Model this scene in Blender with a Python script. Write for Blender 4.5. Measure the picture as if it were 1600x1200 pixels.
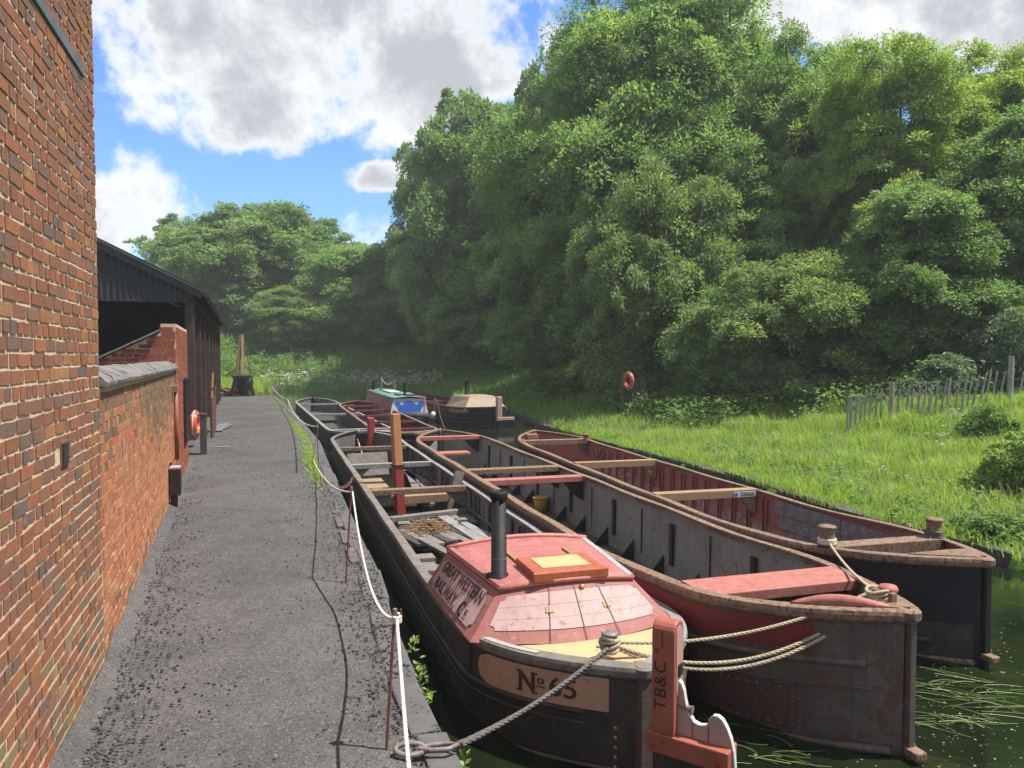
import bpy, bmesh, math, random
import numpy as np
from mathutils import Vector, Matrix
from mathutils.geometry import delaunay_2d_cdt

R = math.radians
SC = bpy.context.scene
COL = SC.collection
for o in list(bpy.data.objects):
    bpy.data.objects.remove(o)

# ------------------------------------------------------------------ camera, light, sky
FPX, HZ, EYE = 1202.0, 557.0, 2.3
PITCH = math.atan((600 - HZ) / FPX)
cam = bpy.data.cameras.new('camera')
cam.sensor_width = 36.0
cam.lens = FPX / 1600 * 36.0
cam.clip_start, cam.clip_end = 0.05, 2000
cam_ob = bpy.data.objects.new('camera', cam)
COL.objects.link(cam_ob)
cam_ob.location = (0, 0, EYE)
cam_ob.rotation_euler = (math.pi / 2 - PITCH, 0, 0)
SC.camera = cam_ob

SUN_EL, SUN_AZ = R(64.5), R(92)          # azimuth clockwise from +Y
SUN_DIR = Vector((math.cos(SUN_EL) * math.sin(SUN_AZ), math.cos(SUN_EL) * math.cos(SUN_AZ), math.sin(SUN_EL)))
sun = bpy.data.lights.new('sun', 'SUN')
sun.energy = 5.0
sun.angle = R(0.5)
sun.color = (1.0, 0.955, 0.88)
sun_ob = bpy.data.objects.new('sun', sun)
COL.objects.link(sun_ob)
sun_ob.location = (20, 0, 40)
sun_ob.rotation_euler = SUN_DIR.to_track_quat('Z', 'Y').to_euler()

SC.view_settings.view_transform = 'Standard'
SC.view_settings.look = 'None'
SC.view_settings.exposure = 0.78
SC.view_settings.gamma = 1
SC.view_settings.use_curve_mapping = False
SC.render.engine = 'CYCLES'
SC.cycles.max_bounces = 10
SC.cycles.diffuse_bounces = 5
SC.cycles.transmission_bounces = 8
SC.cycles.transparent_max_bounces = 8
SC.cycles.sample_clamp_indirect = 6


class NT:
    """small helper for building node trees"""
    def __init__(self, tree):
        self.t = tree
        self.n = tree.nodes
        self.l = tree.links
        self.n.clear()

    def new(self, typ, **kw):
        n = self.n.new(typ)
        for k, v in kw.items():
            setattr(n, k, v)
        return n

    def put(self, sock, v):
        if v is None:
            return
        if isinstance(v, bpy.types.NodeSocket):
            self.l.new(v, sock)
        elif isinstance(v, (tuple, list)):
            d = len(sock.default_value)
            sock.default_value = (tuple(v) + (1.0,))[:d] if len(v) < d else tuple(v)[:d]
        else:
            sock.default_value = v

    def math(self, op, a, b=None, c=None, clamp=False):
        n = self.new('ShaderNodeMath', operation=op, use_clamp=clamp)
        self.put(n.inputs[0], a)
        self.put(n.inputs[1], b)
        self.put(n.inputs[2], c)
        return n.outputs[0]

    def noise(self, vec, scale, detail=4, rough=0.55, dist=0.0):
        n = self.new('ShaderNodeTexNoise')
        self.put(n.inputs['Vector'], vec)
        n.inputs['Scale'].default_value = scale
        n.inputs['Detail'].default_value = detail
        n.inputs['Roughness'].default_value = rough
        n.inputs['Distortion'].default_value = dist
        return n.outputs['Fac']

    def voro(self, vec, scale, feature='F1', out='Distance'):
        n = self.new('ShaderNodeTexVoronoi', feature=feature)
        self.put(n.inputs['Vector'], vec)
        n.inputs['Scale'].default_value = scale
        return n.outputs[out]

    def ramp(self, fac, stops, interp='LINEAR'):
        n = self.new('ShaderNodeValToRGB')
        n.color_ramp.interpolation = interp
        e = n.color_ramp.elements
        while len(e) > 1:
            e.remove(e[-1])
        e[0].position, e[0].color = stops[0][0], tuple(stops[0][1]) + (1,)
        for p, c in stops[1:]:
            q = e.new(p)
            q.color = tuple(c) + (1,)
        self.put(n.inputs[0], fac)
        return n.outputs[0]

    def step(self, v, lo, hi):
        n = self.new('ShaderNodeMapRange', interpolation_type='SMOOTHSTEP')
        self.put(n.inputs['Value'], v)
        n.inputs['From Min'].default_value = lo
        n.inputs['From Max'].default_value = hi
        return n.outputs['Result']

    def mix(self, f, a, b, blend='MIX'):
        n = self.new('ShaderNodeMix', data_type='RGBA', blend_type=blend)
        self.put(n.inputs[0], f)
        self.put(n.inputs[6], a)
        self.put(n.inputs[7], b)
        return n.outputs[2]

    def coord(self, kind='Object', scale=None):
        c = self.new('ShaderNodeTexCoord').outputs[kind]
        if scale is None:
            return c
        m = self.new('ShaderNodeMapping')
        m.inputs['Scale'].default_value = scale
        self.l.new(c, m.inputs['Vector'])
        return m.outputs[0]

    def bump(self, h, strength=0.3, dist=0.02, normal=None):
        n = self.new('ShaderNodeBump')
        n.inputs['Strength'].default_value = strength
        n.inputs['Distance'].default_value = dist
        self.put(n.inputs['Height'], h)
        self.put(n.inputs['Normal'], normal)
        return n.outputs[0]


world = bpy.data.worlds.new('World')
SC.world = world
world.use_nodes = True
w = NT(world.node_tree)
sky = w.new('ShaderNodeTexSky', sky_type='NISHITA')
sky.sun_disc = False
sky.sun_elevation = SUN_EL
sky.sun_rotation = SUN_AZ
sky.altitude = 100
sky.air_density = 1.0
sky.dust_density = 0.6
sky.ozone_density = 1.6
dirv = w.coord('Generated')
sep = w.new('ShaderNodeSeparateXYZ')
w.l.new(dirv, sep.inputs[0])
# cloud positions as directions: east/west slope u and height slope v about the north, fading into open noise elsewhere
yy = w.math('MAXIMUM', sep.outputs[1], 0.05)
cu = w.math('DIVIDE', sep.outputs[0], yy)
cv = w.math('DIVIDE', sep.outputs[2], yy)
n_big = w.noise(dirv, 5.0, 9, 0.62, 0.25)
n_fine = w.noise(dirv, 17.0, 8, 0.6)
turb = w.math('ADD', w.math('MULTIPLY', w.math('SUBTRACT', n_big, 0.5), 2.7), w.math('MULTIPLY', w.math('SUBTRACT', n_fine, 0.5), 1.7))
blobs = [(-0.32, 0.43, 0.34, 0.165), (-0.33, 0.315, 0.17, 0.06), (-0.12, 0.36, 0.15, 0.085), (-0.51, 0.19, 0.105, 0.10),
         (-0.165, 0.231, 0.062, 0.019), (-0.185, 0.155, 0.05, 0.038), (0.62, 0.50, 0.42, 0.17), (-0.95, 0.30, 0.25, 0.15), (1.3, 0.45, 0.5, 0.2)]
dens = None
for (u0, v0, ru, rv) in blobs:
    a = w.math('POWER', w.math('ABSOLUTE', w.math('DIVIDE', w.math('SUBTRACT', cu, u0), ru)), 2.0)
    b = w.math('POWER', w.math('ABSOLUTE', w.math('DIVIDE', w.math('SUBTRACT', cv, v0), rv)), 2.0)
    d = w.math('SUBTRACT', 0.42 if ru < 0.08 else 1.0, w.math('MULTIPLY', w.math('ADD', a, b), 0.45 if ru < 0.08 else 1.0))
    dens = d if dens is None else w.math('MAXIMUM', dens, d)
dens = w.math('MAXIMUM', dens, -1.6)
front = w.step(sep.outputs[1], 0.10, 0.35)
generic = w.math('MULTIPLY', w.math('SUBTRACT', w.noise(dirv, 2.2, 3, 0.5), 0.43), 5.0)
high = w.step(cv, 0.62, 0.9)
sel = w.math('MULTIPLY', front, w.math('SUBTRACT', 1.0, high))
base_d = w.math('ADD', w.math('MULTIPLY', dens, sel), w.math('MULTIPLY', generic, w.math('SUBTRACT', 1.0, sel)))
cloud = w.math('ADD', base_d, turb)
alpha = w.step(cloud, -0.04, 0.50)
thick = w.step(w.math('ADD', base_d, w.math('MULTIPLY', turb, 1.1)), 0.05, 1.0)
sh_n = w.noise(dirv, 6.5, 7, 0.6, 0.3)
grey = w.math('MULTIPLY', thick, w.step(sh_n, 0.25, 0.52))
ccol = w.mix(grey, (4.35, 4.4, 4.45), (2.15, 2.27, 2.45))
skyc = w.mix(1.0, sky.outputs[0], (0.46, 0.66, 0.95), 'MULTIPLY')
final = w.mix(alpha, skyc, ccol)
bg = w.new('ShaderNodeBackground')
w.l.new(final, bg.inputs[0])
bg.inputs[1].default_value = 0.15
wo = w.new('ShaderNodeOutputWorld')
w.l.new(bg.outputs[0], wo.inputs[0])

# ------------------------------------------------------------------ projection helpers (pixels of the 1600 x 1200 photo to points)
CP, SP = math.cos(PITCH), math.sin(PITCH)


def ray(px, py):
    a, b = (px - 800) / FPX, (600 - py) / FPX
    return np.array([a, CP + b * SP, -SP + b * CP])


def P(px, py, z):
    r = ray(px, py)
    return np.array([0, 0, EYE]) + r * ((z - EYE) / r[2])


def D(px, py, y):
    r = ray(px, py)
    return np.array([0, 0, EYE]) + r * (y / r[1])


def proj(q):
    x, y, z = q[0], q[1], q[2] - EYE
    f = y * CP - z * SP
    return 800 + FPX * x / f, 600 - FPX * (y * SP + z * CP) / f


WATER = -0.64
rng = np.random.default_rng(11)
random.seed(5)

# ------------------------------------------------------------------ mesh helpers


def mesh_np(name, verts, faces, attrs=None, smooth=False):
    """faces: list of int arrays (n, k)"""
    me = bpy.data.meshes.new(name)
    verts = np.asarray(verts, np.float32)
    me.vertices.add(len(verts))
    me.vertices.foreach_set('co', verts.ravel())
    loops = np.concatenate([f.ravel() for f in faces]).astype(np.int32)
    sizes = np.concatenate([np.full(len(f), f.shape[1], np.int32) for f in faces])
    me.loops.add(len(loops))
    me.loops.foreach_set('vertex_index', loops)
    me.polygons.add(len(sizes))
    me.polygons.foreach_set('loop_start', np.concatenate([[0], np.cumsum(sizes)[:-1]]).astype(np.int32))
    me.polygons.foreach_set('loop_total', sizes)
    if smooth:
        me.polygons.foreach_set('use_smooth', np.ones(len(sizes), bool))
    me.update(calc_edges=True)
    for k, v in (attrs or {}).items():
        a = me.attributes.new(k, 'FLOAT', 'FACE')
        a.data.foreach_set('value', np.asarray(v, np.float32))
    return me


class MB:
    def __init__(self):
        self.v, self.f, self.r = [], [], []

    def add(self, vs, fs, rnd=0.0):
        b = len(self.v)
        self.v += [tuple(float(c) for c in p) for p in vs]
        self.f += [tuple(i + b for i in f) for f in fs]
        self.r += [rnd] * len(fs)
        return self

    def box(self, c, s, rz=0.0, m=None, rnd=0.0):
        hx, hy, hz = s[0] / 2, s[1] / 2, s[2] / 2
        vs = [Vector((x, y, z)) for z in (-hz, hz) for (x, y) in ((-hx, -hy), (hx, -hy), (hx, hy), (-hx, hy))]
        M = m if m is not None else Matrix.Rotation(rz, 3, 'Z')
        vs = [M @ v + Vector(c) for v in vs]
        return self.add(vs, [(0, 3, 2, 1), (4, 5, 6, 7), (0, 1, 5, 4), (1, 2, 6, 5), (2, 3, 7, 6), (3, 0, 4, 7)], rnd)

    def bar(self, a, b, wd, ht, up=(0, 0, 1)):
        """a box from a to b, wd wide and ht high"""
        a, b = Vector(a), Vector(b)
        d = (b - a)
        L = d.length
        d.normalize()
        s = d.cross(Vector(up)).normalized()
        u = s.cross(d).normalized()
        vs = []
        for e in (a, b):
            for (i, j) in ((-1, -1), (1, -1), (1, 1), (-1, 1)):
                vs.append(e + s * (i * wd / 2) + u * (j * ht / 2))
        return self.add(vs, [(0, 1, 2, 3), (7, 6, 5, 4), (0, 4, 5, 1), (1, 5, 6, 2), (2, 6, 7, 3), (3, 7, 4, 0)])

    def hexa(self, bot, top):
        n = len(bot)
        vs = list(bot) + list(top)
        fs = [tuple(range(n - 1, -1, -1)), tuple(range(n, 2 * n))] + [(i, (i + 1) % n, n + (i + 1) % n, n + i) for i in range(n)]
        return self.add(vs, fs)

    def tube(self, pts, r, n=8, cap=True):
        pts = [Vector(p) for p in pts]
        rr = r if isinstance(r, (list, tuple)) else [r] * len(pts)
        vs, fs = [], []
        ref = None
        for i, p in enumerate(pts):
            t = (pts[min(i + 1, len(pts) - 1)] - pts[max(i - 1, 0)])
            if t.length < 1e-9:
                t = Vector((0, 0, 1))
            t.normalize()
            if ref is None:
                ref = t.orthogonal().normalized()
            s = (ref - t * ref.dot(t))
            if s.length < 1e-6:
                s = t.orthogonal()
            s.normalize()
            ref = s
            u = t.cross(s)
            for k in range(n):
                a = 2 * math.pi * k / n
                vs.append(p + (s * math.cos(a) + u * math.sin(a)) * rr[i])
        for i in range(len(pts) - 1):
            for k in range(n):
                fs.append((i * n + k, i * n + (k + 1) % n, (i + 1) * n + (k + 1) % n, (i + 1) * n + k))
        if cap:
            fs.append(tuple(range(n - 1, -1, -1)))
            fs.append(tuple(range((len(pts) - 1) * n, len(pts) * n)))
        return self.add(vs, fs)

    def lathe(self, c, prof, n=20):
        c = Vector(c)
        vs, fs = [], []
        for (r, z) in prof:
            for k in range(n):
                a = 2 * math.pi * k / n
                vs.append(c + Vector((r * math.cos(a), r * math.sin(a), z)))
        for i in range(len(prof) - 1):
            for k in range(n):
                fs.append((i * n + k, i * n + (k + 1) % n, (i + 1) * n + (k + 1) % n, (i + 1) * n + k))
        fs.append(tuple(range(n - 1, -1, -1)))
        fs.append(tuple(range((len(prof) - 1) * n, len(prof) * n)))
        return self.add(vs, fs)

    def grid(self, rows):
        """rows of equal length lists of points"""
        n, m = len(rows), len(rows[0])
        vs = [p for r in rows for p in r]
        fs = [(i * m + j, i * m + j + 1, (i + 1) * m + j + 1, (i + 1) * m + j) for i in range(n - 1) for j in range(m - 1)]
        return self.add(vs, fs)

    def mesh(self, name, smooth=False):
        me = bpy.data.meshes.new(name)
        me.from_pydata(self.v, [], self.f)
        bm = bmesh.new()
        bm.from_mesh(me)
        bmesh.ops.recalc_face_normals(bm, faces=bm.faces)
        bm.to_mesh(me)
        bm.free()
        if any(self.r):
            a = me.attributes.new('rnd', 'FLOAT', 'FACE')
            a.data.foreach_set('value', self.r)
        if smooth:
            for p in me.polygons:
                p.use_smooth = True
        return me


def put(name, me, mat, parent=None, smooth=False, bevel=0.0, **props):
    if isinstance(me, MB):
        me = me.mesh(name, smooth)
    o = bpy.data.objects.new(name, me)
    COL.objects.link(o)
    if mat is not None and not me.materials:
        me.materials.append(mat)
    if parent is not None:
        o.parent = parent
    if bevel:
        m = o.modifiers.new('edge', 'BEVEL')
        m.width = bevel
        m.segments = 2
        m.limit_method = 'ANGLE'
        m.angle_limit = R(40)
    for k, v in props.items():
        o[k] = v
    return o


def empty(name, loc, rz=0.0, label=None, category=None, group=None):
    o = bpy.data.objects.new(name, None)
    COL.objects.link(o)
    o.location = loc
    o.rotation_euler = (0, 0, rz)
    o.empty_display_size = 0.2
    tag(o, label, category, group)
    return o


def tag(o, label=None, category=None, group=None, kind=None):
    if label:
        o['label'] = label
    if category:
        o['category'] = category
    if group:
        o['group'] = group
    if kind:
        o['kind'] = kind
    return o


def text_geo(txt, size, bold=0.0, space=1.0):
    c = bpy.data.curves.new('lettering', 'FONT')
    c.body = txt
    c.size = size
    c.offset = bold
    c.space_character = space
    c.align_x = 'CENTER'
    c.align_y = 'CENTER'
    c.resolution_u = 3
    o = bpy.data.objects.new('lettering', c)
    COL.objects.link(o)
    dg = bpy.context.evaluated_depsgraph_get()
    me = o.evaluated_get(dg).to_mesh()
    vs = [(v.co.x, v.co.y) for v in me.vertices]
    fs = [tuple(p.vertices) for p in me.polygons]
    o.evaluated_get(dg).to_mesh_clear()
    bpy.data.objects.remove(o)
    bpy.data.curves.remove(c)
    return vs, fs


# ------------------------------------------------------------------ materials


def new_mat(name):
    m = bpy.data.materials.new(name)
    m.use_nodes = True
    return m, NT(m.node_tree)


def finish(m, n, col, rough=0.7, normal=None, metallic=0.0, spec=0.4):
    b = n.new('ShaderNodeBsdfPrincipled')
    n.put(b.inputs['Base Color'], col)
    n.put(b.inputs['Roughness'], rough)
    n.put(b.inputs['Normal'], normal)
    b.inputs['Metallic'].default_value = metallic
    b.inputs['Specular IOR Level'].default_value = spec
    o = n.new('ShaderNodeOutputMaterial')
    n.l.new(b.outputs[0], o.inputs[0])
    return m


ALB = 0.66


def weathered(name, c1, c2, c3=None, amount=0.5, scale=6.0, rough=0.65, bump=0.25, streak=0.0, spec=0.4, fine=60.0):
    """two worn tones, a third one showing through in patches, vertical streaks and a fine grain"""
    m, n = new_mat(name)
    c1, c2, c3 = [None if c is None else tuple(v * ALB for v in c) for c in (c1, c2, c3)]
    co = n.coord('Object')
    big = n.noise(co, scale, 6, 0.6, 0.2)
    small = n.noise(co, fine, 4, 0.6)
    col = n.mix(n.step(big, 0.35, 0.65), c1, c2)
    if c3 is not None:
        pt = n.noise(co, scale * 2.3, 8, 0.68, 0.4)
        col = n.mix(n.step(pt, 0.70 - 0.3 * amount, 0.76 - 0.26 * amount), col, c3)
    if streak:
        st = n.noise(n.coord('Object', (9, 9, 0.8)), 3.0, 5, 0.6)
        col = n.mix(n.math('MULTIPLY', n.step(st, 0.45, 0.75), streak), col, tuple(x * 0.45 for x in c2))
    col = n.mix(n.math('MULTIPLY', n.math('SUBTRACT', small, 0.5), 0.5, clamp=True), col, tuple(min(1, x * 1.6 + 0.02) for x in c1))
    h = n.math('ADD', n.math('MULTIPLY', small, 0.5), big)
    rg = n.math('ADD', rough - 0.12, n.math('MULTIPLY', big, 0.24))
    return finish(m, n, col, rg, n.bump(h, bump, 0.012), 0.0, spec)


M = {}
M['hull_dark'] = weathered('hull_dark_iron', (0.042, 0.035, 0.031), (0.080, 0.062, 0.049), (0.125, 0.072, 0.045), 0.48, 4, 0.62, 0.55, 0.6)
M['hull_black'] = weathered('hull_black_tar', (0.012, 0.012, 0.016), (0.022, 0.021, 0.024), (0.06, 0.05, 0.04), 0.25, 5, 0.5, 0.4)
M['hull_grey'] = weathered('hull_grey_iron', (0.115, 0.088, 0.070), (0.175, 0.140, 0.115), (0.165, 0.072, 0.046), 0.66, 3.6, 0.65, 0.6, 0.65)
M['inner_grey'] = weathered('inner_grey_iron', (0.28, 0.265, 0.24), (0.35, 0.335, 0.305), (0.27, 0.165, 0.095), 0.42, 2.2, 0.7, 0.3, 0.5)
M['inner_dark'] = weathered('inner_dark_iron', (0.14, 0.138, 0.132), (0.21, 0.205, 0.19), (0.16, 0.10, 0.065), 0.4, 2.6, 0.65, 0.35, 0.6)
M['inner_red'] = weathered('inner_red_iron', (0.46, 0.145, 0.115), (0.38, 0.145, 0.118), (0.26, 0.185, 0.155), 0.5, 2.4, 0.65, 0.3, 0.5)
M['bare_red'] = weathered('flaking_red_iron', (0.42, 0.30, 0.26), (0.32, 0.16, 0.13), (0.50, 0.43, 0.39), 0.6, 4.0, 0.75, 0.35, 0.4)
M['rust_plate'] = weathered('rust_brown_plate', (0.155, 0.060, 0.048), (0.105, 0.062, 0.052), (0.19, 0.11, 0.075), 0.45, 6, 0.65, 0.4, 0.3)
M['maroon'] = weathered('maroon_paint', (0.16, 0.03, 0.035), (0.20, 0.045, 0.045), (0.10, 0.05, 0.04), 0.35, 4, 0.6, 0.2, 0.2)
M['rail_rust'] = weathered('rust_rail', (0.255, 0.16, 0.098), (0.33, 0.225, 0.145), (0.14, 0.072, 0.043), 0.66, 10, 0.75, 0.5)
M['rail_grey'] = weathered('worn_grey_rail', (0.19, 0.17, 0.145), (0.26, 0.24, 0.20), (0.22, 0.12, 0.075), 0.5, 6, 0.7, 0.5)
M['rail_pale'] = weathered('pale_rail', (0.36, 0.355, 0.34), (0.28, 0.265, 0.25), (0.26, 0.16, 0.11), 0.45, 6, 0.6, 0.4)
M['strap_black'] = weathered('black_iron_strap', (0.016, 0.016, 0.019), (0.030, 0.028, 0.029), (0.06, 0.04, 0.03), 0.35, 12, 0.5, 0.3)
M['red_plank'] = weathered('red_painted_plank', (0.45, 0.14, 0.105), (0.53, 0.20, 0.155), (0.36, 0.25, 0.21), 0.48, 11, 0.65, 0.25)
M['red_panel'] = weathered('crimson_panel', (0.25, 0.026, 0.028), (0.20, 0.03, 0.032), (0.11, 0.045, 0.04), 0.36, 5, 0.55, 0.25)
M['rust_floor'] = weathered('rusty_floor', (0.10, 0.062, 0.042), (0.15, 0.10, 0.068), (0.06, 0.045, 0.035), 0.5, 5, 0.8, 0.5)
M['pink'] = weathered('pink_cabin_paint', (0.58, 0.375, 0.345), (0.66, 0.45, 0.415), (0.40, 0.225, 0.205), 0.40, 6, 0.62, 0.25, 0.42, fine=120)
M['board_line'] = weathered('board_joint_line', (0.44, 0.26, 0.24), (0.50, 0.31, 0.29), None, 0, 6, 0.6, 0.1)  # darker pink for the faint lines between the cabin boards
M['rose'] = weathered('rose_cabin_trim', (0.38, 0.135, 0.11), (0.44, 0.17, 0.14), (0.50, 0.27, 0.23), 0.36, 7, 0.62, 0.2, 0.3)
M['roof_red'] = weathered('red_cabin_roof', (0.47, 0.15, 0.125), (0.56, 0.20, 0.165), (0.64, 0.44, 0.40), 0.38, 9, 0.55, 0.25)
M['orange'] = weathered('orange_red_paint', (0.46, 0.115, 0.052), (0.53, 0.155, 0.07), (0.34, 0.09, 0.055), 0.4, 8, 0.55, 0.18, 0.25)
M['post_red'] = weathered('brick_red_paint', (0.43, 0.115, 0.075), (0.49, 0.145, 0.095), (0.33, 0.08, 0.06), 0.3, 6, 0.5, 0.15)
M['post_red2'] = weathered('deep_red_paint', (0.42, 0.055, 0.045), (0.36, 0.05, 0.042), (0.25, 0.05, 0.04), 0.3, 6, 0.5, 0.15)
M['mast_orange'] = weathered('orange_mast_paint', (0.60, 0.255, 0.10), (0.64, 0.30, 0.13), (0.50, 0.17, 0.08), 0.35, 5, 0.55, 0.15, 0.2)
M['yellow'] = weathered('cream_yellow_paint', (0.69, 0.45, 0.215), (0.73, 0.50, 0.25), (0.50, 0.31, 0.16), 0.36, 5, 0.6, 0.12)
M['peach'] = weathered('peach_name_panel', (0.66, 0.36, 0.235), (0.70, 0.40, 0.25), (0.42, 0.20, 0.14), 0.38, 6, 0.55, 0.12, 0.15)
M['flake'] = weathered('flaking_white_blue', (0.50, 0.54, 0.55), (0.50, 0.33, 0.28), (0.30, 0.40, 0.42), 0.6, 22, 0.7, 0.3)
M['pale_pink'] = weathered('pale_pink_paint', (0.60, 0.37, 0.30), (0.55, 0.33, 0.27), (0.36, 0.26, 0.19), 0.3, 9, 0.6, 0.2)
M['white'] = weathered('white_paint', (0.78, 0.76, 0.72), (0.72, 0.70, 0.66), None, 0, 6, 0.55, 0.1)
M['letter'] = weathered('maroon_lettering', (0.055, 0.012, 0.016), (0.085, 0.022, 0.024), None, 0, 20, 0.6, 0.05)
M['letter_faint'] = weathered('worn_lettering', (0.34, 0.19, 0.19), (0.43, 0.26, 0.255), None, 0, 20, 0.6, 0.05)
M['letter_brown'] = weathered('brown_lettering', (0.065, 0.022, 0.016), (0.12, 0.04, 0.025), (0.4, 0.2, 0.13), 0.28, 16, 0.6, 0.05)
M['letter_black'] = weathered('black_lettering', (0.02, 0.016, 0.016), (0.03, 0.024, 0.022), None, 0, 20, 0.6, 0.05)
M['chimney'] = weathered('black_stovepipe', (0.010, 0.010, 0.011), (0.016, 0.015, 0.016), (0.07, 0.05, 0.04), 0.15, 14, 0.6, 0.15, 0.0, 0.25)
M['old_wood'] = weathered('weathered_timber', (0.20, 0.175, 0.15), (0.27, 0.245, 0.215), (0.15, 0.115, 0.085), 0.5, 6, 0.8, 0.4)
M['wet_wood'] = weathered('slimy_timber', (0.055, 0.05, 0.042), (0.095, 0.085, 0.066), (0.05, 0.062, 0.035), 0.5, 5, 0.6, 0.4)
M['tan_wood'] = weathered('tan_timber', (0.42, 0.27, 0.14), (0.36, 0.235, 0.13), (0.24, 0.17, 0.11), 0.4, 6, 0.75, 0.35)
M['black_wood'] = weathered('charred_boards', (0.15, 0.15, 0.15), (0.23, 0.23, 0.225), (0.48, 0.48, 0.47), 0.40, 7, 0.75, 0.5)
M['brass'] = finish(*new_mat('brass'), (0.6, 0.42, 0.14), 0.35, None, 0.8)
M['hinge'] = weathered('painted_hinge', (0.50, 0.32, 0.22), (0.56, 0.38, 0.28), None, 0, 20, 0.5, 0.1)
M['steel'] = weathered('galvanised_ring', (0.30, 0.26, 0.24), (0.22, 0.17, 0.15), (0.2, 0.1, 0.07), 0.5, 20, 0.5, 0.2)
M['rust_pin'] = weathered('rusty_pin', (0.17, 0.07, 0.045), (0.24, 0.105, 0.07), (0.1, 0.05, 0.04), 0.4, 20, 0.8, 0.3)
M['bucket'] = weathered('yellow_plastic', (0.70, 0.43, 0.03), (0.64, 0.38, 0.03), (0.3, 0.2, 0.05), 0.3, 9, 0.4, 0.05)
M['buoy'] = weathered('orange_lifebuoy', (0.75, 0.12, 0.03), (0.68, 0.10, 0.03), None, 0, 9, 0.45, 0.05)
M['blue'] = weathered('cobalt_paint', (0.02, 0.12, 0.55), (0.03, 0.15, 0.62), None, 0, 9, 0.45, 0.05)
M['cabin_red'] = weathered('faded_red_cabin', (0.46, 0.13, 0.08), (0.52, 0.17, 0.11), (0.5, 0.25, 0.19), 0.3, 4, 0.55, 0.1)
M['cabin_white'] = weathered('white_cabin', (0.66, 0.68, 0.70), (0.60, 0.63, 0.66), None, 0, 4, 0.5, 0.1)
M['green_roof'] = weathered('green_cabin_roof', (0.12, 0.27, 0.22), (0.18, 0.33, 0.27), (0.5, 0.55, 0.52), 0.4, 3, 0.55, 0.15)
M['plate'] = weathered('licence_plate', (0.72, 0.75, 0.78), (0.66, 0.70, 0.74), None, 0, 9, 0.5, 0.05)
M['canvas'] = weathered('black_canvas', (0.045, 0.045, 0.05), (0.075, 0.075, 0.08), None, 0, 6, 0.7, 0.3)
M['tan_cabin'] = weathered('tan_cabin_paint', (0.36, 0.26, 0.165), (0.42, 0.315, 0.21), (0.22, 0.13, 0.08), 0.45, 4, 0.65, 0.3, 0.5)
M['pitch'] = weathered('pitch_roof', (0.030, 0.030, 0.034), (0.045, 0.045, 0.05), None, 0, 3, 0.55, 0.15)
M['shed_clad'] = weathered('dark_corrugated', (0.020, 0.022, 0.030), (0.033, 0.036, 0.046), (0.06, 0.05, 0.05), 0.25, 2, 0.55, 0.1, 0.3)
M['shed_post'] = weathered('rust_brown_post', (0.050, 0.026, 0.021), (0.090, 0.050, 0.040), (0.13, 0.085, 0.06), 0.35, 3, 0.75, 0.3, 0.4)
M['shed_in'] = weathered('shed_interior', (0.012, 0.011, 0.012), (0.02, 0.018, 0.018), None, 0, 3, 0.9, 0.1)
M['stone'] = weathered('grey_coping_stone', (0.105, 0.10, 0.097), (0.15, 0.142, 0.136), (0.19, 0.145, 0.13), 0.40, 5, 0.85, 0.6)
M['stone_pink'] = weathered('pink_coping_brick', (0.15, 0.115, 0.108), (0.19, 0.145, 0.135), (0.11, 0.103, 0.10), 0.6, 7, 0.85, 0.6)
M['bank_stone'] = weathered('bank_stone', (0.075, 0.065, 0.056), (0.12, 0.105, 0.09), (0.06, 0.075, 0.035), 0.45, 5, 0.85, 0.7)
M['slate'] = weathered('slate_coping', (0.20, 0.185, 0.17), (0.28, 0.26, 0.235), (0.36, 0.30, 0.24), 0.35, 10, 0.7, 0.4)
M['air_grille'] = weathered('dark_air_brick', (0.05, 0.045, 0.045), (0.07, 0.06, 0.055), None, 0, 9, 0.8, 0.2)
M['strap_blue'] = weathered('blue_grey_iron_band', (0.125, 0.15, 0.165), (0.17, 0.195, 0.21), (0.12, 0.08, 0.06), 0.3, 6, 0.65, 0.2)
M['pipe'] = weathered('rust_red_downpipe', (0.30, 0.105, 0.055), (0.36, 0.14, 0.08), (0.18, 0.08, 0.05), 0.3, 8, 0.6, 0.15)
M['blackbox'] = weathered('black_box', (0.022, 0.017, 0.018), (0.034, 0.026, 0.026), None, 0, 9, 0.6, 0.15)
M['fence'] = weathered('silvered_chestnut', (0.33, 0.31, 0.28), (0.43, 0.40, 0.36), (0.17, 0.15, 0.13), 0.4, 8, 0.85, 0.4)
M['bark'] = weathered('bark', (0.095, 0.085, 0.070), (0.15, 0.135, 0.115), (0.06, 0.075, 0.04), 0.35, 5, 0.9, 0.8)
M['bark_pale'] = weathered('pale_bark', (0.17, 0.16, 0.14), (0.11, 0.10, 0.085), (0.08, 0.095, 0.05), 0.4, 5, 0.9, 0.6)
M['sheet_grey'] = weathered('grey_sheets', (0.22, 0.23, 0.235), (0.17, 0.18, 0.185), None, 0, 5, 0.6, 0.1)
M['sign_dark'] = weathered('dark_notice', (0.035, 0.03, 0.035), (0.05, 0.04, 0.04), (0.3, 0.22, 0.2), 0.35, 16, 0.5, 0.1)
M['green_tank'] = weathered('dark_green_paint', (0.02, 0.05, 0.035), (0.03, 0.06, 0.04), None, 0, 9, 0.5, 0.1)


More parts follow.
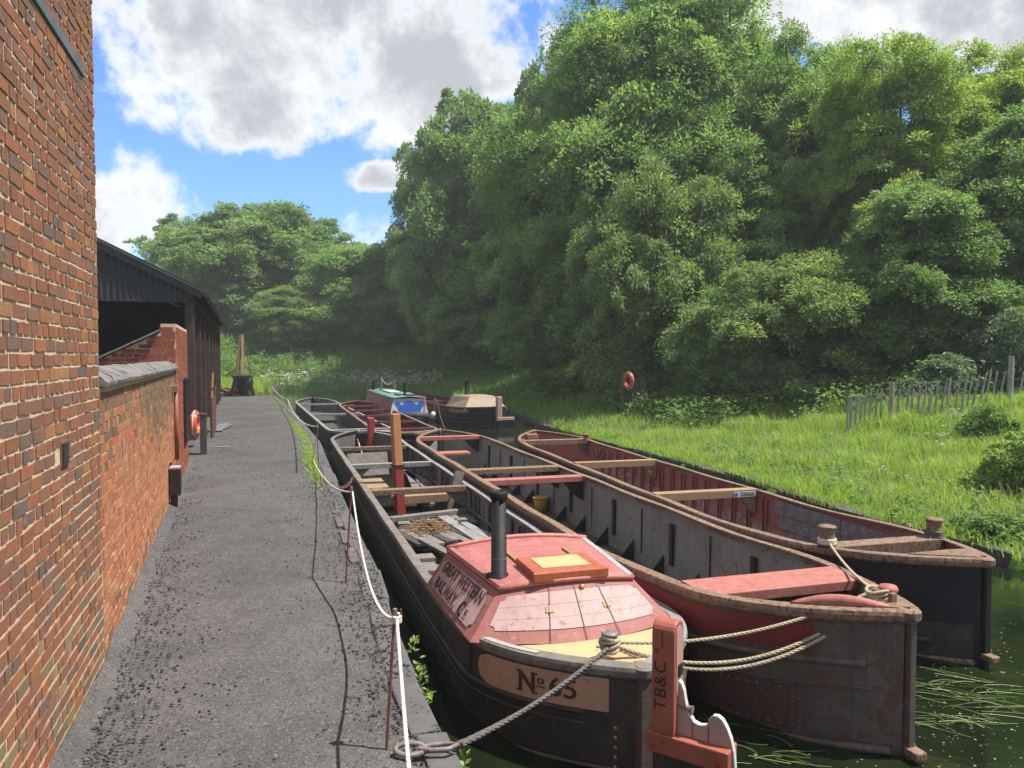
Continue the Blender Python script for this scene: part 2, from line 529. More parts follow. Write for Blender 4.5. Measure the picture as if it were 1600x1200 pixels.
def brick_mat(name, stops, grime=0.3, white=0.0):
    m, n = new_mat(name)
    at = n.new('ShaderNodeAttribute', attribute_name='rnd').outputs['Fac']
    oi = n.new('ShaderNodeObjectInfo').outputs['Random']
    r = n.math('FRACT', n.math('ADD', at, oi))
    col = n.ramp(r, [(p_, tuple(v * ALB * 1.14 for v in c_)) for p_, c_ in stops])
    geo = n.new('ShaderNodeNewGeometry').outputs['Position']
    a = n.noise(geo, 45, 6, 0.65, 0.3)
    b = n.noise(geo, 9, 5, 0.65, 0.2)
    c = n.noise(geo, 150, 3, 0.6)
    col = n.mix(n.math('MULTIPLY', n.step(a, 0.42, 0.72), 0.55), col, (0.115, 0.07, 0.055))
    col = n.mix(n.math('MULTIPLY', n.step(b, 0.5, 0.8), grime), col, (0.10, 0.075, 0.06))
    if white:
        s = n.noise(geo, 3.0, 7, 0.7, 0.6)
        col = n.mix(n.math('MULTIPLY', n.step(s, 0.62, 0.72), white), col, (0.62, 0.56, 0.46))
    h = n.math('ADD', a, n.math('MULTIPLY', c, 0.6))
    return finish(m, n, col, 0.9, n.bump(h, 0.55, 0.006), 0, 0.15)


M['brick_red'] = brick_mat('old_red_brick', [(0, (0.220, 0.112, 0.080)), (0.12, (0.414, 0.170, 0.082)), (0.26, (0.326, 0.136, 0.076)), (0.40, (0.216, 0.141, 0.114)),
                                             (0.50, (0.378, 0.150, 0.080)), (0.64, (0.273, 0.141, 0.094)), (0.76, (0.334, 0.126, 0.069)), (0.88, (0.458, 0.213, 0.092)), (0.96, (0.167, 0.136, 0.128)), (1, (0.361, 0.160, 0.087))], 0.30, 0.22)
M['brick_buff'] = brick_mat('buff_and_red_brick', [(0, (0.36, 0.25, 0.12)), (0.25, (0.22, 0.17, 0.10)), (0.45, (0.41, 0.16, 0.07)), (0.6, (0.15, 0.12, 0.09)), (0.8, (0.40, 0.29, 0.15)), (1, (0.37, 0.125, 0.065))], 0.3, 0.2)
M['brick_low'] = brick_mat('orange_garden_brick', [(0, (0.598, 0.224, 0.103)), (0.3, (0.506, 0.174, 0.081)), (0.5, (0.632, 0.280, 0.135)), (0.7, (0.437, 0.202, 0.113)), (0.85, (0.609, 0.325, 0.167)), (1, (0.552, 0.190, 0.092))], 0.2, 0.35)
M['brick_weath'] = brick_mat('weathered_garden_brick', [(0, (0.30, 0.17, 0.09)), (0.3, (0.21, 0.145, 0.09)), (0.55, (0.36, 0.22, 0.115)), (0.8, (0.26, 0.18, 0.115)), (1, (0.33, 0.15, 0.08))], 0.3, 0.25)
M['brick_new'] = brick_mat('red_outbuilding_brick', [(0, (0.40, 0.105, 0.06)), (0.35, (0.33, 0.085, 0.052)), (0.6, (0.44, 0.135, 0.07)), (0.9, (0.28, 0.075, 0.05)), (0.96, (0.10, 0.08, 0.085)), (1, (0.36, 0.10, 0.06))], 0.15, 0.05)


def mortar_mat():
    m, n = new_mat('lime_mortar')
    geo = n.new('ShaderNodeNewGeometry').outputs['Position']
    a = n.noise(geo, 30, 6, 0.7)
    b = n.noise(geo, 1.6, 5, 0.6)
    col = n.mix(n.step(a, 0.3, 0.75), (0.47, 0.345, 0.225), (0.64, 0.49, 0.335))
    col = n.mix(n.math('MULTIPLY', n.step(b, 0.5, 0.75), 0.6), col, (0.55, 0.47, 0.36))
    return finish(m, n, col, 0.95, n.bump(a, 0.6, 0.01), 0, 0.1)


M['mortar'] = mortar_mat()


def path_mat():
    m, n = new_mat('cinder_path')
    geo = n.new('ShaderNodeNewGeometry').outputs['Position']
    v1 = n.voro(geo, 62)
    v2 = n.voro(geo, 150)
    vc = n.voro(geo, 75, 'F1', 'Color')
    bw = n.new('ShaderNodeRGBToBW')
    n.l.new(vc, bw.inputs[0])
    big = n.math('ADD', n.math('MULTIPLY', n.noise(geo, 0.5, 6, 0.65, 0.6), 0.7), n.math('MULTIPLY', n.noise(geo, 2.3, 5, 0.65, 0.3), 0.3))
    mid = n.noise(geo, 6, 6, 0.65)
    col = n.mix(n.step(big, 0.32, 0.68), (0.060, 0.057, 0.053), (0.106, 0.098, 0.090))
    col = n.mix(n.math('MULTIPLY', n.step(mid, 0.45, 0.75), 0.5), col, (0.12, 0.112, 0.105))
    col = n.mix(n.math('MULTIPLY', n.step(bw.outputs[0], 0.72, 0.80), 0.8), col, (0.035, 0.034, 0.036))
    col = n.mix(n.math('MULTIPLY', n.step(bw.outputs[0], 0.20, 0.15), 0.6), col, (0.18, 0.172, 0.165))
    h = n.math('ADD', n.math('MULTIPLY', v1, 0.8), n.math('ADD', n.math('MULTIPLY', v2, 0.5), n.math('MULTIPLY', mid, 1.2)))
    return finish(m, n, col, 0.92, n.bump(h, 0.55, 0.014), 0, 0.2)


M['path'] = path_mat()
M['gravel'] = weathered('cinder_stone', (0.035, 0.034, 0.036), (0.085, 0.08, 0.076), (0.16, 0.15, 0.14), 0.35, 9, 0.85, 0.3)


def soil_mat():
    m, n = new_mat('bank_soil')
    geo = n.new('ShaderNodeNewGeometry').outputs['Position']
    a = n.noise(geo, 1.3, 6, 0.6)
    b = n.noise(geo, 14, 5, 0.65)
    col = n.mix(n.step(a, 0.35, 0.65), (0.075, 0.145, 0.03), (0.11, 0.19, 0.035))
    col = n.mix(n.math('MULTIPLY', n.step(b, 0.5, 0.75), 0.5), col, (0.05, 0.055, 0.02))
    return finish(m, n, col, 0.95, n.bump(b, 0.8, 0.05), 0, 0.1)


M['soil'] = soil_mat()


def leaf_mat(name, stops, trans=0.48, rough=0.6, tcol=(1.2, 1.3, 0.65), patch=None):
    m, n = new_mat(name)
    at = n.new('ShaderNodeAttribute', attribute_name='rnd').outputs['Fac']
    oi = n.new('ShaderNodeObjectInfo').outputs['Random']
    col = n.ramp(at, stops)
    col = n.mix(n.math('MULTIPLY', oi, 0.28), col, tuple(min(1, c * 1.05) for c in stops[0][1]))
    if patch:
        geo = n.new('ShaderNodeNewGeometry').outputs['Position']
        col = n.mix(n.math('MULTIPLY', n.step(n.noise(geo, 0.55, 5, 0.65, 0.4), 0.42, 0.68), 0.75), col, patch)
        col = n.mix(n.math('MULTIPLY', n.step(n.noise(geo, 1.7, 4, 0.6), 0.52, 0.70), 0.5), col, tuple(c * 0.5 for c in patch))
    b = n.new('ShaderNodeBsdfPrincipled')
    n.put(b.inputs['Base Color'], col)
    b.inputs['Roughness'].default_value = rough
    b.inputs['Specular IOR Level'].default_value = 0.2
    t = n.new('ShaderNodeBsdfTranslucent')
    n.l.new(n.mix(1.0, col, tcol, 'MULTIPLY'), t.inputs[0])
    s = n.new('ShaderNodeMixShader')
    s.inputs[0].default_value = trans
    n.l.new(b.outputs[0], s.inputs[1])
    n.l.new(t.outputs[0], s.inputs[2])
    o = n.new('ShaderNodeOutputMaterial')
    n.l.new(s.outputs[0], o.inputs[0])
    return m


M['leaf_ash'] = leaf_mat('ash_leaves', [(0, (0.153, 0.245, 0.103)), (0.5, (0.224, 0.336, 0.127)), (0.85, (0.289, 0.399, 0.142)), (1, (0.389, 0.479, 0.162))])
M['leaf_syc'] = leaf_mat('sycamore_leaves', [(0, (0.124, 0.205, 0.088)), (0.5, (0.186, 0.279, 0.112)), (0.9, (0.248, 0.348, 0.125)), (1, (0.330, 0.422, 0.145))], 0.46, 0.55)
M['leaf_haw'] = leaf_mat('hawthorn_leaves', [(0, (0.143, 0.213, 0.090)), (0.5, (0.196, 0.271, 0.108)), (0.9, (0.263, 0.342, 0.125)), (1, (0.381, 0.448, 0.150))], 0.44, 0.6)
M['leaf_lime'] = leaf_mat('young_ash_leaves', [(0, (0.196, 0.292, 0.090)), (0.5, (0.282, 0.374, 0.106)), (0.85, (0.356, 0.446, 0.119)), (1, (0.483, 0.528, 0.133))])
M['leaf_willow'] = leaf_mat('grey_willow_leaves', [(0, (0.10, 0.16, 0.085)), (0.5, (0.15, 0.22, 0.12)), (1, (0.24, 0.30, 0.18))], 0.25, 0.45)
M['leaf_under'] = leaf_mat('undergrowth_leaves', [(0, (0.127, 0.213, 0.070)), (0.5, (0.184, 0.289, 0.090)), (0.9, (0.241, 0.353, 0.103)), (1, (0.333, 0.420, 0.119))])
M['grass'] = leaf_mat('meadow_grass', [(0, (0.17, 0.27, 0.052)), (0.4, (0.26, 0.385, 0.066)), (0.75, (0.33, 0.45, 0.08)), (0.93, (0.40, 0.48, 0.13)), (1, (0.48, 0.43, 0.24))], 0.5, 0.55, (1.2, 1.25, 0.6), patch=(0.24, 0.36, 0.075))
M['grass_dull'] = leaf_mat('rough_grass', [(0, (0.130, 0.235, 0.055)), (0.4, (0.185, 0.31, 0.068)), (0.8, (0.25, 0.37, 0.085)), (1, (0.36, 0.41, 0.15))], 0.42, 0.55, (1.2, 1.25, 0.6), patch=(0.15, 0.25, 0.065))
M['grass_seed'] = leaf_mat('dry_seed_heads', [(0, (0.30, 0.30, 0.14)), (1, (0.42, 0.38, 0.22))], 0.3, 0.6, (1.1, 1.05, 0.8))
M['flower'] = leaf_mat('white_flowers', [(0, (0.62, 0.64, 0.55)), (1, (0.80, 0.80, 0.72))], 0.2, 0.6, (1, 1, 1))
M['flower_pink'] = leaf_mat('pale_pink_flowers', [(0, (0.70, 0.60, 0.60)), (1, (0.80, 0.74, 0.70))], 0.2, 0.6, (1, 1, 1))
M['weed'] = leaf_mat('water_weed_blades', [(0, (0.05, 0.085, 0.025)), (0.5, (0.13, 0.18, 0.055)), (0.85, (0.26, 0.31, 0.12)), (1, (0.45, 0.48, 0.28))], 0.15, 0.35)


def water_mat():
    m, n = new_mat('canal_water')
    geo = n.new('ShaderNodeNewGeometry').outputs['Position']
    a = n.noise(geo, 2.2, 4, 0.55)
    b = n.noise(geo, 11, 4, 0.6)
    sc = n.noise(geo, 0.7, 5, 0.6)
    col = n.mix(n.step(sc, 0.4, 0.7), (0.005, 0.009, 0.004), (0.013, 0.019, 0.006))
    fleck = n.voro(geo, 9)
    col = n.mix(n.math('MULTIPLY', n.step(fleck, 0.075, 0.03), n.step(sc, 0.48, 0.6)), col, (0.20, 0.21, 0.15))
    h = n.math('ADD', a, n.math('MULTIPLY', b, 0.35))
    return finish(m, n, col, 0.06, n.bump(h, 0.13, 0.03), 0, 0.5)


M['water'] = water_mat()


def rope_mat(name, c1, c2):
    m, n = new_mat(name)
    at = n.new('ShaderNodeAttribute', attribute_name='rnd').outputs['Fac']
    geo = n.new('ShaderNodeNewGeometry').outputs['Position']
    col = n.mix(n.step(n.noise(geo, 60, 3), 0.35, 0.65), c1, c2)
    return finish(m, n, col, 0.85, n.bump(n.noise(geo, 300, 2), 0.4, 0.004), 0, 0.2)


M['rope_white'] = rope_mat('white_rope', (0.52, 0.475, 0.40), (0.60, 0.555, 0.48))
M['rope_tan'] = rope_mat('tan_rope', (0.31, 0.255, 0.17), (0.40, 0.34, 0.24))
M['rope_dark'] = rope_mat('tarry_rope', (0.075, 0.068, 0.062), (0.15, 0.135, 0.12))

# ------------------------------------------------------------------ plan of the basin
BANK = np.array([(12.5, -6), (10.2, 2), (8.6, 8.0), (7.15, 11.0), (6.1, 14.5), (5.3, 18.5), (4.0, 23.0), (2.6, 27.5), (1.0, 33), (-0.6, 42), (-3.5, 52), (-8, 61), (-14, 65.5), (-20, 66)])
BANK[1:9] *= 0.965
PEDGE = np.array([(1.6, -6), (0.75, 1.0), (-0.30, 4.35), (-0.86, 6.03), (-1.36, 8.05), (-1.85, 9.6), (-3.20, 14.1), (-5.25, 21.0), (-8.5, 30.4), (-13.4, 43.8), (-18.0, 55), (-20, 66)])
POOL = np.vstack([PEDGE, BANK[::-1]])


def seg_dist(px, py, poly):
    best = np.full(px.shape, 1e9)
    for (a, b) in zip(poly[:-1], poly[1:]):
        d = b - a
        t = np.clip(((px - a[0]) * d[0] + (py - a[1]) * d[1]) / (d @ d), 0, 1)
        best = np.minimum(best, np.hypot(px - a[0] - t * d[0], py - a[1] - t * d[1]))
    return best


def inside(px, py, poly):
    r = np.zeros(px.shape, bool)
    n = len(poly)
    for i in range(n):
        x1, y1 = poly[i]
        x2, y2 = poly[(i + 1) % n]
        if y1 == y2:
            continue
        c = ((y1 > py) != (y2 > py)) & (px < (x2 - x1) * (py - y1) / (y2 - y1) + x1)
        r ^= c
    return r


def smooth01(x):
    x = np.clip(x, 0, 1)
    return x * x * (3 - 2 * x)


def bumpy(x, y):
    return 0.10 * np.sin(x * 0.9 + 1.3) * np.cos(y * 0.7) + 0.06 * np.sin(x * 2.1 + y * 1.7) + 0.03 * np.sin(x * 5.3 - y * 4.1)


def bank_h(x, y):
    """ground height of the grassed banks"""
    x, y = np.asarray(x, float), np.asarray(y, float)
    s = seg_dist(x, y, BANK)
    near = -0.50 + 0.03 * s + 0.0135 * np.minimum(s, 10) ** 2 + 0.30 * np.maximum(s - 10, 0) * smooth01((s - 10) / 6)
    far = -0.70 + 0.36 * np.minimum(s, 11) + 0.03 * np.maximum(s - 11, 0)
    t = smooth01((y - 27) / 18)
    z = near * (1 - t) + far * t
    return z + bumpy(x, y) * smooth01(s / 2.0) * (0.6 + 0.9 * smooth01((s - 4) / 8))


def hit(px, py):
    """where the ray through a photo pixel meets the right or far bank"""
    r = ray(px, py)
    for y in np.arange(8, 95, 0.05):
        q = np.array([0, 0, EYE]) + r * (y / r[1])
        if not inside(np.array([q[0]]), np.array([q[1]]), POOL)[0] and q[2] <= float(bank_h(q[0], q[1])):
            return q
    return D(px, py, 60)


# bank terrain
gx = np.concatenate([np.arange(-75, -24, 3.0), np.arange(-24, 26, 0.5), np.arange(26, 80, 3.0)])
gy = np.concatenate([np.arange(-8, 50, 0.5), np.arange(50, 84, 1.0), np.arange(84, 170, 5.0)])
X, Y = np.meshgrid(gx, gy)
Z = bank_h(X, Y)
left = X < np.interp(Y, PEDGE[:, 1], PEDGE[:, 0]) + 0.03
left &= Y < 66.5
ins = inside(X, Y, POOL) | left
Z = np.where(ins, -1.6, Z)
nv = X.size
idx = np.arange(nv).reshape(X.shape)
q = np.stack([idx[:-1, :-1], idx[:-1, 1:], idx[1:, 1:], idx[1:, :-1]], -1).reshape(-1, 4)
keep = ~ins.ravel()[q].all(1)
# pull the shoreline vertices onto the bank edge
me = mesh_np('bank', np.stack([X.ravel(), Y.ravel(), Z.ravel()], 1), [q[keep]], smooth=True)
put('bank', me, M['soil'], kind='structure')

# far ground to the horizon
g = MB()
g.add([(-900, -900, -1.9), (900, -900, -1.9), (900, 900, -1.9), (-900, 900, -1.9)], [(0, 1, 2, 3)])
put('ground', g, M['soil'], kind='structure')

# towpath: a sheet with gentle unevenness from the quay edge to far left
rows = []
ys = np.concatenate([np.arange(-6, 24, 0.25), np.arange(24, 66.1, 1.0)])
fr = np.concatenate([np.linspace(0, 1, 26) * 0.12, [0.2, 0.35, 0.6, 1.0]])
for y in ys:
    xe = float(np.interp(y, PEDGE[:, 1], PEDGE[:, 0])) - 0.20
    row = []
    for f in fr:
        x = xe - f * 38
        z = 0.014 * math.sin(x * 2.3 + y) + 0.010 * math.sin(x * 5.1 - y * 3.2) - 0.004 * (f > 0)
        row.append((x, y, z - (0.012 if f == 0 else 0)))
    rows.append(row)
put('path', MB().grid(rows).mesh('path', True), M['path'], kind='structure')

# quay wall with separate coping stones
qw = MB()
for a, b in zip(PEDGE[:-1], PEDGE[1:]):
    d = (b - a) / np.hypot(*(b - a))
    nrm = np.array([-d[1], d[0]])
    p0, p1 = a + nrm * 0.03, b + nrm * 0.03
    r0, r1 = a + nrm * 0.42, b + nrm * 0.42
    qw.hexa([(p0[0], p0[1], -1.6), (p1[0], p1[1], -1.6), (r1[0], r1[1], -1.6), (r0[0], r0[1], -1.6)],
            [(p0[0], p0[1], -0.15), (p1[0], p1[1], -0.15), (r1[0], r1[1], -0.15), (r0[0], r0[1], -0.15)])
quay = put('quay_wall', qw, M['stone'], kind='structure')


def arc_pts(poly):
    L = np.concatenate([[0], np.cumsum(np.hypot(*np.diff(poly, axis=0).T))])
    return L, lambda s: np.array([np.interp(s, L, poly[:, 0]), np.interp(s, L, poly[:, 1])])


Lp, fp = arc_pts(PEDGE)
s = 7.0
while s < 58:
    ln = random.uniform(0.75, 1.15) * (1 if s < 30 else 1.8)
    a, b = fp(s + 0.012), fp(s + ln - 0.012)
    d = (b - a) / np.hypot(*(b - a))
    n_ = np.array([-d[1], d[0]])
    o1, o2 = random.uniform(0.0, 0.03), random.uniform(0.20, 0.25)
    zt = random.uniform(-0.004, 0.014)
    c = [a + n_ * o1, b + n_ * o1, b + n_ * o2, a + n_ * o2]
    m = MB().hexa([(p[0], p[1], -0.17) for p in c], [(p[0], p[1], zt + random.uniform(-.006, .006)) for p in c])
    put('coping_stone', m, M['stone'], quay, bevel=0.018)
    s += ln
# a patch of pink paving bricks set flush behind the coping
sp0 = float(np.interp(8.6, PEDGE[:, 1], Lp))
for i in range(13):
    for j in range(2):
        if (j == 1 and i % 4 == 3) or (j == 0 and i in (5, 6)):
            continue
        c = fp(sp0 + i * 0.235)
        d = fp(sp0 + 0.4 + i * 0.235) - c
        d /= np.hypot(*d)
        n_ = np.array([-d[1], d[0]])
        c = c + n_ * (0.11 + j * 0.118) + d * (0.11 * (j % 2))
        m = MB().box((c[0], c[1], -0.024 + random.uniform(-.004, .003)), (0.105, 0.215, 0.06), math.atan2(d[1], d[0]) - math.pi / 2 + random.uniform(-.04, .04))
        put('paving_brick', m, M['stone_pink'], quay, bevel=0.008)

# right bank edging stones
bw = MB()
bank_wall = empty('bank_wall', (BANK[3][0], BANK[3][1], WATER))
bank_wall['kind'] = 'structure'
bank_wall.location = (0, 0, 0)
Lb, fb = arc_pts(BANK)
s = 9.0
while s < 56:
    ln = random.uniform(0.35, 0.8)
    for lay in range(2):
        a, b = fp and fb(s + 0.01), fb(s + ln - 0.01)
        d = (b - a) / np.hypot(*(b - a))
        n_ = np.array([d[1], -d[0]])
        o1 = random.uniform(-0.02, 0.05) + 0.04 * lay
        zt = -0.46 + random.uniform(-0.03, 0.03) if lay else -0.66
        zb = -0.655 if lay else -1.5
        c = [a - n_ * (-o1), b - n_ * (-o1 + random.uniform(-.015, .015)), b + n_ * 0.36, a + n_ * 0.36]
        m = MB().hexa([(p[0], p[1], zb) for p in c], [(p[0], p[1], zt + random.uniform(-.012, .012)) for p in c])
        put('edging_stone', m, M['bank_stone'], bank_wall, bevel=0.02)
    s += ln

# gravel stones on the path
ico = bmesh.new()
bmesh.ops.create_icosphere(ico, subdivisions=1, radius=1.0)
iv = np.array([v.co[:] for v in ico.verts])
ifc = np.array([[v.index for v in f.verts] for f in ico.faces])
ico.free()
N = 15000
yy_ = 3.3 + 22 * rng.random(N) ** 1.9
wall_x = np.interp(yy_, [3.0, 5.67, 19.3, 40], [-2.2, -3.02, -7.93, -15.2])
edge_x = np.interp(yy_, PEDGE[:, 1], PEDGE[:, 0])
t = rng.random(N)
side = rng.random(N)
t = np.where(side < 0.40, 0.98 - np.abs(rng.normal(0, 0.10, N)), np.where(side < 0.74, 0.0 + np.abs(rng.normal(0, 0.14, N)), t))
xx_ = wall_x + (edge_x - wall_x) * np.clip(t, 0.015, 0.985)
sz = 0.003 + 0.009 * rng.random(N) ** 2.4
ang = rng.random((N, 3)) * 6.28
base = iv[None] * (0.7 + 0.6 * rng.random((N, len(iv), 1)))
ca, sa = np.cos(ang[:, 0]), np.sin(ang[:, 0])
bx = base[..., 0] * ca[:, None] - base[..., 1] * sa[:, None]
by = base[..., 0] * sa[:, None] + base[..., 1] * ca[:, None]
vs = np.stack([bx * (1 + .4 * rng.random((N, 1))), by, base[..., 2] * 0.7], -1) * sz[:, None, None] + np.stack([xx_, yy_, sz * 0.45], -1)[:, None]
fs = (ifc[None] + (np.arange(N) * len(iv))[:, None, None]).reshape(-1, 3)
put('gravel', mesh_np('gravel', vs.reshape(-1, 3), [fs]), M['gravel'], kind='stuff')

# ------------------------------------------------------------------ brick buildings
BRV = []
for k in range(10):
    m = MB()
    j = lambda: random.uniform(-0.045, 0.045)
    vs = []
    for z in (-0.5, 0.5):
        for x in (-0.5, 0.5):
            vs.append((x, -1.0, z))
            vs.append((x * (1 - abs(j()) * .5), 0.0, z * (1 - abs(j()) * 1.3)))
    # 0 back-left-bottom 1 front-left-bottom 2 back-right-bottom 3 front-right-bottom, +4 for the top
    xs = [-0.5, -0.18, 0.2, 0.5]
    front = []
    for zi, z in enumerate((-0.5, 0.5)):
        for x in xs:
            front.append((x + j() * 0.4, j() * 1.2, z + j() * 1.3))
    back = [(-0.5, -4.0, -0.5), (0.5, -4.0, -0.5), (0.5, -4.0, 0.5), (-0.5, -4.0, 0.5)]
    m.add(front + back, [(0, 1, 5, 4), (1, 2, 6, 5), (2, 3, 7, 6), (0, 8, 9, 3, 2, 1), (4, 5, 6, 7, 10, 11), (3, 9, 10, 7), (0, 4, 11, 8)])
    BRV.append(m)


def brick_meshes(mat):
    out = []
    for m in BRV:
        me = m.mesh('brick')
        me.materials.append(mat)
        out.append(me)
    return out


BM = {k: brick_meshes(M[k]) for k in ('brick_red', 'brick_buff', 'brick_low', 'brick_weath', 'brick_new')}


def lay_bricks(parent, origin, udir, ndir, ulen, ztop, course, length, zmat, joint=0.012, limit=300, proud=0.006, zstart=0.0, skip=None):
    """bricks on a wall plane; those that show largest become objects, the others one part.  udir runs along the wall, ndir is its outward normal"""
    origin, udir, ndir = Vector(origin), Vector(udir), Vector(ndir)
    rot = math.atan2(udir.y, udir.x)
    flip = 1 if Vector((-math.sin(rot), math.cos(rot), 0)).dot(ndir) > 0 else -1
    items = []
    k = 0
    z = zstart
    while True:
        u = -random.uniform(0, length)
        if z + course > max(ztop(0), ztop(ulen)):
            break
        headers = (k % 4 == 2)
        while u < ulen:
            L = (length / 2 if headers or random.random() < 0.16 else length) * random.uniform(0.96, 1.04)
            u0, u1 = max(u, 0) + joint / 2, min(u + L, ulen) - joint / 2
            if u1 - u0 > 0.03 and z + course <= ztop((u0 + u1) / 2) + 0.01:
                if skip is None or not skip((u0 + u1) / 2, z + course / 2):
                    c = origin + udir * ((u0 + u1) / 2) + Vector((0, 0, z + course / 2 + random.uniform(-.002, .002)))
                    items.append((c, u1 - u0, course - joint + random.uniform(-.003, .003), (u0 + u1) / 2, z))
            u += L
        z += course
        k += 1
    def key(it):
        c = it[0]
        if c.y < 0.3:
            return 1e6
        x, y = proj(c)
        if not (-20 < x < 1620 and -20 < y < 1220):
            return 1e5 + c.length
        return (c - Vector((0, 0, EYE))).length
    items.sort(key=key)
    rest = {}
    for i, (c, L, h, u, z) in enumerate(items):
        mk = zmat(u, z)
        pr = proud + random.uniform(-0.003, 0.003)
        tilt = random.uniform(-0.012, 0.012)
        if i < limit:
            o = bpy.data.objects.new('brick', random.choice(BM[mk]))
            COL.objects.link(o)
            o.parent = parent
            o.location = c + ndir * pr - parent.location
            o.rotation_euler = (0, tilt * 0.6, rot + tilt + (0 if flip > 0 else math.pi))
            o.scale = (L, 0.012, h)
        else:
            b = rest.setdefault(mk, MB())
            src = random.choice(BRV)
            Mx = Matrix.Translation(c + ndir * pr - parent.location) @ Matrix.Rotation(rot + (0 if flip > 0 else math.pi), 4, 'Z') @ Matrix.Diagonal((L, 0.012, h, 1))
            b.add([Mx @ Vector(v) for v in src.v], src.f, random.random() + 0.001)
    for mk, b in rest.items():
        put('brickwork', b, M[mk], parent, kind='stuff')


C0 = Vector(P(163, 1045, 0))
C0.z = 0
UB = Vector((0.308, -0.951, 0)).normalized()           # big wall, running back past the camera
NB = Vector((0.951, 0.308, 0)).normalized()            # facing the path
UL = Vector((-0.342, 0.940, 0)).normalized()           # garden wall, running away
NL = Vector((0.940, 0.342, 0)).normalized()
bb = empty('brick_building', C0, 0, 'tall old red brick building with sandy lime mortar filling the edge of the view', 'building')
m = MB()
e = C0 + UB * 4.2
for_l = [Vector((0, 0, 0)), UB * 4.2, UB * 4.2 - NB * 4, -NB * 4]
m.hexa([p + Vector((0, 0, -0.3)) for p in for_l], [p + Vector((0, 0, 7.0)) for p in for_l])
put('mortar_wall', m, M['mortar'], bb)


def wall_uz(px, py, origin, u, n):
    r = Vector(ray(px, py))
    c = Vector((0, 0, EYE))
    t = (origin - c).dot(n) / r.dot(n)
    p = c + r * t
    return (p - origin).dot(u), p.z


u1, z1 = wall_uz(128, 120, C0, UB, NB)
u2, z2 = wall_uz(62, 0, C0, UB, NB)
uv_, zv_ = wall_uz(99, 708, C0, UB, NB)
zs_ = (z1 + z2) / 2
lay_bricks(bb, C0, UB, NB, 4.0, lambda u: 5.6, 0.080, 0.228, lambda u, z: 'brick_buff' if z < 0.75 and random.random() < 0.85 - z * 0.8 else 'brick_red',
           0.020, skip=lambda u, z: (abs(z - zs_) < 0.06 and u > u1) or (abs(u - uv_) < 0.09 and abs(z - zv_) < 0.075))
m = MB()
a = UB * u1 + NB * 0.004 + Vector((0, 0, zs_))
b = UB * 4.0 + NB * 0.004 + Vector((0, 0, zs_))
m.bar(a, b, 0.03, 0.075)
put('iron_band', m, M['strap_blue'], bb, bevel=0.004)
m = MB()
m.bar(UB * (uv_ - 0.085) + NB * 0.0 + Vector((0, 0, zv_)), UB * (uv_ + 0.085) + Vector((0, 0, zv_)), 0.02, 0.15)
air = put('air_brick', m, M['brick_red'], bb)
for k in range(9):
    mm = MB().bar(UB * (uv_ - 0.075) + NB * 0.014 + Vector((0, 0, zv_ - 0.06 + k * 0.015)), UB * (uv_ + 0.075) + NB * 0.014 + Vector((0, 0, zv_ - 0.06 + k * 0.015)), 0.012, 0.007)
    put('slat', mm, M['air_grille'], air)
# corner return bricks seen from the side of the building
lay_bricks(bb, C0, -NB, -UB, 1.2, lambda u: 5.6, 0.080, 0.228, lambda u, z: 'brick_red', 0.013, limit=0)

# garden wall
W0 = C0 - NL * 0.02 + UL * 0.02
GL = 8.15
gw = empty('garden_wall', W0, 0, 'long low orange brick garden wall with a grey brick-on-edge coping beside the path', 'wall')
GH = 2.07
fl = [Vector((0, 0, 0)), UL * GL, UL * GL - NL * 0.22, -NL * 0.22]
put('mortar_core', MB().hexa([p + Vector((0, 0, -0.2)) for p in fl], [p + Vector((0, 0, GH)) for p in fl]), M['mortar'], gw)
lay_bricks(gw, W0, UL, NL, GL, lambda u: GH, 0.078, 0.228, lambda u, z: 'brick_weath' if z > 1.5 + 0.3 * math.sin(u * 0.9) + random.uniform(-.35, .35) or (z < .3 and random.random() < .3) else 'brick_low', 0.013, proud=0.008)
u = 0.0
NC = int(GL / 0.082)
for k in range(NC):
    u = (k + 0.5) * GL / NC
    c = UL * u + Vector((0, 0, GH + random.uniform(-0.004, 0.006)))
    prof = [(0.055, 0), (0.062, 0.035), (0.03, 0.075), (-0.11, 0.150), (-0.25, 0.075), (-0.28, 0)]
    j = [random.uniform(-.005, .005) for _ in prof]
    wd = 0.082 * 0.46
    A = [c - UL * wd + NL * (p[0] + jj) + Vector((0, 0, p[1] + jj)) for p, jj in zip(prof, j)]
    B = [c + UL * wd + NL * (p[0] + jj) + Vector((0, 0, p[1] + jj)) for p, jj in zip(prof, j)]
    put('coping_brick', MB().hexa(A, B), M['slate'], gw, bevel=0.005)
# concrete fillet of washed cinders at the wall foot
rows = []
for k in range(60):
    q0 = W0 + UL * (-3.5 + k * 0.26) if k >= 14 else C0 + UB * ((14 - k) * 0.25)
    nn = NL if k >= 14 else NB
    h = 0.05 + 0.03 * math.sin(k * 1.7) + random.uniform(0, 0.03)
    rows.append([q0 + nn * 0.012 + Vector((0, 0, h)), q0 + nn * (0.05 + random.uniform(0, .02)) + Vector((0, 0, h * 0.5)), q0 + nn * 0.17 + Vector((0, 0, -0.02))])
put('wall_footing', MB().grid(rows).mesh('wall_footing', True), M['path'], kind='structure')

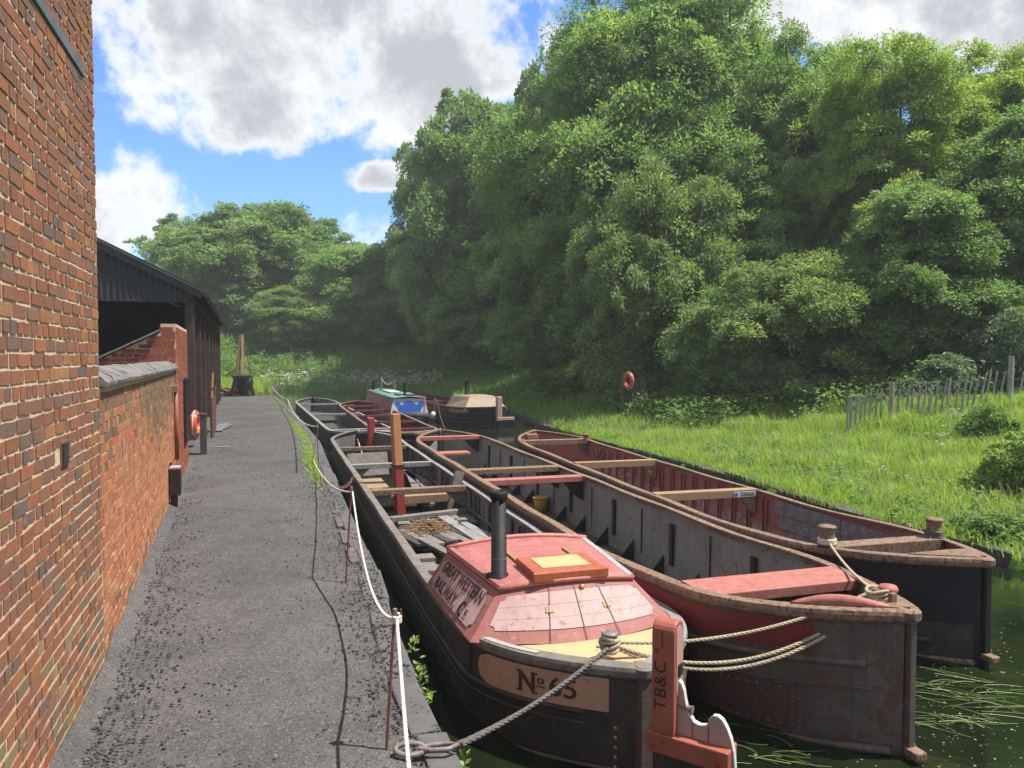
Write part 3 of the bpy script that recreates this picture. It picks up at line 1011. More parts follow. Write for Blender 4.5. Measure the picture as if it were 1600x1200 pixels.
# downpipe and black box on the garden wall
dp = empty('downpipe', W0 + UL * 7.45, 0, 'rust red downpipe with a grey bracket on the garden wall near its far end', 'pipe')
m = MB().tube([NL * 0.06 + Vector((0, 0, 1.72)), NL * 0.06 + Vector((0, 0, 0.6))], 0.035, 10)
put('pipe', m, M['pipe'], dp, smooth=True)
put('bracket', MB().box(tuple(NL * 0.05 + Vector((0, 0, 1.78))), (0.09, 0.16, 0.09), math.atan2(NL.y, NL.x)), M['steel'], dp, bevel=0.008)
bx = empty('water_meter_box', W0 + UL * 6.4, 0, 'black box with a pale lid standing against the garden wall', 'box')
rzL = math.atan2(NL.y, NL.x)
put('case', MB().box(tuple(NL * 0.10 + Vector((0, 0, 0.40))), (0.16, 0.24, 0.40), rzL), M['blackbox'], bx, bevel=0.006)
put('lid', MB().box(tuple(NL * 0.10 + Vector((0, 0, 0.615))), (0.15, 0.22, 0.03), rzL), M['flake'], bx, bevel=0.006)
put('back_board', MB().box(tuple(NL * 0.03 + Vector((0, 0, 0.42)) + UL * 0.16), (0.03, 0.10, 0.5), rzL), M['blackbox'], bx)
put('stand', MB().box(tuple(NL * 0.08 + Vector((0, 0, 0.10))), (0.10, 0.10, 0.22), rzL), M['shed_post'], bx)

# outbuilding at the end of the garden wall
O0 = W0 + UL * GL + NL * 0.03
ob = empty('brick_outbuilding', O0, 0, 'small red brick outbuilding with a sloping top behind the garden wall', 'building')
OLN, OH = 3.4, 2.86
SL = 1.9


def gable_top(u):
    return OH - 0.02 - 0.50 * u if u > 0.24 else OH


cen = [Vector((0, 0, 0)), UL * OLN, UL * OLN - NL * 0.24, -NL * 0.24]
put('front_wall', MB().hexa([p + Vector((0, 0, -0.2)) for p in cen], [p + Vector((0, 0, OH)) for p in cen]), M['mortar'], ob)
gb = [UL * 0.0 - NL * 0.24, -NL * (0.24 + SL), UL * 0.22 - NL * (0.24 + SL), UL * 0.22 - NL * 0.24]
tp = [gable_top(0.26), gable_top(0.24 + SL), gable_top(0.24 + SL), gable_top(0.26)]
put('side_wall', MB().hexa([p + Vector((0, 0, -0.2)) for p in gb], [p + Vector((0, 0, z)) for p, z in zip(gb, tp)]), M['mortar'], ob)
lay_bricks(ob, O0, UL, NL, OLN, lambda u: OH, 0.076, 0.226, lambda u, z: 'brick_new', 0.011, limit=170)
lay_bricks(ob, O0, -NL, -UL, 0.24 + SL, gable_top, 0.076, 0.226, lambda u, z: 'brick_new', 0.011, limit=130)
for k in range(5):
    a = -NL * (0.26 + k * 0.36) + Vector((0, 0, gable_top(0.26 + k * 0.36) + 0.02 + 0.012))
    b = -NL * (0.26 + k * 0.36 + 0.37) + Vector((0, 0, gable_top(0.26 + (k + 1) * 0.36) + 0.02))
    put('coping_slate', MB().bar(a + UL * 0.08, b + UL * 0.08, 0.34, 0.03), M['slate'], ob, bevel=0.005)
nb_ = empty('notice_board', O0 + UL * 2.2, 0, 'dark framed notice board on the outbuilding wall facing the path', 'sign')
put('board', MB().box(tuple(NL * 0.035 + Vector((0, 0, 1.25))), (0.03, 0.85, 1.15), rzL), M['sign_dark'], nb_)
for sgn in (-1, 1):
    put('frame', MB().box(tuple(NL * 0.045 + UL * (0.45 * sgn) + Vector((0, 0, 1.25))), (0.05, 0.06, 1.22), rzL), M['blackbox'], nb_)
    put('frame', MB().box(tuple(NL * 0.045 + Vector((0, 0, 1.25 + 0.60 * sgn))), (0.045, 0.84, 0.06), rzL), M['blackbox'], nb_)

# ------------------------------------------------------------------ open boat shed
S0 = Vector(D(296, 470, 21.0))
S0.z = 0
S1 = Vector(D(340, 525, 40.0))
S1.z = 0
US = (S1 - S0).normalized()
NS = Vector((US.y, -US.x, 0))
LS = (S1 - S0).length
ZE0, ZE1 = 3.86, 3.60
sh = empty('boat_shed', S0, 0, 'long open boat shed with rusty posts and dark corrugated gable beyond the outbuilding', 'shed')


def ze(u):
    return ZE0 + (ZE1 - ZE0) * u / LS


NP = 8
for k in range(NP):
    u = k * LS / (NP - 1)
    c = US * u
    put('post', MB().box((c.x, c.y, ze(u) / 2 - 0.1), (0.22, 0.24, ze(u) + 0.1), math.atan2(US.y, US.x)), M['shed_post'], sh, bevel=0.01)
    if k:
        put('brace', MB().bar(c + Vector((0, 0, ze(u) - 0.75)), c - US * 0.65 + Vector((0, 0, ze(u) - 0.12)), 0.10, 0.12), M['shed_post'], sh)
put('eave_beam', MB().bar(Vector((0, 0, ZE0 + 0.10)) - US * 0.15, US * (LS + 0.15) + Vector((0, 0, ZE1 + 0.10)), 0.2, 0.24), M['shed_post'], sh, bevel=0.01)
SW = 8.4
ROOF = 0.50


def corrugated(p0, du, dv_len, dv, nrm, pitch, amp, length):
    """ribs run along dv; the waves march along du"""
    n = int(length / pitch * 6)
    rows = [[], []]
    for i in range(n + 1):
        t_ = i * length / n
        w_ = amp * math.sin(i * 2 * math.pi / 6)
        rows[0].append(p0(t_)[0] + nrm * w_)
        rows[1].append(p0(t_)[1] + nrm * w_)
    return MB().grid(rows)


zr = Vector((0, 0, 1))
ZG0 = ZE0 - 0.10


def gable(t_):
    top = ZE0 + 0.30 + ROOF * min(t_, SW - t_)
    return (-NS * t_ - US * 0.14 + zr * ZG0, -NS * t_ - US * 0.14 + zr * top)


put('gable_cladding', corrugated(gable, None, None, None, -US, 0.15, 0.022, SW).mesh('gable_cladding', True), M['shed_clad'], sh)
put('gable_rail', MB().bar(-US * 0.10 + zr * (ZG0 + 0.04), -NS * SW - US * 0.10 + zr * (ZG0 + 0.04), 0.08, 0.10), M['shed_post'], sh)
rs = (NS * 1 - zr * ROOF).normalized()
rn = (NS * ROOF + zr).normalized()
nsh = 6
for side in (0, 1):
    for k in range(nsh):
        ua, ub_ = -0.28 + k * (LS + 0.55) / nsh, -0.28 + (k + 1) * (LS + 0.55) / nsh - 0.01
        def rf(t_, ua=ua, side=side):
            base = US * (ua + t_) + zr * (ze(ua + t_) + 0.36 + 0.005 * (k % 2))
            if side == 0:
                return (base + NS * 0.38 - zr * (0.38 * ROOF), base - NS * (SW / 2) + zr * (SW / 2 * ROOF))
            return (base - NS * (SW + 0.3) - zr * (0.3 * ROOF), base - NS * (SW / 2) + zr * (SW / 2 * ROOF))
        put('roof_sheet', corrugated(rf, None, None, None, zr, 0.15, 0.018, ub_ - ua).mesh('roof_sheet', True), M['pitch'], sh)
put('barge_board', MB().bar(NS * 0.36 - US * 0.22 + zr * (ZE0 + 0.30 - 0.36 * ROOF), -NS * (SW / 2) - US * 0.22 + zr * (ZE0 + 0.30 + SW / 2 * ROOF), 0.06, 0.26), M['pitch'], sh)
put('gutter', MB().tube([NS * 0.42 - US * 0.2 + zr * (ZE0 + 0.12), NS * 0.42 + US * (LS + .2) + zr * (ZE1 + 0.12)], 0.07, 8), M['pitch'], sh)
put('back_wall', MB().hexa([-NS * SW, -NS * SW + US * LS, -NS * (SW + .1) + US * LS, -NS * (SW + .1)],
                           [p + zr * 4.3 for p in (-NS * SW, -NS * SW + US * LS, -NS * (SW + .1) + US * LS, -NS * (SW + .1))]), M['shed_in'], sh)
put('end_wall', MB().hexa([US * LS, US * LS - NS * SW / 2, US * LS - NS * SW], [US * LS + zr * 3.9, US * LS - NS * SW / 2 + zr * (3.9 + ROOF * SW / 2), US * LS - NS * SW + zr * 3.9]), M['shed_in'], sh)
for k in range(4):
    u = 1.2 + k * LS / 4.2
    put('tie_beam', MB().bar(US * u + zr * (ze(u) + 0.1), US * u - NS * SW + zr * (ze(u) + 0.1), 0.12, 0.22), M['shed_in'], sh)
# ------------------------------------------------------------------ iron boats
RIV_V = [(math.cos(a), math.sin(a), 0.0) for a in [i * math.pi / 3 for i in range(6)]] + [(0.55 * math.cos(a), 0.55 * math.sin(a), 0.6) for a in [i * math.pi / 3 for i in range(6)]]
RIV_F = [(i, (i + 1) % 6, 6 + (i + 1) % 6, 6 + i) for i in range(6)] + [(6, 7, 8, 9, 10, 11)]


class Boat:
    def __init__(s, name, near, far, hb, zmid, znear, zfar, mats, label, Ln=1.6, Lf=2.2, p=2.2, floor=1.0, category='boat', group=None, bottom=-1.25, tip=0.05, Lr=None, Ls=3.2):
        near, far = Vector((near[0], near[1], 0)), Vector((far[0], far[1], 0))
        s.near, s.ax = near, (far - near).normalized()
        s.L = (far - near).length
        s.hb_, s.zm, s.zn, s.zf = hb, zmid, znear, zfar
        s.Ln, s.Lf, s.p, s.tip = Ln, Lf, p, tip
        s.Lr, s.Ls = Lr or Ln, Ls
        s.rt = Vector((s.ax.y, -s.ax.x, 0))
        s.rz = math.atan2(s.ax.y, s.ax.x) - math.pi / 2
        s.root = empty(name, (near.x, near.y, WATER), s.rz, label, category, group)
        s.fl = zmid - floor
        s.m = mats
        s.bot = bottom

    def put(s, name, me, mat, parent=None, **kw):
        o = put(name, me, mat, parent or s.root, **kw)
        if parent is None:
            o.location = (0, 0, -WATER)
        return o

    def loc(s, q):
        d = Vector((q[0], q[1], 0)) - s.near
        return d.dot(s.rt), d.dot(s.ax)

    def st(s, px, py, z=None):
        return s.loc(P(px, py, s.zm if z is None else z))

    def b(s, y, side=-1):
        e = min(max(y / (s.Lr if side > 0 else s.Ln), 0), 1)
        f = min(max((s.L - y) / s.Lf, 0), 1)
        return s.tip + (s.hb_ - s.tip) * (1 - (1 - e) ** s.p) * (1 - (1 - f) ** s.p)

    def z(s, y):
        e = max(1 - y / s.Ls, 0)
        f = max(1 - (s.L - y) / 3.6, 0)
        return s.zm + (s.zn - s.zm) * e * e + (s.zf - s.zm) * f * f

    def pt(s, side, y, off, z):
        h = 0.02
        b_ = lambda q: s.b(q, side)
        d = (b_(y + h) - b_(y - h)) / (2 * h) if h < y < s.L - h else (b_(y + h) - b_(y)) / h if y <= h else (b_(y) - b_(y - h)) / h
        n = Vector((1, -d)).normalized()
        x = max(s.b(y, side) + n.x * off, 0.001)
        return Vector((side * x, y + n.y * off, z))

    def stations(s, a=0.0, b=None, step=0.7):
        b = s.L if b is None else b
        out = [a]
        while out[-1] < b - 1e-6:
            y = out[-1]
            st = 0.11 if (y < max(s.Ln, s.Lr) or y > s.L - s.Lf) else step
            out.append(min(y + st, b))
        return out

    def shell(s):
        ss = s.stations()
        m = MB()
        for side in (-1, 1):
            rows = []
            for k in range(6):
                f = k / 5
                rows.append([s.pt(side, y, -0.10 * f ** 3, s.z(y) * (1 - f) + s.bot * f) for y in ss])
            m.grid(rows)
        s.hull = s.put('hull', m.mesh('hull', True), s.m['hull'])
        m = MB()
        for side in (-1, 1):
            rows = []
            for k in range(5):
                f = k / 4
                rows.append([s.pt(side, y, -0.03 - 0.03 * f, (s.z(y) - 0.01) * (1 - f) + s.fl * f) for y in ss])
            m.grid(rows)
        s.inner = s.put('inner_side', m.mesh('inner_side', True), s.m['inner'])
        m = MB()
        m.grid([[s.pt(-1, y, -0.03, s.fl) for y in ss], [Vector((0, y, s.fl + 0.015)) for y in ss], [s.pt(1, y, -0.03, s.fl) for y in ss]])
        s.put('floor', m.mesh('floor', True), s.m['floor'])

    def rail(s, mat, out=0.03, inn=0.085, h=0.055, wob=0.004, mat_r=None):
        ss = s.stations(0.0, s.L, 0.35)
        for side in (-1, 1):
            rows = []
            prof = [(out * 0.45, -h), (out * 0.95, -h * 0.7), (out, -h * 0.1), (out * 0.7, h * 0.34), (out * 0.3, h * 0.42), (-inn, h * 0.42), (-inn, h * 0.05), (-0.03, h * 0.02), (-0.03, -h)]
            for (o_, dz) in prof + prof[:1]:
                rows.append([s.pt(side, y, o_ + wob * math.sin(y * 3.1 + o_ * 40) , s.z(y) + dz + wob * math.sin(y * 2.2 + 9 * side)) for y in ss])
            s.put('gunwale', MB().grid(rows).mesh('gunwale', False), (mat_r or mat) if side > 0 else mat)
        for y in (0.0, s.L):
            s.put('rail_cap', MB().lathe((0, y + (0.012 if y == 0 else -0.012), s.z(y)), [(out + 0.030, -h), (out + 0.05, -h * 0.6), (out + 0.05, h * 0.25), (out + 0.03, h * 0.46)], 14), mat)

    def strake(s, depth, r, mat, a=0.05, b=None, name='rubbing_strake', sides=(-1, 1)):
        b = s.L - 0.05 if b is None else b
        for side in sides:
            pts = [s.pt(side, y, 0.004, s.z(y) - depth) for y in s.stations(a, b, 0.6)]
            s.put(name, MB().tube(pts, r, 6).mesh(name, True), mat)

    def patch(s, name, side, y0, y1, d0, d1, off, mat, parent=None, rnd_end=False, smooth=True, **kw):
        """a plate lying on the outside of the hull between depths d0 and d1 below the gunwale"""
        ss = s.stations(y0, y1, 0.2)
        rows = []
        for k in range(7):
            f = k / 6
            row = []
            for y in ss:
                y2 = y
                if rnd_end and y > y1 - 0.2:
                    lim = y1 - 0.13 + 0.13 * math.sqrt(max(0, 1 - (2 * f - 1) ** 2))
                    y2 = min(y, lim)
                dd = d0 + (d1 - d0) * f
                zz = s.z(y2) - dd
                ff = (s.z(y2) - zz) / (s.z(y2) - s.bot)
                row.append(s.pt(side, y2, off - 0.10 * ff ** 3, zz))
            rows.append(row)
        return s.put(name, MB().grid(rows).mesh(name, smooth), mat, parent, **kw)

    def rivets(s, spots, r, mat, name='rivets'):
        """spots: (point, normal)"""
        m = MB()
        for (p, n) in spots:
            q_ = Vector(n).to_track_quat('Z', 'Y').to_matrix()
            m.add([Vector(p) + q_ @ (Vector(v) * r) for v in RIV_V], RIV_F)
        if m.v:
            s.put(name, m.mesh(name, True), mat, kind='stuff')

    def side_rivets(s, side, y0, y1, depth, step, off=0.006):
        out = []
        y = y0
        while y <= y1:
            a, b = s.pt(side, y - 0.02, off, s.z(y) - depth), s.pt(side, y + 0.02, off, s.z(y) - depth)
            ff = depth / (s.z(y) - s.bot)
            n = (b - a).cross(Vector((0, 0, 1))) * side
            p = s.pt(side, y, off - 0.10 * ff ** 3, s.z(y) - depth)
            out.append((p, n.normalized()))
            y += step
        return out

    def beam(s, y, wd, th, mat, dz=0.0, name='crossbeam', over=0.0, bevel=0.008, skew=0.0):
        za = s.z(y) + dz
        m = MB()
        xl, xr = s.b(y, -1) - 0.03 + over, s.b(y, 1) - 0.03 + over
        m.box(((xr - xl) / 2, y, za - th / 2), (xl + xr, wd, th), skew)
        return s.put(name, m, mat, bevel=bevel)

    def knee(s, side, y, mat, h=0.28, w_=0.34, t_=0.02):
        x = side * (s.b(y, side) - 0.062)
        z = s.z(y) - 0.07
        a = [(x, y - t_, z), (x - side * w_, y - t_, z), (x - side * w_ * 0.35, y - t_, z - h * 0.75), (x, y - t_, z - h)]
        b = [(p[0], y + t_, p[2]) for p in a]
        return s.put('knee', MB().hexa(a, b), mat)

    def foot_knee(s, side, y, mat, h=0.30, w_=0.22, t_=0.012):
        x = side * (s.b(y, side) - 0.066)
        z = s.fl + 0.002
        a = [(x, y - t_, z), (x - side * w_, y - t_, z), (x - side * w_, y - t_, z + 0.05), (x, y - t_, z + h)]
        b = [(p[0], y + t_, p[2]) for p in a]
        return s.put('floor_bracket', MB().hexa(a, b), mat)

    def rib(s, side, y, mat, wd=0.05, th=0.035, top=0.06, bottom=0.02):
        x0 = s.b(y, side) - 0.058 - th / 2
        zt, zb = s.z(y) - top, s.fl + bottom
        return s.put('rib', MB().box((side * x0, y, (zt + zb) / 2), (th, wd, zt - zb)), mat)

    def stem(s, far, mat, wd=0.06, dep=0.06, rise=-0.02):
        y = s.L if far else 0.0
        sg = 1 if far else -1
        pts = [(-wd / 2, y - sg * 0.14, 0), (wd / 2, y - sg * 0.14, 0), (wd / 2 * .8, y + sg * dep * 0.4, 0), (-wd / 2 * .8, y + sg * dep * 0.4, 0)]
        zt = s.z(y) + rise
        return s.put('stem_post', MB().hexa([(p[0], p[1], s.bot) for p in pts], [(p[0], p[1], zt) for p in pts]), mat, bevel=0.008)

    def deck(s, y0, y1, mat, dz=0.028, name='end_deck'):
        ss = s.stations(y0, y1, 0.3)
        m = MB()
        m.grid([[s.pt(-1, y, -0.05, s.z(y) + dz) for y in ss], [Vector((0, y, s.z(y) + dz + 0.015)) for y in ss], [s.pt(1, y, -0.05, s.z(y) + dz) for y in ss]])
        o = s.put(name, m, mat)
        md = o.modifiers.new('thick', 'SOLIDIFY')
        md.thickness = 0.03
        md.offset = -1
        return o

    def local_to_world(s, v):
        v = Vector(v)
        return s.near + s.rt * v.x + s.ax * v.y + Vector((0, 0, v.z))


def lettering(boat, txt, size, fn, mat, parent, name='lettering', bold=0.0, space=1.0):
    vs, fs = text_geo(txt, size, bold, space)
    m = MB().add([fn(x, y) for x, y in vs], fs)
    return boat.put(name, m, mat, parent)


# ---------------- the cabin boat moored beside the path
b65 = Boat('iron_boat', (0.92, 5.26), (-4.74, 23.6), 0.945, -0.05, 0.13, 0.02,
           dict(hull=M['hull_dark'], inner=M['inner_dark'], floor=M['wet_wood']),
           'dark iron open boat with a pink cabin at its stern moored beside the path', floor=0.75, Ln=1.55, Ls=3.8)
b65.shell()
b65.rail(M['rail_grey'], 0.03, 0.08, 0.06, mat_r=M['rail_pale'])
b65.strake(0.34, 0.022, M['hull_dark'], 0.25, None)
b65.strake(0.42, 0.015, M['hull_dark'], 0.25, None, 'plate_lap')
b65.strake(0.72, 0.014, M['hull_grey'], 0.1, None, 'plate_lap')
b65.strake(0.80, 0.012, M['hull_grey'], 0.1, None, 'plate_lap')
b65.stem(False, M['hull_grey'], 0.13, 0.13)
b65.stem(True, M['hull_dark'])
for y in np.arange(1.25, b65.L - 1, 1.15):
    for side in (-1,):
        b65.patch('butt_strap', side, y, y + 0.05, 0.06, 0.85, 0.006, M['hull_black'], smooth=False)
sp = []
for y in np.arange(1.25, 12, 1.15):
    for k in range(8):
        ff = 0
        sp += [(b65.pt(-1, y + 0.09, 0.004, b65.z(y) - 0.1 - k * 0.09), Vector((-1, 0, 0)))]
b65.rivets(sp, 0.012, M['hull_dark'])
wood_top = M['rail_rust']
for (ax_, ay_, bx_, by_, wd, mt) in [(572, 770, 740, 757, 0.17, M['rail_rust']), (547, 728, 682, 721, 0.16, M['rail_pale']), (530, 700, 642, 697, 0.15, M['rail_rust'])]:
    (_, y1), (_, y2) = b65.st(ax_, ay_), b65.st(bx_, by_)
    yb = (y1 + y2) / 2
    b65.beam(yb, wd, 0.10, mt, dz=0.02)
    for side in (-1, 1):
        b65.knee(side, yb, M['inner_dark'], 0.34, 0.42)
for i, y in enumerate(np.arange(3.6, b65.L - 2.0, 0.62)):
    b65.rib(1, y, M['inner_dark'] if i % 2 else M['old_wood'], 0.05 if i % 2 else 0.16, 0.03)
    b65.rib(-1, y, M['inner_dark'], 0.06, 0.03)
    if i % 2:
        b65.rib(1, y + 0.09, M['strap_black'], 0.03, 0.04)
b65.put('inner_strake', MB().tube([b65.pt(1, y, -0.085, b65.z(y) - 0.36) for y in b65.stations(3.2, b65.L - 2, 0.6)], 0.022, 6), M['inner_dark'])
g = MB()
ss = b65.stations(3.1, b65.L - 0.5, 0.6)
g.grid([[b65.pt(-1, y, -0.05, b65.fl + 0.10) for y in ss], [b65.pt(1, y, -0.05, b65.fl + 0.10) for y in ss]])
b65.put('bilge_water', g, M['water'])
# name panel with lettering
pan = b65.patch('name_panel', -1, 0.13, 1.12, 0.075, 0.315, 0.012, M['peach'], rnd_end=True)


def on_stern(x, y):
    yy2 = 0.50 - x
    dd = 0.195 - y
    zz = b65.z(yy2) - dd
    ff = dd / (b65.z(yy2) - b65.bot)
    return b65.pt(-1, yy2, 0.0165 - 0.10 * ff ** 3, zz)


lettering(b65, 'N', 0.20, lambda x, y: on_stern(x * 0.9 - 0.115, y), M['letter_brown'], pan, bold=0.006)
lettering(b65, 'o', 0.10, lambda x, y: on_stern(x - 0.015, y + 0.035), M['letter_brown'], pan, bold=0.001)
lettering(b65, '65', 0.20, lambda x, y: on_stern(x * 0.9 + 0.125, y), M['letter_brown'], pan, bold=0.002)
for xx in (-0.175, -0.055):     # serifs of the N
    for yy2 in (-0.072, 0.072):
        v_ = [on_stern(xx + a_, yy2 + c_) for a_, c_ in ((-.022, -.006), (.022, -.006), (.022, .006), (-.022, .006))]
        b65.put('serif', MB().add(v_, [(0, 1, 2, 3)]), M['letter_brown'], pan)
m = MB()
for (c_, w2) in ((-0.015, 0.03),):
    m.add([on_stern(c_ - w2, -0.012), on_stern(c_ + w2, -0.012), on_stern(c_ + w2, -0.022), on_stern(c_ - w2, -0.022)], [(0, 1, 2, 3)])
b65.put('underline', m, M['letter_brown'], pan)
sp = b65.side_rivets(-1, 0.15, 0.16, 0.10, 0.05, 0.014)
b65.rivets([(b65.pt(-1, 0.155, 0.013, b65.z(0.15) - 0.095 - k * 0.04), (b65.pt(-1, 0.18, 0, 0) - b65.pt(-1, 0.13, 0, 0)).cross(Vector((0, 0, 1))) * -1) for k in range(6)]
           + [(b65.pt(-1, 0.10, 0.006, b65.z(0.1) - 0.42 - k * 0.07), Vector((-0.8, -0.6, 0))) for k in range(9)], 0.013, M['peach'], 'panel_rivets')
# aft deck
ss = b65.stations(0.02, 1.35, 0.12)
m = MB()
m.grid([[b65.pt(-1, y, -0.07, b65.z(y) - 0.03) for y in ss], [Vector((0, y, b65.z(y) - 0.022)) for y in ss], [b65.pt(1, y, -0.07, b65.z(y) - 0.03) for y in ss]])
b65.put('aft_deck', m, M['yellow'])
b65.put('worn_edge', MB().grid([[b65.pt(-1, y, -0.005, b65.z(y) + 0.028) for y in b65.stations(0.55, 1.10, .1)], [b65.pt(-1, y, -0.055, b65.z(y) + 0.0285) for y in b65.stations(0.55, 1.10, .1)]]), M['flake'])
b65.put('stern_cleat', MB().tube([(-0.05, 0.05, 0.10), (-0.02, 0.10, 0.14), (0.02, 0.10, 0.14), (0.06, 0.04, 0.08)], 0.02, 8), M['rail_rust'], smooth=True)

# cabin: tapering in plan and leaning in on every side
cab = b65.put('cabin', MB(), None)
CB = {}
yb0, yb1 = 1.10, 2.90
zb0, zb1 = 0.035, -0.03
yt0, yt1 = 1.29, 2.66
zt = 0.365
hb0, hb1, ht0, ht1 = 0.90, 0.91, 0.61, 0.74
XC = -0.075
BL, BR, TL, TR = Vector((XC - hb0, yb0, zb0)), Vector((XC + hb0, yb0, zb0)), Vector((XC - ht0, yt0, zt)), Vector((XC + ht0, yt0, zt))
FBL, FBR, FTL, FTR = Vector((XC - hb1, yb1, zb1)), Vector((XC + hb1, yb1, zb1)), Vector((XC - ht1, yt1, zt)), Vector((XC + ht1, yt1, zt))
CM = Vector((0, 0.955, 0.0))


def quadmap(a, b, c, d, bow=None):
    """a bottom-left, b bottom-right, c top-right, d top-left, seen from outside"""
    n = (b - a).cross(d - a).normalized()

    def f(u, v, off=0.0):
        p = (a * (1 - u) + b * u) * (1 - v) + (d * (1 - u) + c * u) * v
        if bow is not None:
            k = 4 * u * (1 - u)
            p = p + (bow[0] * (1 - v) + bow[1] * v) * k
        return p + n * off
    return f


aft = quadmap(BL, BR, TR, TL, (Vector((0, -0.24, 0.0)), Vector((0, -0.10, 0.06))))
lft = quadmap(FBL, BL, TL, FTL)
rgt = quadmap(BR, FBR, FTR, TR)
fwd = quadmap(FBR, FBL, FTL, FTR, (Vector((0, 0, 0)), Vector((0, 0, 0.06))))


def panel(fn, u0, u1, v0, v1, off, n=10, k=2):
    return MB().grid([[fn(u0 + (u1 - u0) * i / n, v0 + (v1 - v0) * j / k, off) for i in range(n + 1)] for j in range(k + 1)])


def notch_panel(fn, u0, u1, v0, v1, off, ru, rv, n=6):
    """a panel with scalloped-in corners"""
    pts = []
    for (cu_, cv_, sx, sy, rev) in ((u1, v0, -1, 1, False), (u1, v1, -1, -1, True), (u0, v1, 1, -1, False), (u0, v0, 1, 1, True)):
        arc = [(cu_ + sx * ru * math.cos(math.pi / 2 * i / n), cv_ + sy * rv * math.sin(math.pi / 2 * i / n)) for i in range(n + 1)]
        pts += arc[::-1] if rev else arc
    c_ = ((u0 + u1) / 2, (v0 + v1) / 2)
    ring = []
    for i, p_ in enumerate(pts):
        p2 = pts[(i + 1) % len(pts)]
        nq = max(1, int(round(max(abs(p2[0] - p_[0]) * 40, abs(p2[1] - p_[1]) * 14))))
        for t_ in range(nq):
            ring.append((p_[0] + (p2[0] - p_[0]) * t_ / nq, p_[1] + (p2[1] - p_[1]) * t_ / nq))
    nr = len(ring)
    v2 = [Vector(p_) for p_ in ring]
    rg2 = np.array(ring)
    for i in range(1, 40):
        for j in range(1, 12):
            q_ = (i / 40, j / 12)
            if inside(np.array([q_[0]]), np.array([q_[1]]), rg2)[0]:
                v2.append(Vector(q_))
    o2, _, f2, _, _, _ = delaunay_2d_cdt(v2, [(i, (i + 1) % nr) for i in range(nr)], [], 0, 1e-6)
    f2 = [tuple(f) for f in f2 if inside(np.array([sum(o2[i][0] for i in f) / len(f)]), np.array([sum(o2[i][1] for i in f) / len(f)]), rg2)[0]]
    return MB().add([fn(p_[0], p_[1], off) for p_ in o2], f2)


m = MB()
m.grid([[aft(i / 40, j / 12) for i in range(41)] for j in range(13)])
m.grid([[lft(i / 3, j / 3) for i in range(4)] for j in range(4)])
m.grid([[rgt(i / 3, j / 3) for i in range(4)] for j in range(4)])
m.grid([[fwd(i / 10, j / 3) for i in range(11)] for j in range(4)])
cab.data = m.mesh('cabin')
cab.data.materials.append(M['rose'])
pl_a = b65.put('aft_panel', notch_panel(aft, 0.05, 0.95, 0.22, 0.85, 0.006, 0.03, 0.09), M['pink'], cab)
pl_l = b65.put('side_panel', notch_panel(lft, 0.06, 0.93, 0.13, 0.88, 0.006, 0.045, 0.11), M['pink'], cab)
# doors: joints, hinges, knob
for u in (0.335, 0.505, 0.675):
    b65.put('door_joint', panel(aft, u - 0.0022, u + 0.0022, 0.02, 0.99, 0.0115, 1, 12), M['letter_brown'], cab)
for v in (0.42, 0.64):
    b65.put('board_joint', panel(aft, 0.06, 0.94, v - 0.004, v + 0.0, 0.0085, 40, 1), M['board_line'], cab)
for u in (0.335, 0.675):
    h_ = b65.put('hinge', panel(aft, u - 0.022, u + 0.022, 0.50, 0.60, 0.014, 1, 1), M['hinge'], cab)
    h_.modifiers.new('thick', 'SOLIDIFY').thickness = 0.008
    b65.put('hinge_pin', MB().tube([aft(u, 0.49, 0.02), aft(u, 0.61, 0.02)], 0.006, 6), M['brass'], cab)
b65.put('knob', MB().lathe(tuple(aft(0.56, 0.885, 0.008)), [(0.022, -0.01), (0.026, 0.004), (0.014, 0.016), (0.004, 0.02)], 12), M['brass'], cab, smooth=True)
# lettering on the side (u grows aft, v up)
sw, shh = (BL - FBL).length, (TL - BL).length


def on_side(cx, cy, slope=0.0, sx=1.0):
    return lambda x, y: lft(cx + x * sx / sw, cy + (y + slope * x) / shh, 0.012)


lettering(b65, 'GREAT WESTERN', 0.178, on_side(0.50, 0.70, 0, 1.0), M['letter'], pl_l, bold=0.005, space=1.02)
lettering(b65, 'RAILWAY,', 0.180, on_side(0.36, 0.29, 0, 1.0), M['letter'], pl_l, bold=0.005, space=1.02)
lettering(b65, 'C', 0.20, on_side(0.70, 0.285, 0, 1.0), M['letter'], pl_l, bold=0.005)
lettering(b65, 'o', 0.12, on_side(0.785, 0.33, 0, 1.0), M['letter'], pl_l, bold=0.003)
b65.put('underline', panel(lft, 0.765, 0.815, 0.175, 0.195, 0.012, 1, 1), M['letter'], pl_l)
lettering(b65, 'OC 14010 20', 0.085, on_side(0.47, 0.50, 0, 1.0), M['letter_faint'], pl_l)
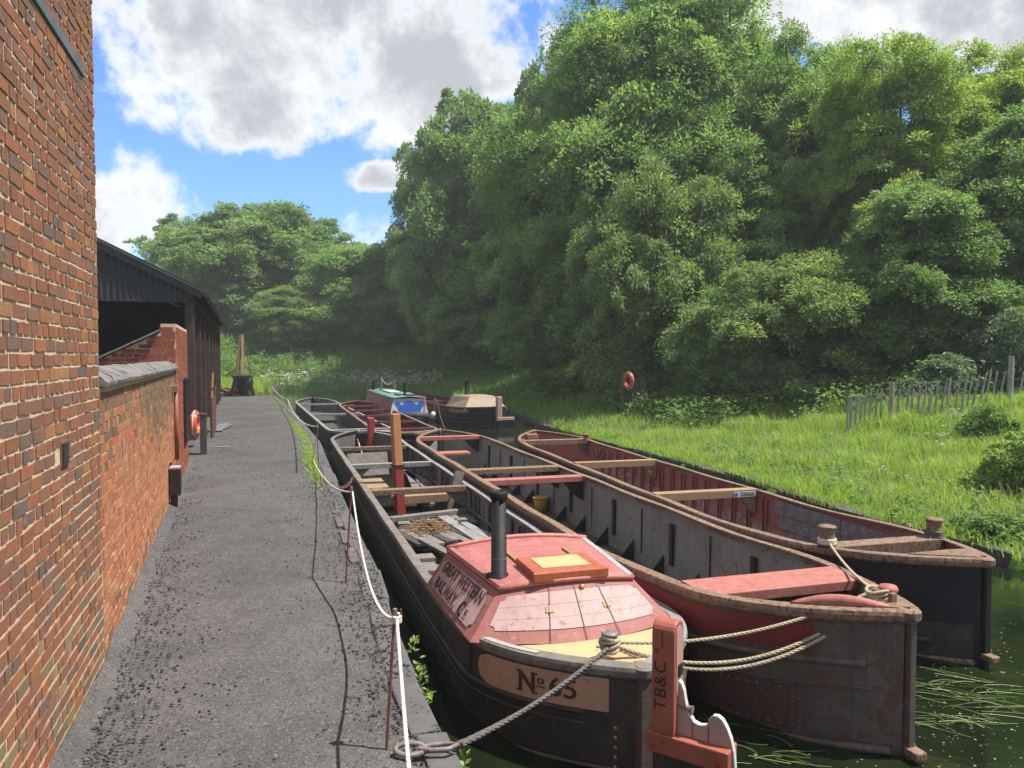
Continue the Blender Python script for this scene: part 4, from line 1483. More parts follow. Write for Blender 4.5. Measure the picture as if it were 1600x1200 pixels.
# roof with low edge beading
m = MB()
rows = []
for j in range(9):
    t_ = j / 8
    hw = (ht0 + 0.004) * (1 - t_) + (ht1 + 0.004) * t_
    y_ = (yt0 - 0.03) * (1 - t_) + (yt1 + 0.02) * t_
    rows.append([Vector((XC + hw * (2 * i / 12 - 1), y_ - 0.10 * (1 - t_) * (1 - (2 * i / 12 - 1) ** 2), zt + 0.012 + 0.065 * (1 - (2 * i / 12 - 1) ** 2))) for i in range(13)])
m.grid(rows)
rf_ = b65.put('cabin_roof', m.mesh('cabin_roof', True), M['roof_red'])
md = rf_.modifiers.new('thick', 'SOLIDIFY')
md.thickness = 0.035
md.offset = 0
for side in (-1, 1):
    b65.put('roof_beading', MB().bar((XC + side * (ht0 - 0.03), yt0 - 0.02, zt + 0.028), (XC + side * (ht1 - 0.03), yt1 + 0.02, zt + 0.028), 0.06, 0.04), M['rose'] if side < 0 else M['flake'], rf_, bevel=0.01)
m = MB().tube([Vector((XC + ht1 * (2 * i / 12 - 1), yt1, zt + 0.035 + 0.065 * (1 - (2 * i / 12 - 1) ** 2))) for i in range(13)], 0.032, 6)
b65.put('roof_beading', m, M['roof_red'], rf_, smooth=True)
# sliding hatch and its runners
hz = zt + 0.07
hat = b65.put('hatch', MB().box((-0.08, 1.45, hz + 0.055), (0.64, 0.52, 0.05)), M['orange'], bevel=0.008)
b65.put('hatch_lip', MB().box((-0.08, 1.185, hz + 0.04), (0.67, 0.035, 0.075)), M['orange'], hat, bevel=0.006)
b65.put('hatch_side', MB().box((-0.38, 1.45, hz + 0.01), (0.035, 0.50, 0.07)), M['orange'], hat)
b65.put('hatch_side', MB().box((0.22, 1.45, hz + 0.01), (0.035, 0.50, 0.07)), M['orange'], hat)
b65.put('hatch_panel', MB().box((-0.07, 1.47, hz + 0.083), (0.44, 0.34, 0.005)), M['yellow'], hat)
for x_ in (-0.36, 0.20):
    b65.put('hatch_runner', MB().box((x_, 1.68, hz + 0.01), (0.035, 0.84, 0.05)), M['tan_wood'])
# stovepipe
chm = b65.put('chimney', MB().lathe((-0.60, 1.56, zt), [(0.115, 0.03), (0.115, 0.055), (0.068, 0.067), (0.064, 0.74), (0.064, 0.74)], 24), M['chimney'], smooth=False)
for p_ in chm.data.polygons:
    p_.use_smooth = True
b65.put('collar', MB().lathe((-0.60, 1.56, zt + 0.74), [(0.071, -0.035), (0.077, -0.02), (0.079, 0.03), (0.058, 0.045), (0.05, 0.02)], 24), M['chimney'], chm, smooth=True)
b65.put('clamp', MB().lathe((-0.60, 1.56, zt + 0.20), [(0.067, -0.006), (0.069, 0), (0.067, 0.006)], 20), M['steel'], chm)
m = MB()
for k in range(14):
    q_ = Vector((0.55, -0.83, 0)).to_track_quat('Z', 'Y').to_matrix()
    m.add([Vector((-0.60, 1.56, zt + 0.1 + k * 0.05)) + Vector((0.55, -0.83, 0)) * 0.0645 + q_ @ (Vector(v) * 0.005) for v in RIV_V], RIV_F)
b65.put('rivets', m, M['steel'], chm, kind='stuff')

# rudder: post, pale inset, iron bolt, shaped board and red bar
RB = Vector((1.03, 5.02, 0))
ud = Vector((0.83, -0.56, 0)).normalized()
nd = Vector((-0.56, -0.83, 0)).normalized()
rud = empty('rudder', (RB.x, RB.y, WATER), math.atan2(ud.y, ud.x), 'brick red rudder post with scrolled board hung on the stern of the pink cabin boat', 'rudder')


def rput(name, mb, mat, parent=None, **kw):
    o = put(name, mb, mat, parent or rud, **kw)
    if parent is None:
        o.location = (0, 0, -WATER)
    return o


# local x along the blade, local -y faces the camera
RW, RD, ZT, ZBm = 0.165, 0.20, 0.575, -0.175
prof = []
for i in range(9):
    a = math.pi * i / 8
    prof.append((RW / 2 * 0 + 0, 0))
side_prof = [(-0.10, ZBm), (0.10, ZBm)]
m = MB()
# rounded top seen from the end: profile in y-z, extruded along x
yz = [(-RW / 2, ZBm), (RW / 2, ZBm)] + [(RW / 2 * math.cos(math.pi * i / 10), ZT - RW / 2 + RW / 2 * math.sin(math.pi * i / 10)) for i in range(11)]
m.hexa([(-RD / 2 + 0.02, a, b) for a, b in yz], [(RD / 2 - 0.02, a, b) for a, b in yz])
post = rput('post', m, M['post_red'], bevel=0.012)
yz2 = [(0.052 * math.cos(a), ZT - 0.10 + 0.065 * math.sin(a)) for a in [math.pi * i / 10 for i in range(11)]] + [(0.052 * math.cos(a), ZT - 0.44 + 0.065 * math.sin(a)) for a in [math.pi + math.pi * i / 10 for i in range(11)]]
rput('inset', MB().hexa([(RD / 2 - 0.025, a, b) for a, b in yz2], [(RD / 2 - 0.016, a, b) for a, b in yz2]), M['pale_pink'], post)
rput('mortise', MB().box((RD / 2 - 0.012, 0.0, ZT - 0.325), (0.012, 0.06, 0.075)), M['letter_black'], post)
rput('bolt', MB().tube([(RD / 2 - 0.03, 0, ZT - 0.56), (RD / 2 + 0.06, 0, ZT - 0.57), (RD / 2 + 0.075, 0, ZT - 0.57)], [0.022, 0.022, 0.03], 8), M['steel'], post)
rput('crack', MB().box((-0.005, -RW / 2 - 0.001, ZT - 0.12), (0.004, 0.003, 0.12)), M['letter_black'], post)


def on_post(x, y):      # text runs upwards on the face towards the camera
    return Vector((-y * 0.95 - 0.012, -RW / 2 - 0.0025, ZBm + 0.345 + x))


vs_, fs_ = text_geo('TB&C', 0.125, 0.0, 1.1)
rput('lettering', MB().add([on_post(x - 0.02, y) for x, y in vs_], fs_), M['letter_black'], post)
vs_, fs_ = text_geo('o', 0.065, 0.0)
rput('lettering', MB().add([on_post(x + 0.205, y + 0.035) for x, y in vs_], fs_), M['letter_black'], post)
bp = [(RD / 2 - 0.03, ZBm), (RD / 2 - 0.03, -0.06)]
# scrolled board: (distance along blade, height)
curve = [(0.075, 0.185), (0.10, 0.165), (0.118, 0.12), (0.128, 0.06), (0.14, 0.01), (0.158, -0.035), (0.178, -0.052), (0.182, -0.066), (0.225, -0.078), (0.265, -0.068), (0.285, -0.05), (0.288, -0.02), (0.315, 0.008), (0.345, 0.012), (0.375, -0.005), (0.405, -0.05), (0.43, -0.11), (0.45, -0.19), (0.46, -0.30)]
bt = [(0.07, -0.72)] + [(0.60, -0.72)]
pts = [(0.07, -0.75)] + curve + [(0.60, -0.75)]
top2, bot2 = [], []
m = MB()
for y_ in (-0.028, 0.028):
    pass
n_ = len(curve)
fr_ = [(a, -0.017, b) for a, b in curve] + [(a, -0.017, -0.35) for a, b in curve]
bk_ = [(a, 0.017, b) for a, b in curve] + [(a, 0.017, -0.35) for a, b in curve]
fs_ = []
for i in range(n_ - 1):
    fs_ += [(i, i + 1, n_ + i + 1, n_ + i), (2 * n_ + i + 1, 2 * n_ + i, 3 * n_ + i, 3 * n_ + i + 1), (i, 2 * n_ + i, 2 * n_ + i + 1, i + 1)]
fs_ += [(0, n_, 3 * n_, 2 * n_), (n_ - 1, 3 * n_ - 1, 4 * n_ - 1, 2 * n_ - 1)]
m.add(fr_ + bk_, fs_)
brd = rput('scroll_board', m, M['pale_pink'])
m = MB()
for i in range(n_ - 1):
    a, b = curve[i], curve[i + 1]
    m.add([(a[0] + .002, -0.0185, a[1] + 0.002), (b[0] + .002, -0.0185, b[1] + 0.002), (b[0] + .002, 0.0185, b[1] + 0.002), (a[0] + .002, 0.0185, a[1] + 0.002),
           (a[0] - 0.003, -0.0185, a[1] - 0.006), (b[0] - 0.003, -0.0185, b[1] - 0.006)], [(0, 1, 2, 3), (0, 4, 5, 1)])
rput('white_edge', m, M['white'], brd)
for x_ in (0.180, 0.287):
    rput('board_joint', MB().box((x_, -0.0175, -0.13), (0.005, 0.003, 0.12)), M['letter_brown'], brd)
rput('bar', MB().box((0.165, 0, -0.24), (0.55, 0.18, 0.135)), M['post_red'], bevel=0.01)
for (x_, z_) in ((-0.06, -0.26), (0.01, -0.21), (0.37, -0.26)):
    rput('bolt', MB().lathe((0, 0, 0), [(0.016, 0), (0.014, 0.008)], 8), M['post_red2']).matrix_local = Matrix.Translation((x_, -0.091, z_ - WATER)) @ Matrix.Rotation(math.pi / 2, 4, 'X')
rput('blade', MB().box((0.18, 0, -0.65), (0.54, 0.06, 0.7)), M['wet_wood'])

# ---------------- the grey middle boat
bm_ = Boat('iron_boat', (2.905, 5.55), (-2.05, 21.8), 0.99, 0.10, 0.43, 0.20,
           dict(hull=M['hull_grey'], inner=M['inner_grey'], floor=M['rust_floor']),
           'empty grey iron boat with a red plank across its bow', floor=0.98, Lr=3.2, Ls=4.5)
bm_.shell()
bm_.rail(M['rail_rust'], 0.035, 0.08, 0.062, 0.007)
bm_.stem(False, M['hull_grey'], 0.07, 0.10)
bm_.stem(True, M['rail_rust'])
bm_.put('stem_shoe', MB().box((0, -0.07, WATER + 0.06), (0.10, 0.13, 0.06)), M['rail_rust'], bevel=0.012)
bm_.patch('red_panel', -1, 0.42, 3.4, 0.085, 0.31, 0.008, M['red_panel'])
bm_.strake(0.385, 0.030, M['hull_grey'], 0.16, None)
bm_.patch('lap_plate', -1, 0.16, 4.0, 0.335, 0.47, 0.006, M['hull_grey'])
bm_.strake(1.02, 0.035, M['hull_grey'], 0.05, None, 'bilge_strake')
bm_.strake(1.09, 0.022, M['rail_grey'], 0.02, None, 'bilge_strake')
bm_.patch('riveted_plate', -1, 0.50, 2.35, 0.60, 0.95, 0.008, M['rust_plate'])
bm_.patch('butt_strap', -1, 0.34, 0.42, 0.48, 1.0, 0.007, M['hull_grey'], smooth=False)
sp = []
for dd in (0.63, 0.92):
    sp += bm_.side_rivets(-1, 0.53, 1.88, dd, 0.075, 0.010)
for k in range(9):
    sp += bm_.side_rivets(-1, 0.53, 0.54, 0.62 + k * 0.037, 0.05, 0.010)
for k in range(7):
    sp += bm_.side_rivets(-1, 0.38, 0.39, 0.50 + k * 0.075, 0.05, 0.009)
for k in range(4):
    sp += bm_.side_rivets(-1, 0.45, 0.46, 0.12 + k * 0.05, 0.05, 0.010)
bm_.strake(0.57, 0.007, M['hull_grey'], 0.1, 6, 'plate_lap')
for yy in (1.25, 2.4, 3.5):
    bm_.patch('butt_strap', -1, yy, yy + 0.07, 0.48, 1.0, 0.007, M['hull_grey'], smooth=False)
    for k in range(7):
        sp += bm_.side_rivets(-1, yy + 0.02, yy + 0.03, 0.50 + k * 0.075, 0.05, 0.009)
bm_.rivets(sp, 0.013, M['hull_grey'])
bm_.deck(0.0, 0.46, M['rail_rust'], 0.03)
# inner face: frames, straps, knees, rivets
yr = 1.3
k = 0
sp = []
while yr < bm_.L - 1.6:
    for side in (-1, 1):
        if k % 2 == 0:
            bm_.rib(side, yr, M['strap_black'], 0.085, 0.035, 0.17, 0.22)
            for hgt in (0.30, 0.36, 0.62):
                sp.append((Vector((side * (bm_.b(yr) - 0.097), yr, bm_.fl + hgt)), Vector((-side, 0, 0))))
        else:
            bm_.put('seam', MB().box((side * (bm_.b(yr) - 0.055), yr, bm_.fl + 0.5), (0.012, 0.018, 0.72)), M['strap_black'])
            for j in range(8):
                sp.append((Vector((side * (bm_.b(yr) - 0.056), yr - 0.03, bm_.fl + 0.2 + j * 0.085)), Vector((-side, 0, 0))))
        bm_.foot_knee(side, yr + 0.25, M['strap_black'])
    yr += 0.98
    k += 1
bm_.rivets(sp, 0.012, M['strap_black'])
sp = []
for y in np.arange(1.3, bm_.L - 1.6, 0.1):
    sp.append((Vector((bm_.b(y) - 0.10, y, bm_.z(y) - 0.055)), Vector((-1, 0, 0))))
bm_.rivets(sp, 0.012, M['rail_rust'], 'rail_rivets')
(_, ya), (_, yb) = bm_.st(1060, 920, 0.27), bm_.st(1300, 905, 0.27)
plk = bm_.beam(1.44, 0.46, 0.09, M['red_plank'], dz=0.03, name='red_plank', over=-0.02)
for (x1_, y1_, x2_, y2_, wd, mt) in [(724, 736, 878, 729, 0.24, M['rail_rust']), (745, 752, 925, 744, 0.24, M['red_plank']), (640, 686, 740, 685, 0.24, M['red_plank'])]:
    yb = (bm_.st(x1_, y1_)[1] + bm_.st(x2_, y2_)[1]) / 2
    bm_.beam(yb, wd, 0.10, mt, dz=0.025)
    for side in (-1, 1):
        bm_.knee(side, yb, M['strap_black'], 0.36, 0.40, 0.05)
bm_.beam(1.44, 0.12, 0.18, M['rust_floor'], dz=-0.07, name='bow_beam', over=-0.06)
bm_.put('bow_seat', MB().box((-0.2, bm_.L - 2.0, bm_.z(bm_.L) - 0.40), (1.1, 0.5, 0.05)), M['red_plank'])
bm_.put('mooring_ring', MB().tube([(bm_.b(5.2) - 0.075, 5.2 + 0.045 * math.cos(a), bm_.z(5) - 0.22 + 0.045 * math.sin(a)) for a in np.linspace(0, 2 * math.pi, 13)], 0.01, 6, False), M['strap_black'])
# bow fittings
bm_.put('bow_dolly', MB().lathe((0.02, 0.34, bm_.z(0.3) + 0.03), [(0.07, 0), (0.055, 0.02), (0.05, 0.06), (0.05, 0.09)], 14), M['rail_rust'], smooth=True)
bm_.put('bow_cleat', MB().box((0.03, 0.20, bm_.z(0.2) + 0.075), (0.05, 0.04, 0.08)), M['rail_rust'], bevel=0.006)
rows = [[bm_.pt(-1, y, -0.05 - 0.035 * f, bm_.z(y) + 0.03 + 0.075 * f * math.sin(max(0, 1 - abs(y - 0.30) / 0.26) * math.pi / 2)) for y in np.linspace(0.06, 0.56, 12)] for f in (0, 0.5, 1.0)]
fl_ = bm_.put('fender_plate', MB().grid(rows).mesh('fender_plate', True), M['red_plank'])
fl_.modifiers.new('thick', 'SOLIDIFY').thickness = 0.02
m = MB().lathe((0.10, 0.32, bm_.z(0.3) + 0.10), [(0.001, 0.05), (0.06, 0.045), (0.075, 0.02), (0.07, 0.0)], 12)
bm_.put('cleat_cap', m, M['red_plank'], smooth=True)

# ---------------- the red boat against the far bank
br = Boat('iron_boat', (4.49, 7.22), (0.62, 21.5), 0.94, 0.10, 0.37, 0.22,
          dict(hull=M['hull_black'], inner=M['inner_red'], floor=M['rust_floor']),
          'black hulled iron boat, red inside, with two bollards on its bow beam', floor=0.95, Ln=1.9, Lr=2.6, Ls=4.2)
br.shell()
br.rail(M['rail_rust'], 0.035, 0.07, 0.060, 0.006)
br.stem(False, M['hull_black'], 0.08, 0.10)
br.stem(True, M['rail_rust'])
br.patch('water_line_band', -1, 0.04, 4.0, 0.62, 0.95, 0.004, M['hull_dark'])
br.strake(0.80, 0.028, M['hull_dark'], 0.3, 4.5)
br.strake(0.98, 0.03, M['rail_rust'], 0.03, None, 'bilge_strake')
br.put('stem_shoe', MB().box((0, -0.07, WATER + 0.10), (0.10, 0.13, 0.06)), M['rail_rust'], bevel=0.012)
br.deck(0.0, 0.48, M['rail_rust'], 0.03)
yb3 = (br.st(1250, 848, 0.16)[1] + br.st(1460, 843, 0.16)[1]) / 2
bb3 = br.beam(1.25, 0.22, 0.14, M['rail_rust'], dz=0.04, name='bow_beam', over=-0.01)
for x_ in (-0.80, 0.60):
    bo = br.put('bollard', MB().lathe((x_, 1.25, br.z(1.25) + 0.04), [(0.10, 0), (0.10, 0.015), (0.078, 0.03), (0.078, 0.16), (0.095, 0.19), (0.095, 0.205), (0.06, 0.215)], 20), M['rail_rust'], smooth=False)
    for p_ in bo.data.polygons:
        p_.use_smooth = len(p_.vertices) == 4
pl = None
for (x1_, y1_, x2_, y2_, wd, mt) in [(868, 728, 1018, 720, 0.17, M['tan_wood']), (1010, 774, 1180, 768, 0.19, M['tan_wood']), (830, 694, 905, 688, 0.20, M['rail_rust'])]:
    yb = (br.st(x1_, y1_)[1] + br.st(x2_, y2_)[1]) / 2
    be = br.beam(yb, wd, 0.13, mt, dz=0.045)
    for side in (-1, 1):
        br.knee(side, yb, M['tan_wood'] if mt is M['tan_wood'] else M['rail_rust'], 0.30, 0.28, 0.07)
    if x1_ == 1010:
        pl = br.put('number_plate', MB().box((0.66, yb - wd / 2 - 0.006, br.z(yb) - 0.03), (0.40, 0.008, 0.085)), M['plate'], be)
        vs_, fs_ = text_geo('520665', 0.085, 0.002)
        br.put('lettering', MB().add([(0.70 + x, yb - wd / 2 - 0.012, br.z(yb) - 0.03 + y) for x, y in vs_], fs_), M['letter_black'], be)
        br.put('emblem', MB().box((0.50, yb - wd / 2 - 0.012, br.z(yb) - 0.03), (0.05, 0.004, 0.05)), M['blue'], be)
        br.put('blue_lashing', MB().tube([(0.93, yb - 0.11, br.z(yb) + 0.06), (0.95, yb - 0.13, br.z(yb) - 0.10), (0.94, yb - 0.10, br.z(yb) - 0.24)], 0.014, 6), M['blue'], be)
for i, y in enumerate(np.arange(4.9, br.L - 2.6, 0.46)):
    br.rib(1, y, M['inner_red'], 0.03, 0.03, 0.06, 0.02)
    br.rib(1, y + 0.07, M['maroon'], 0.018, 0.03, 0.06, 0.02)
    if i % 2 == 0:
        br.rib(-1, y, M['inner_red'], 0.04, 0.03, 0.06, 0.02)
sp = []
for y in np.arange(4.9, br.L - 2.6, 0.46):
    for k in range(9):
        sp.append((Vector((br.b(y) - 0.056, y - 0.05, br.fl + 0.1 + k * 0.09)), Vector((-1, 0, 0))))
br.rivets(sp, 0.011, M['maroon'])
ss = br.stations(3.6, br.L - 2.0, 0.4)
br.put('flaked_lining', MB().grid([[br.pt(1, y, -0.058, br.fl + 0.46 + 0.05 * math.sin(y * 1.3)) for y in ss], [br.pt(1, y, -0.066, br.fl + 0.01) for y in ss]]), M['bare_red'])
# charred boards lining the bow end
yk = 1.55
for k in range(3):
    for j in range(4):
        za = br.z(2.5) - 0.08 - j * 0.205
        yy0, yy1 = (1.0 + 0.03 * j, 1.95) if k == 0 else (1.97, 3.10) if k == 1 else (3.12, 4.65 - 0.14 * (j))
        rows_o = [br.pt(1, y, -0.075, za) for y in np.linspace(yy0, yy1, 8)]
        rows_i = [br.pt(1, y, -0.085, za - 0.198) for y in np.linspace(yy0, yy1, 8)]
        o = br.put('lining_board', MB().grid([rows_o, rows_i]), M['black_wood'])
        o.modifiers.new('thick', 'SOLIDIFY').thickness = 0.02
br.put('stern_locker', MB().box((-0.42, br.L - 1.15, br.z(br.L - 1) - 0.02), (0.30, 0.30, 0.22)), M['inner_red'], bevel=0.01)
br.put('bollard', MB().lathe((0.75, br.L - 2.1, br.z(br.L - 2) + 0.02), [(0.08, 0), (0.07, 0.02), (0.07, 0.13), (0.09, 0.15), (0.09, 0.17)], 14), M['rail_rust'], smooth=True)
br.put('rubbing_board', MB().bar(br.pt(-1, 5.2, -0.14, br.z(5) - 0.10), br.pt(-1, 7.6, -0.14, br.z(7) - 0.06), 0.05, 0.10), M['old_wood'])
for a_ in (0, 1):
    br.put('hanging_cable', MB().tube([br.pt(1, br.L - 2.4 - 0.5 * t_ - .3 * a_, -0.10, br.z(10) - 0.12 - (0.5 + .2 * a_) * 4 * t_ * (1 - t_) * .6) for t_ in np.linspace(0, 1, 9)], 0.012, 5), M['strap_black'])

# ---------------- boats farther off
b4 = Boat('iron_boat', tuple(P(577, 680, -0.10)[:2]), tuple(P(488, 622, 0.0)[:2]), 1.04, -0.10, 0.0, 0.02,
          dict(hull=M['hull_black'], inner=M['inner_dark'], floor=M['wet_wood']),
          'small dark empty iron boat with a red stern panel along the quay edge', floor=0.62, Ln=1.7, Lf=2.6)
b4.shell()
b4.rail(M['rail_pale'], 0.03, 0.08, 0.06)
b4.stem(False, M['hull_black'])
b4.stem(True, M['hull_black'], rise=0.10)
b4.patch('red_panel', -1, 0.15, 1.2, 0.06, 0.36, 0.01, M['red_panel'])
b4.patch('red_panel', 1, 0.15, 1.2, 0.06, 0.36, 0.01, M['red_panel'])
b4.strake(0.45, 0.025, M['hull_dark'])
for f in (0.085, 0.45, 0.80):
    b4.beam(b4.L * f if f > .1 else 1.72, 0.16, 0.09, M['rail_pale'], dz=0.03)
for i, y in enumerate(np.arange(2.4, b4.L - 2.5, 0.7)):
    b4.rib(1, y, M['old_wood'] if i % 2 else M['inner_dark'], 0.10, 0.04)
    b4.rib(-1, y, M['inner_dark'], 0.08, 0.04)
for f in (0.28, 0.62):
    b4.put('bottom_board', MB().box((-0.2, b4.L * f, b4.fl + 0.12), (1.2, 1.1, 0.05)), M['wet_wood'])
b4.put('rudder_post', MB().box((0.02, -0.22, 0.02), (0.20, 0.22, 0.86)), M['post_red2'], bevel=0.03)
b4.put('post_hole', MB().box((0.125, -0.22, 0.18), (0.01, 0.07, 0.08)), M['letter_black'])
b4.put('post_foot', MB().box((0.02, -0.24, -0.42), (0.10, 0.14, 0.25)), M['white'])

b5 = Boat('iron_boat', tuple(P(648, 679, 0.0)[:2]), tuple(P(556, 627, 0.05)[:2]), 1.0, -0.02, 0.04, 0.06,
          dict(hull=M['hull_black'], inner=M['maroon'], floor=M['rust_floor']),
          'maroon lined iron boat lying between the dark quay boat and the painted narrowboat', floor=0.75, Ln=1.7, Lf=2.4)
b5.shell()
b5.rail(M['rail_rust'], 0.03, 0.08, 0.06)
b5.stem(False, M['hull_black'])
b5.stem(True, M['hull_black'])
b5.strake(0.22, 0.02, M['rail_grey'], 0.02, 3)
b5.strake(0.34, 0.02, M['rail_grey'], 0.02, 3)
for f in (0.12, 0.30, 0.48, 0.66, 0.84):
    b5.beam(b5.L * f, 0.13, 0.09, M['maroon'], dz=0.02)
for i, y in enumerate(np.arange(2.2, b5.L - 2.2, 0.55)):
    b5.rib(1, y, M['maroon'], 0.06, 0.04)
    b5.rib(-1, y, M['maroon'], 0.06, 0.04)

# painted narrowboat
n0 = D(658, 650, 33.0)
nb = Boat('narrowboat', (n0[0] + 0.05, 31.3), (n0[0] - 4.9, 46.5), 0.98, -0.36, -0.25, -0.2,
          dict(hull=M['hull_black'], inner=M['hull_dark'], floor=M['rust_floor']),
          'narrowboat with faded red cabin sides, green roof and blue and white end', Ln=1.6, Lf=2.2, floor=0.5)
nb.shell()
nb.rail(M['hull_black'], 0.03, 0.06, 0.05)
nb.stem(False, M['hull_black'])
nb.stem(True, M['hull_black'])
nb.deck(0.0, 1.9, M['hull_black'], 0.02, 'counter_deck')
wb, wt, zb_, zt_ = 0.86, 0.68, -0.34, 0.50
y0_, y1_ = 1.75, 10.2
nBL, nBR, nTL, nTR = Vector((-wb, y0_, zb_)), Vector((wb, y0_, zb_)), Vector((-wt, y0_ + .12, zt_)), Vector((wt, y0_ + .12, zt_))
nFBL, nFBR, nFTL, nFTR = Vector((-wb, y1_, zb_)), Vector((wb, y1_, zb_)), Vector((-wt, y1_, zt_)), Vector((wt, y1_, zt_))
naft, nl, nr_ = quadmap(nBL, nBR, nTR, nTL), quadmap(nFBL, nBL, nTL, nFTL), quadmap(nBR, nFBR, nFTR, nTR)
nf = quadmap(nFBR, nFBL, nFTL, nFTR)
for nm, fn, mt in (('end_panel', naft, M['cabin_white']), ('cabin_side', nl, M['cabin_red']), ('cabin_side', nr_, M['cabin_red']), ('front_panel', nf, M['cabin_red'])):
    pnl = nb.put(nm, panel(fn, 0, 1, 0, 1, 0, 4, 3), mt)
    if nm == 'end_panel':
        shape = [(0.20, 0.02), (0.80, 0.02), (0.79, 0.22), (0.82, 0.42), (0.90, 0.58), (0.97, 0.70), (0.96, 0.80), (0.86, 0.86), (0.80, 0.78), (0.75, 0.70), (0.70, 0.66),
                 (0.66, 0.76), (0.58, 0.86), (0.45, 0.87), (0.36, 0.80), (0.30, 0.68), (0.25, 0.66), (0.23, 0.78), (0.16, 0.85), (0.08, 0.80), (0.08, 0.70), (0.16, 0.56), (0.20, 0.42), (0.22, 0.24)]
        c_ = (0.5, 0.4)
        nb.put('blue_shape', MB().add([naft(a, b, 0.012) for a, b in shape], [tuple(range(len(shape)))]), M['blue'], pnl)
    if nm == 'cabin_side' and fn is nl:
        for u0_, u1_, t1, t2 in ((0.40, 0.66, '', ''), (0.68, 0.82, 'ROSE', ''), (0.84, 0.985, 'DUDLEY', '')):
            nb.put('panel_joint', panel(fn, u1_ + 0.004, u1_ + 0.010, 0.03, 0.97, 0.01, 1, 1), M['maroon'], pnl)
        LW, LH = (nBL - nFBL).length, (nTL - nBL).length
        # pale arcs and scrolls of the worn painted lettering
        for (uc, vc, hw, rise) in ((0.915, 0.60, 0.055, 0.16), (0.75, 0.62, 0.055, 0.15), (0.55, 0.60, 0.05, 0.06), (0.915, 0.34, 0.035, 0.10), (0.75, 0.30, 0.03, 0.08)):
            for q_ in range(7):
                t_ = q_ / 6 * 2 - 1
                uu, vv = uc + hw * t_, vc + rise * (1 - t_ * t_)
                nb.put('painted_letter', panel(fn, uu - 0.005, uu + 0.005, vv - 0.05, vv + 0.05, 0.012, 1, 1), M['pale_pink'], pnl)
m = MB().grid([[Vector((x_, y, zt_ + 0.02 + 0.08 * (1 - (x_ / 0.74) ** 2))) for x_ in np.linspace(-0.74, 0.74, 9)] for y in (y0_ + 0.05, y1_ + 0.05)])
nroof = nb.put('cabin_roof', m.mesh('cabin_roof', True), M['green_roof'])
nroof.modifiers.new('thick', 'SOLIDIFY').thickness = 0.04
nb.put('roof_hatch', MB().box((0, 3.2, zt_ + 0.14), (0.7, 1.2, 0.06)), M['green_roof'], bevel=0.01)
nb.put('roof_board', MB().box((-0.1, 6.0, zt_ + 0.13), (0.5, 2.4, 0.05)), M['white'])
for (x_, y_, h_, r_, mt) in ((-0.1, 2.35, 0.62, 0.055, M['chimney']), (-0.35, 7.6, 0.72, 0.05, M['sheet_grey']), (0.15, 6.6, 0.62, 0.05, M['sheet_grey']), (-0.45, 9.6, 0.45, 0.09, M['chimney'])):
    nb.put('stack' if mt is M['chimney'] else 'mast_stub', MB().tube([(x_, y_, zt_ + 0.05), (x_, y_, zt_ + 0.05 + h_)], r_, 10), mt)
nb.put('line', MB().tube([(-0.35 + 0.5 * t_, 7.6 - t_, zt_ + 0.72 - 1.0 * t_ * (1 - t_) - 0.1 * t_) for t_ in np.linspace(0, 1, 8)], 0.015, 5), M['rope_white'])
nb.put('tiller', MB().tube([(0.30, 0.35, -0.25), (0.34, 0.35, 0.0), (0.42, 0.5, 0.40), (0.46, 0.7, 0.62), (0.2, 1.2, 0.66), (-0.2, 1.5, 0.64)], 0.028, 7), M['post_red2'], smooth=True)
nb.put('tiller_knob', MB().lathe((0.30, 0.35, -0.26), [(0.02, 0), (0.08, 0.05), (0.08, 0.12), (0.02, 0.16)], 10), M['post_red2'], smooth=True)
nb.put('canvas_roll', MB().tube([(-0.65, 0.55, -0.16), (0.0, 0.40, -0.14), (0.55, 0.35, -0.16)], [0.12, 0.17, 0.12], 10), M['canvas'], smooth=True)
nb.put('rope_fender', MB().tube([(0.62, 0.1, -0.22), (0.66, 0.08, -0.08), (0.72, 0.08, 0.02)], [0.08, 0.12, 0.06], 8), M['white'], smooth=True)

# wooden cabin boat on the right of the narrowboat
f0 = D(772, 640, 31.5)
wbt = Boat('wooden_boat', (f0[0] + 0.05, 31.2), (f0[0] - 6.6, 47.0), 1.07, 0.12, 0.24, 0.2,
           dict(hull=M['hull_black'], inner=M['maroon'], floor=M['rust_floor']),
           'black wooden working boat with a tan cabin and tall chimney by the grassy bank', Ln=1.9, Lf=2.4, floor=0.8)
wbt.shell()
wbt.rail(M['hull_dark'], 0.04, 0.08, 0.07)
for d_ in (0.22, 0.42, 0.62, 0.80):
    wbt.strake(d_, 0.018, M['hull_dark'], 0.1, 9, 'plank_joint', (-1,))
wbt.stem(False, M['hull_black'], 0.2, 0.2)
wbt.patch('tan_band', -1, 0.9, 2.7, 0.05, 0.20, 0.01, M['tan_cabin'])
wc = [Vector((-0.98, 1.0, 0.10)), Vector((0.98, 1.0, 0.10)), Vector((0.98, 3.6, 0.10)), Vector((-0.98, 3.6, 0.10))]
wd_ = [Vector((-0.60, 1.45, 0.56)), Vector((0.60, 1.45, 0.56)), Vector((0.72, 3.3, 0.56)), Vector((-0.72, 3.3, 0.56))]
wcab = wbt.put('cabin', MB().hexa(wc, wd_), M['tan_cabin'], bevel=0.02)
wbt.put('cabin_roof', MB().hexa([p + Vector((0, 0, 0.002)) for p in wd_], [p * 0.9 + Vector((0, 0.22, 0.12)) for p in wd_]), M['tan_cabin'], wcab)
wbt.put('chimney', MB().lathe((-0.2, 2.9, 0.58), [(0.13, 0), (0.09, 0.02), (0.085, 0.62), (0.105, 0.66), (0.06, 0.70)], 14), M['chimney'], wcab, smooth=True)
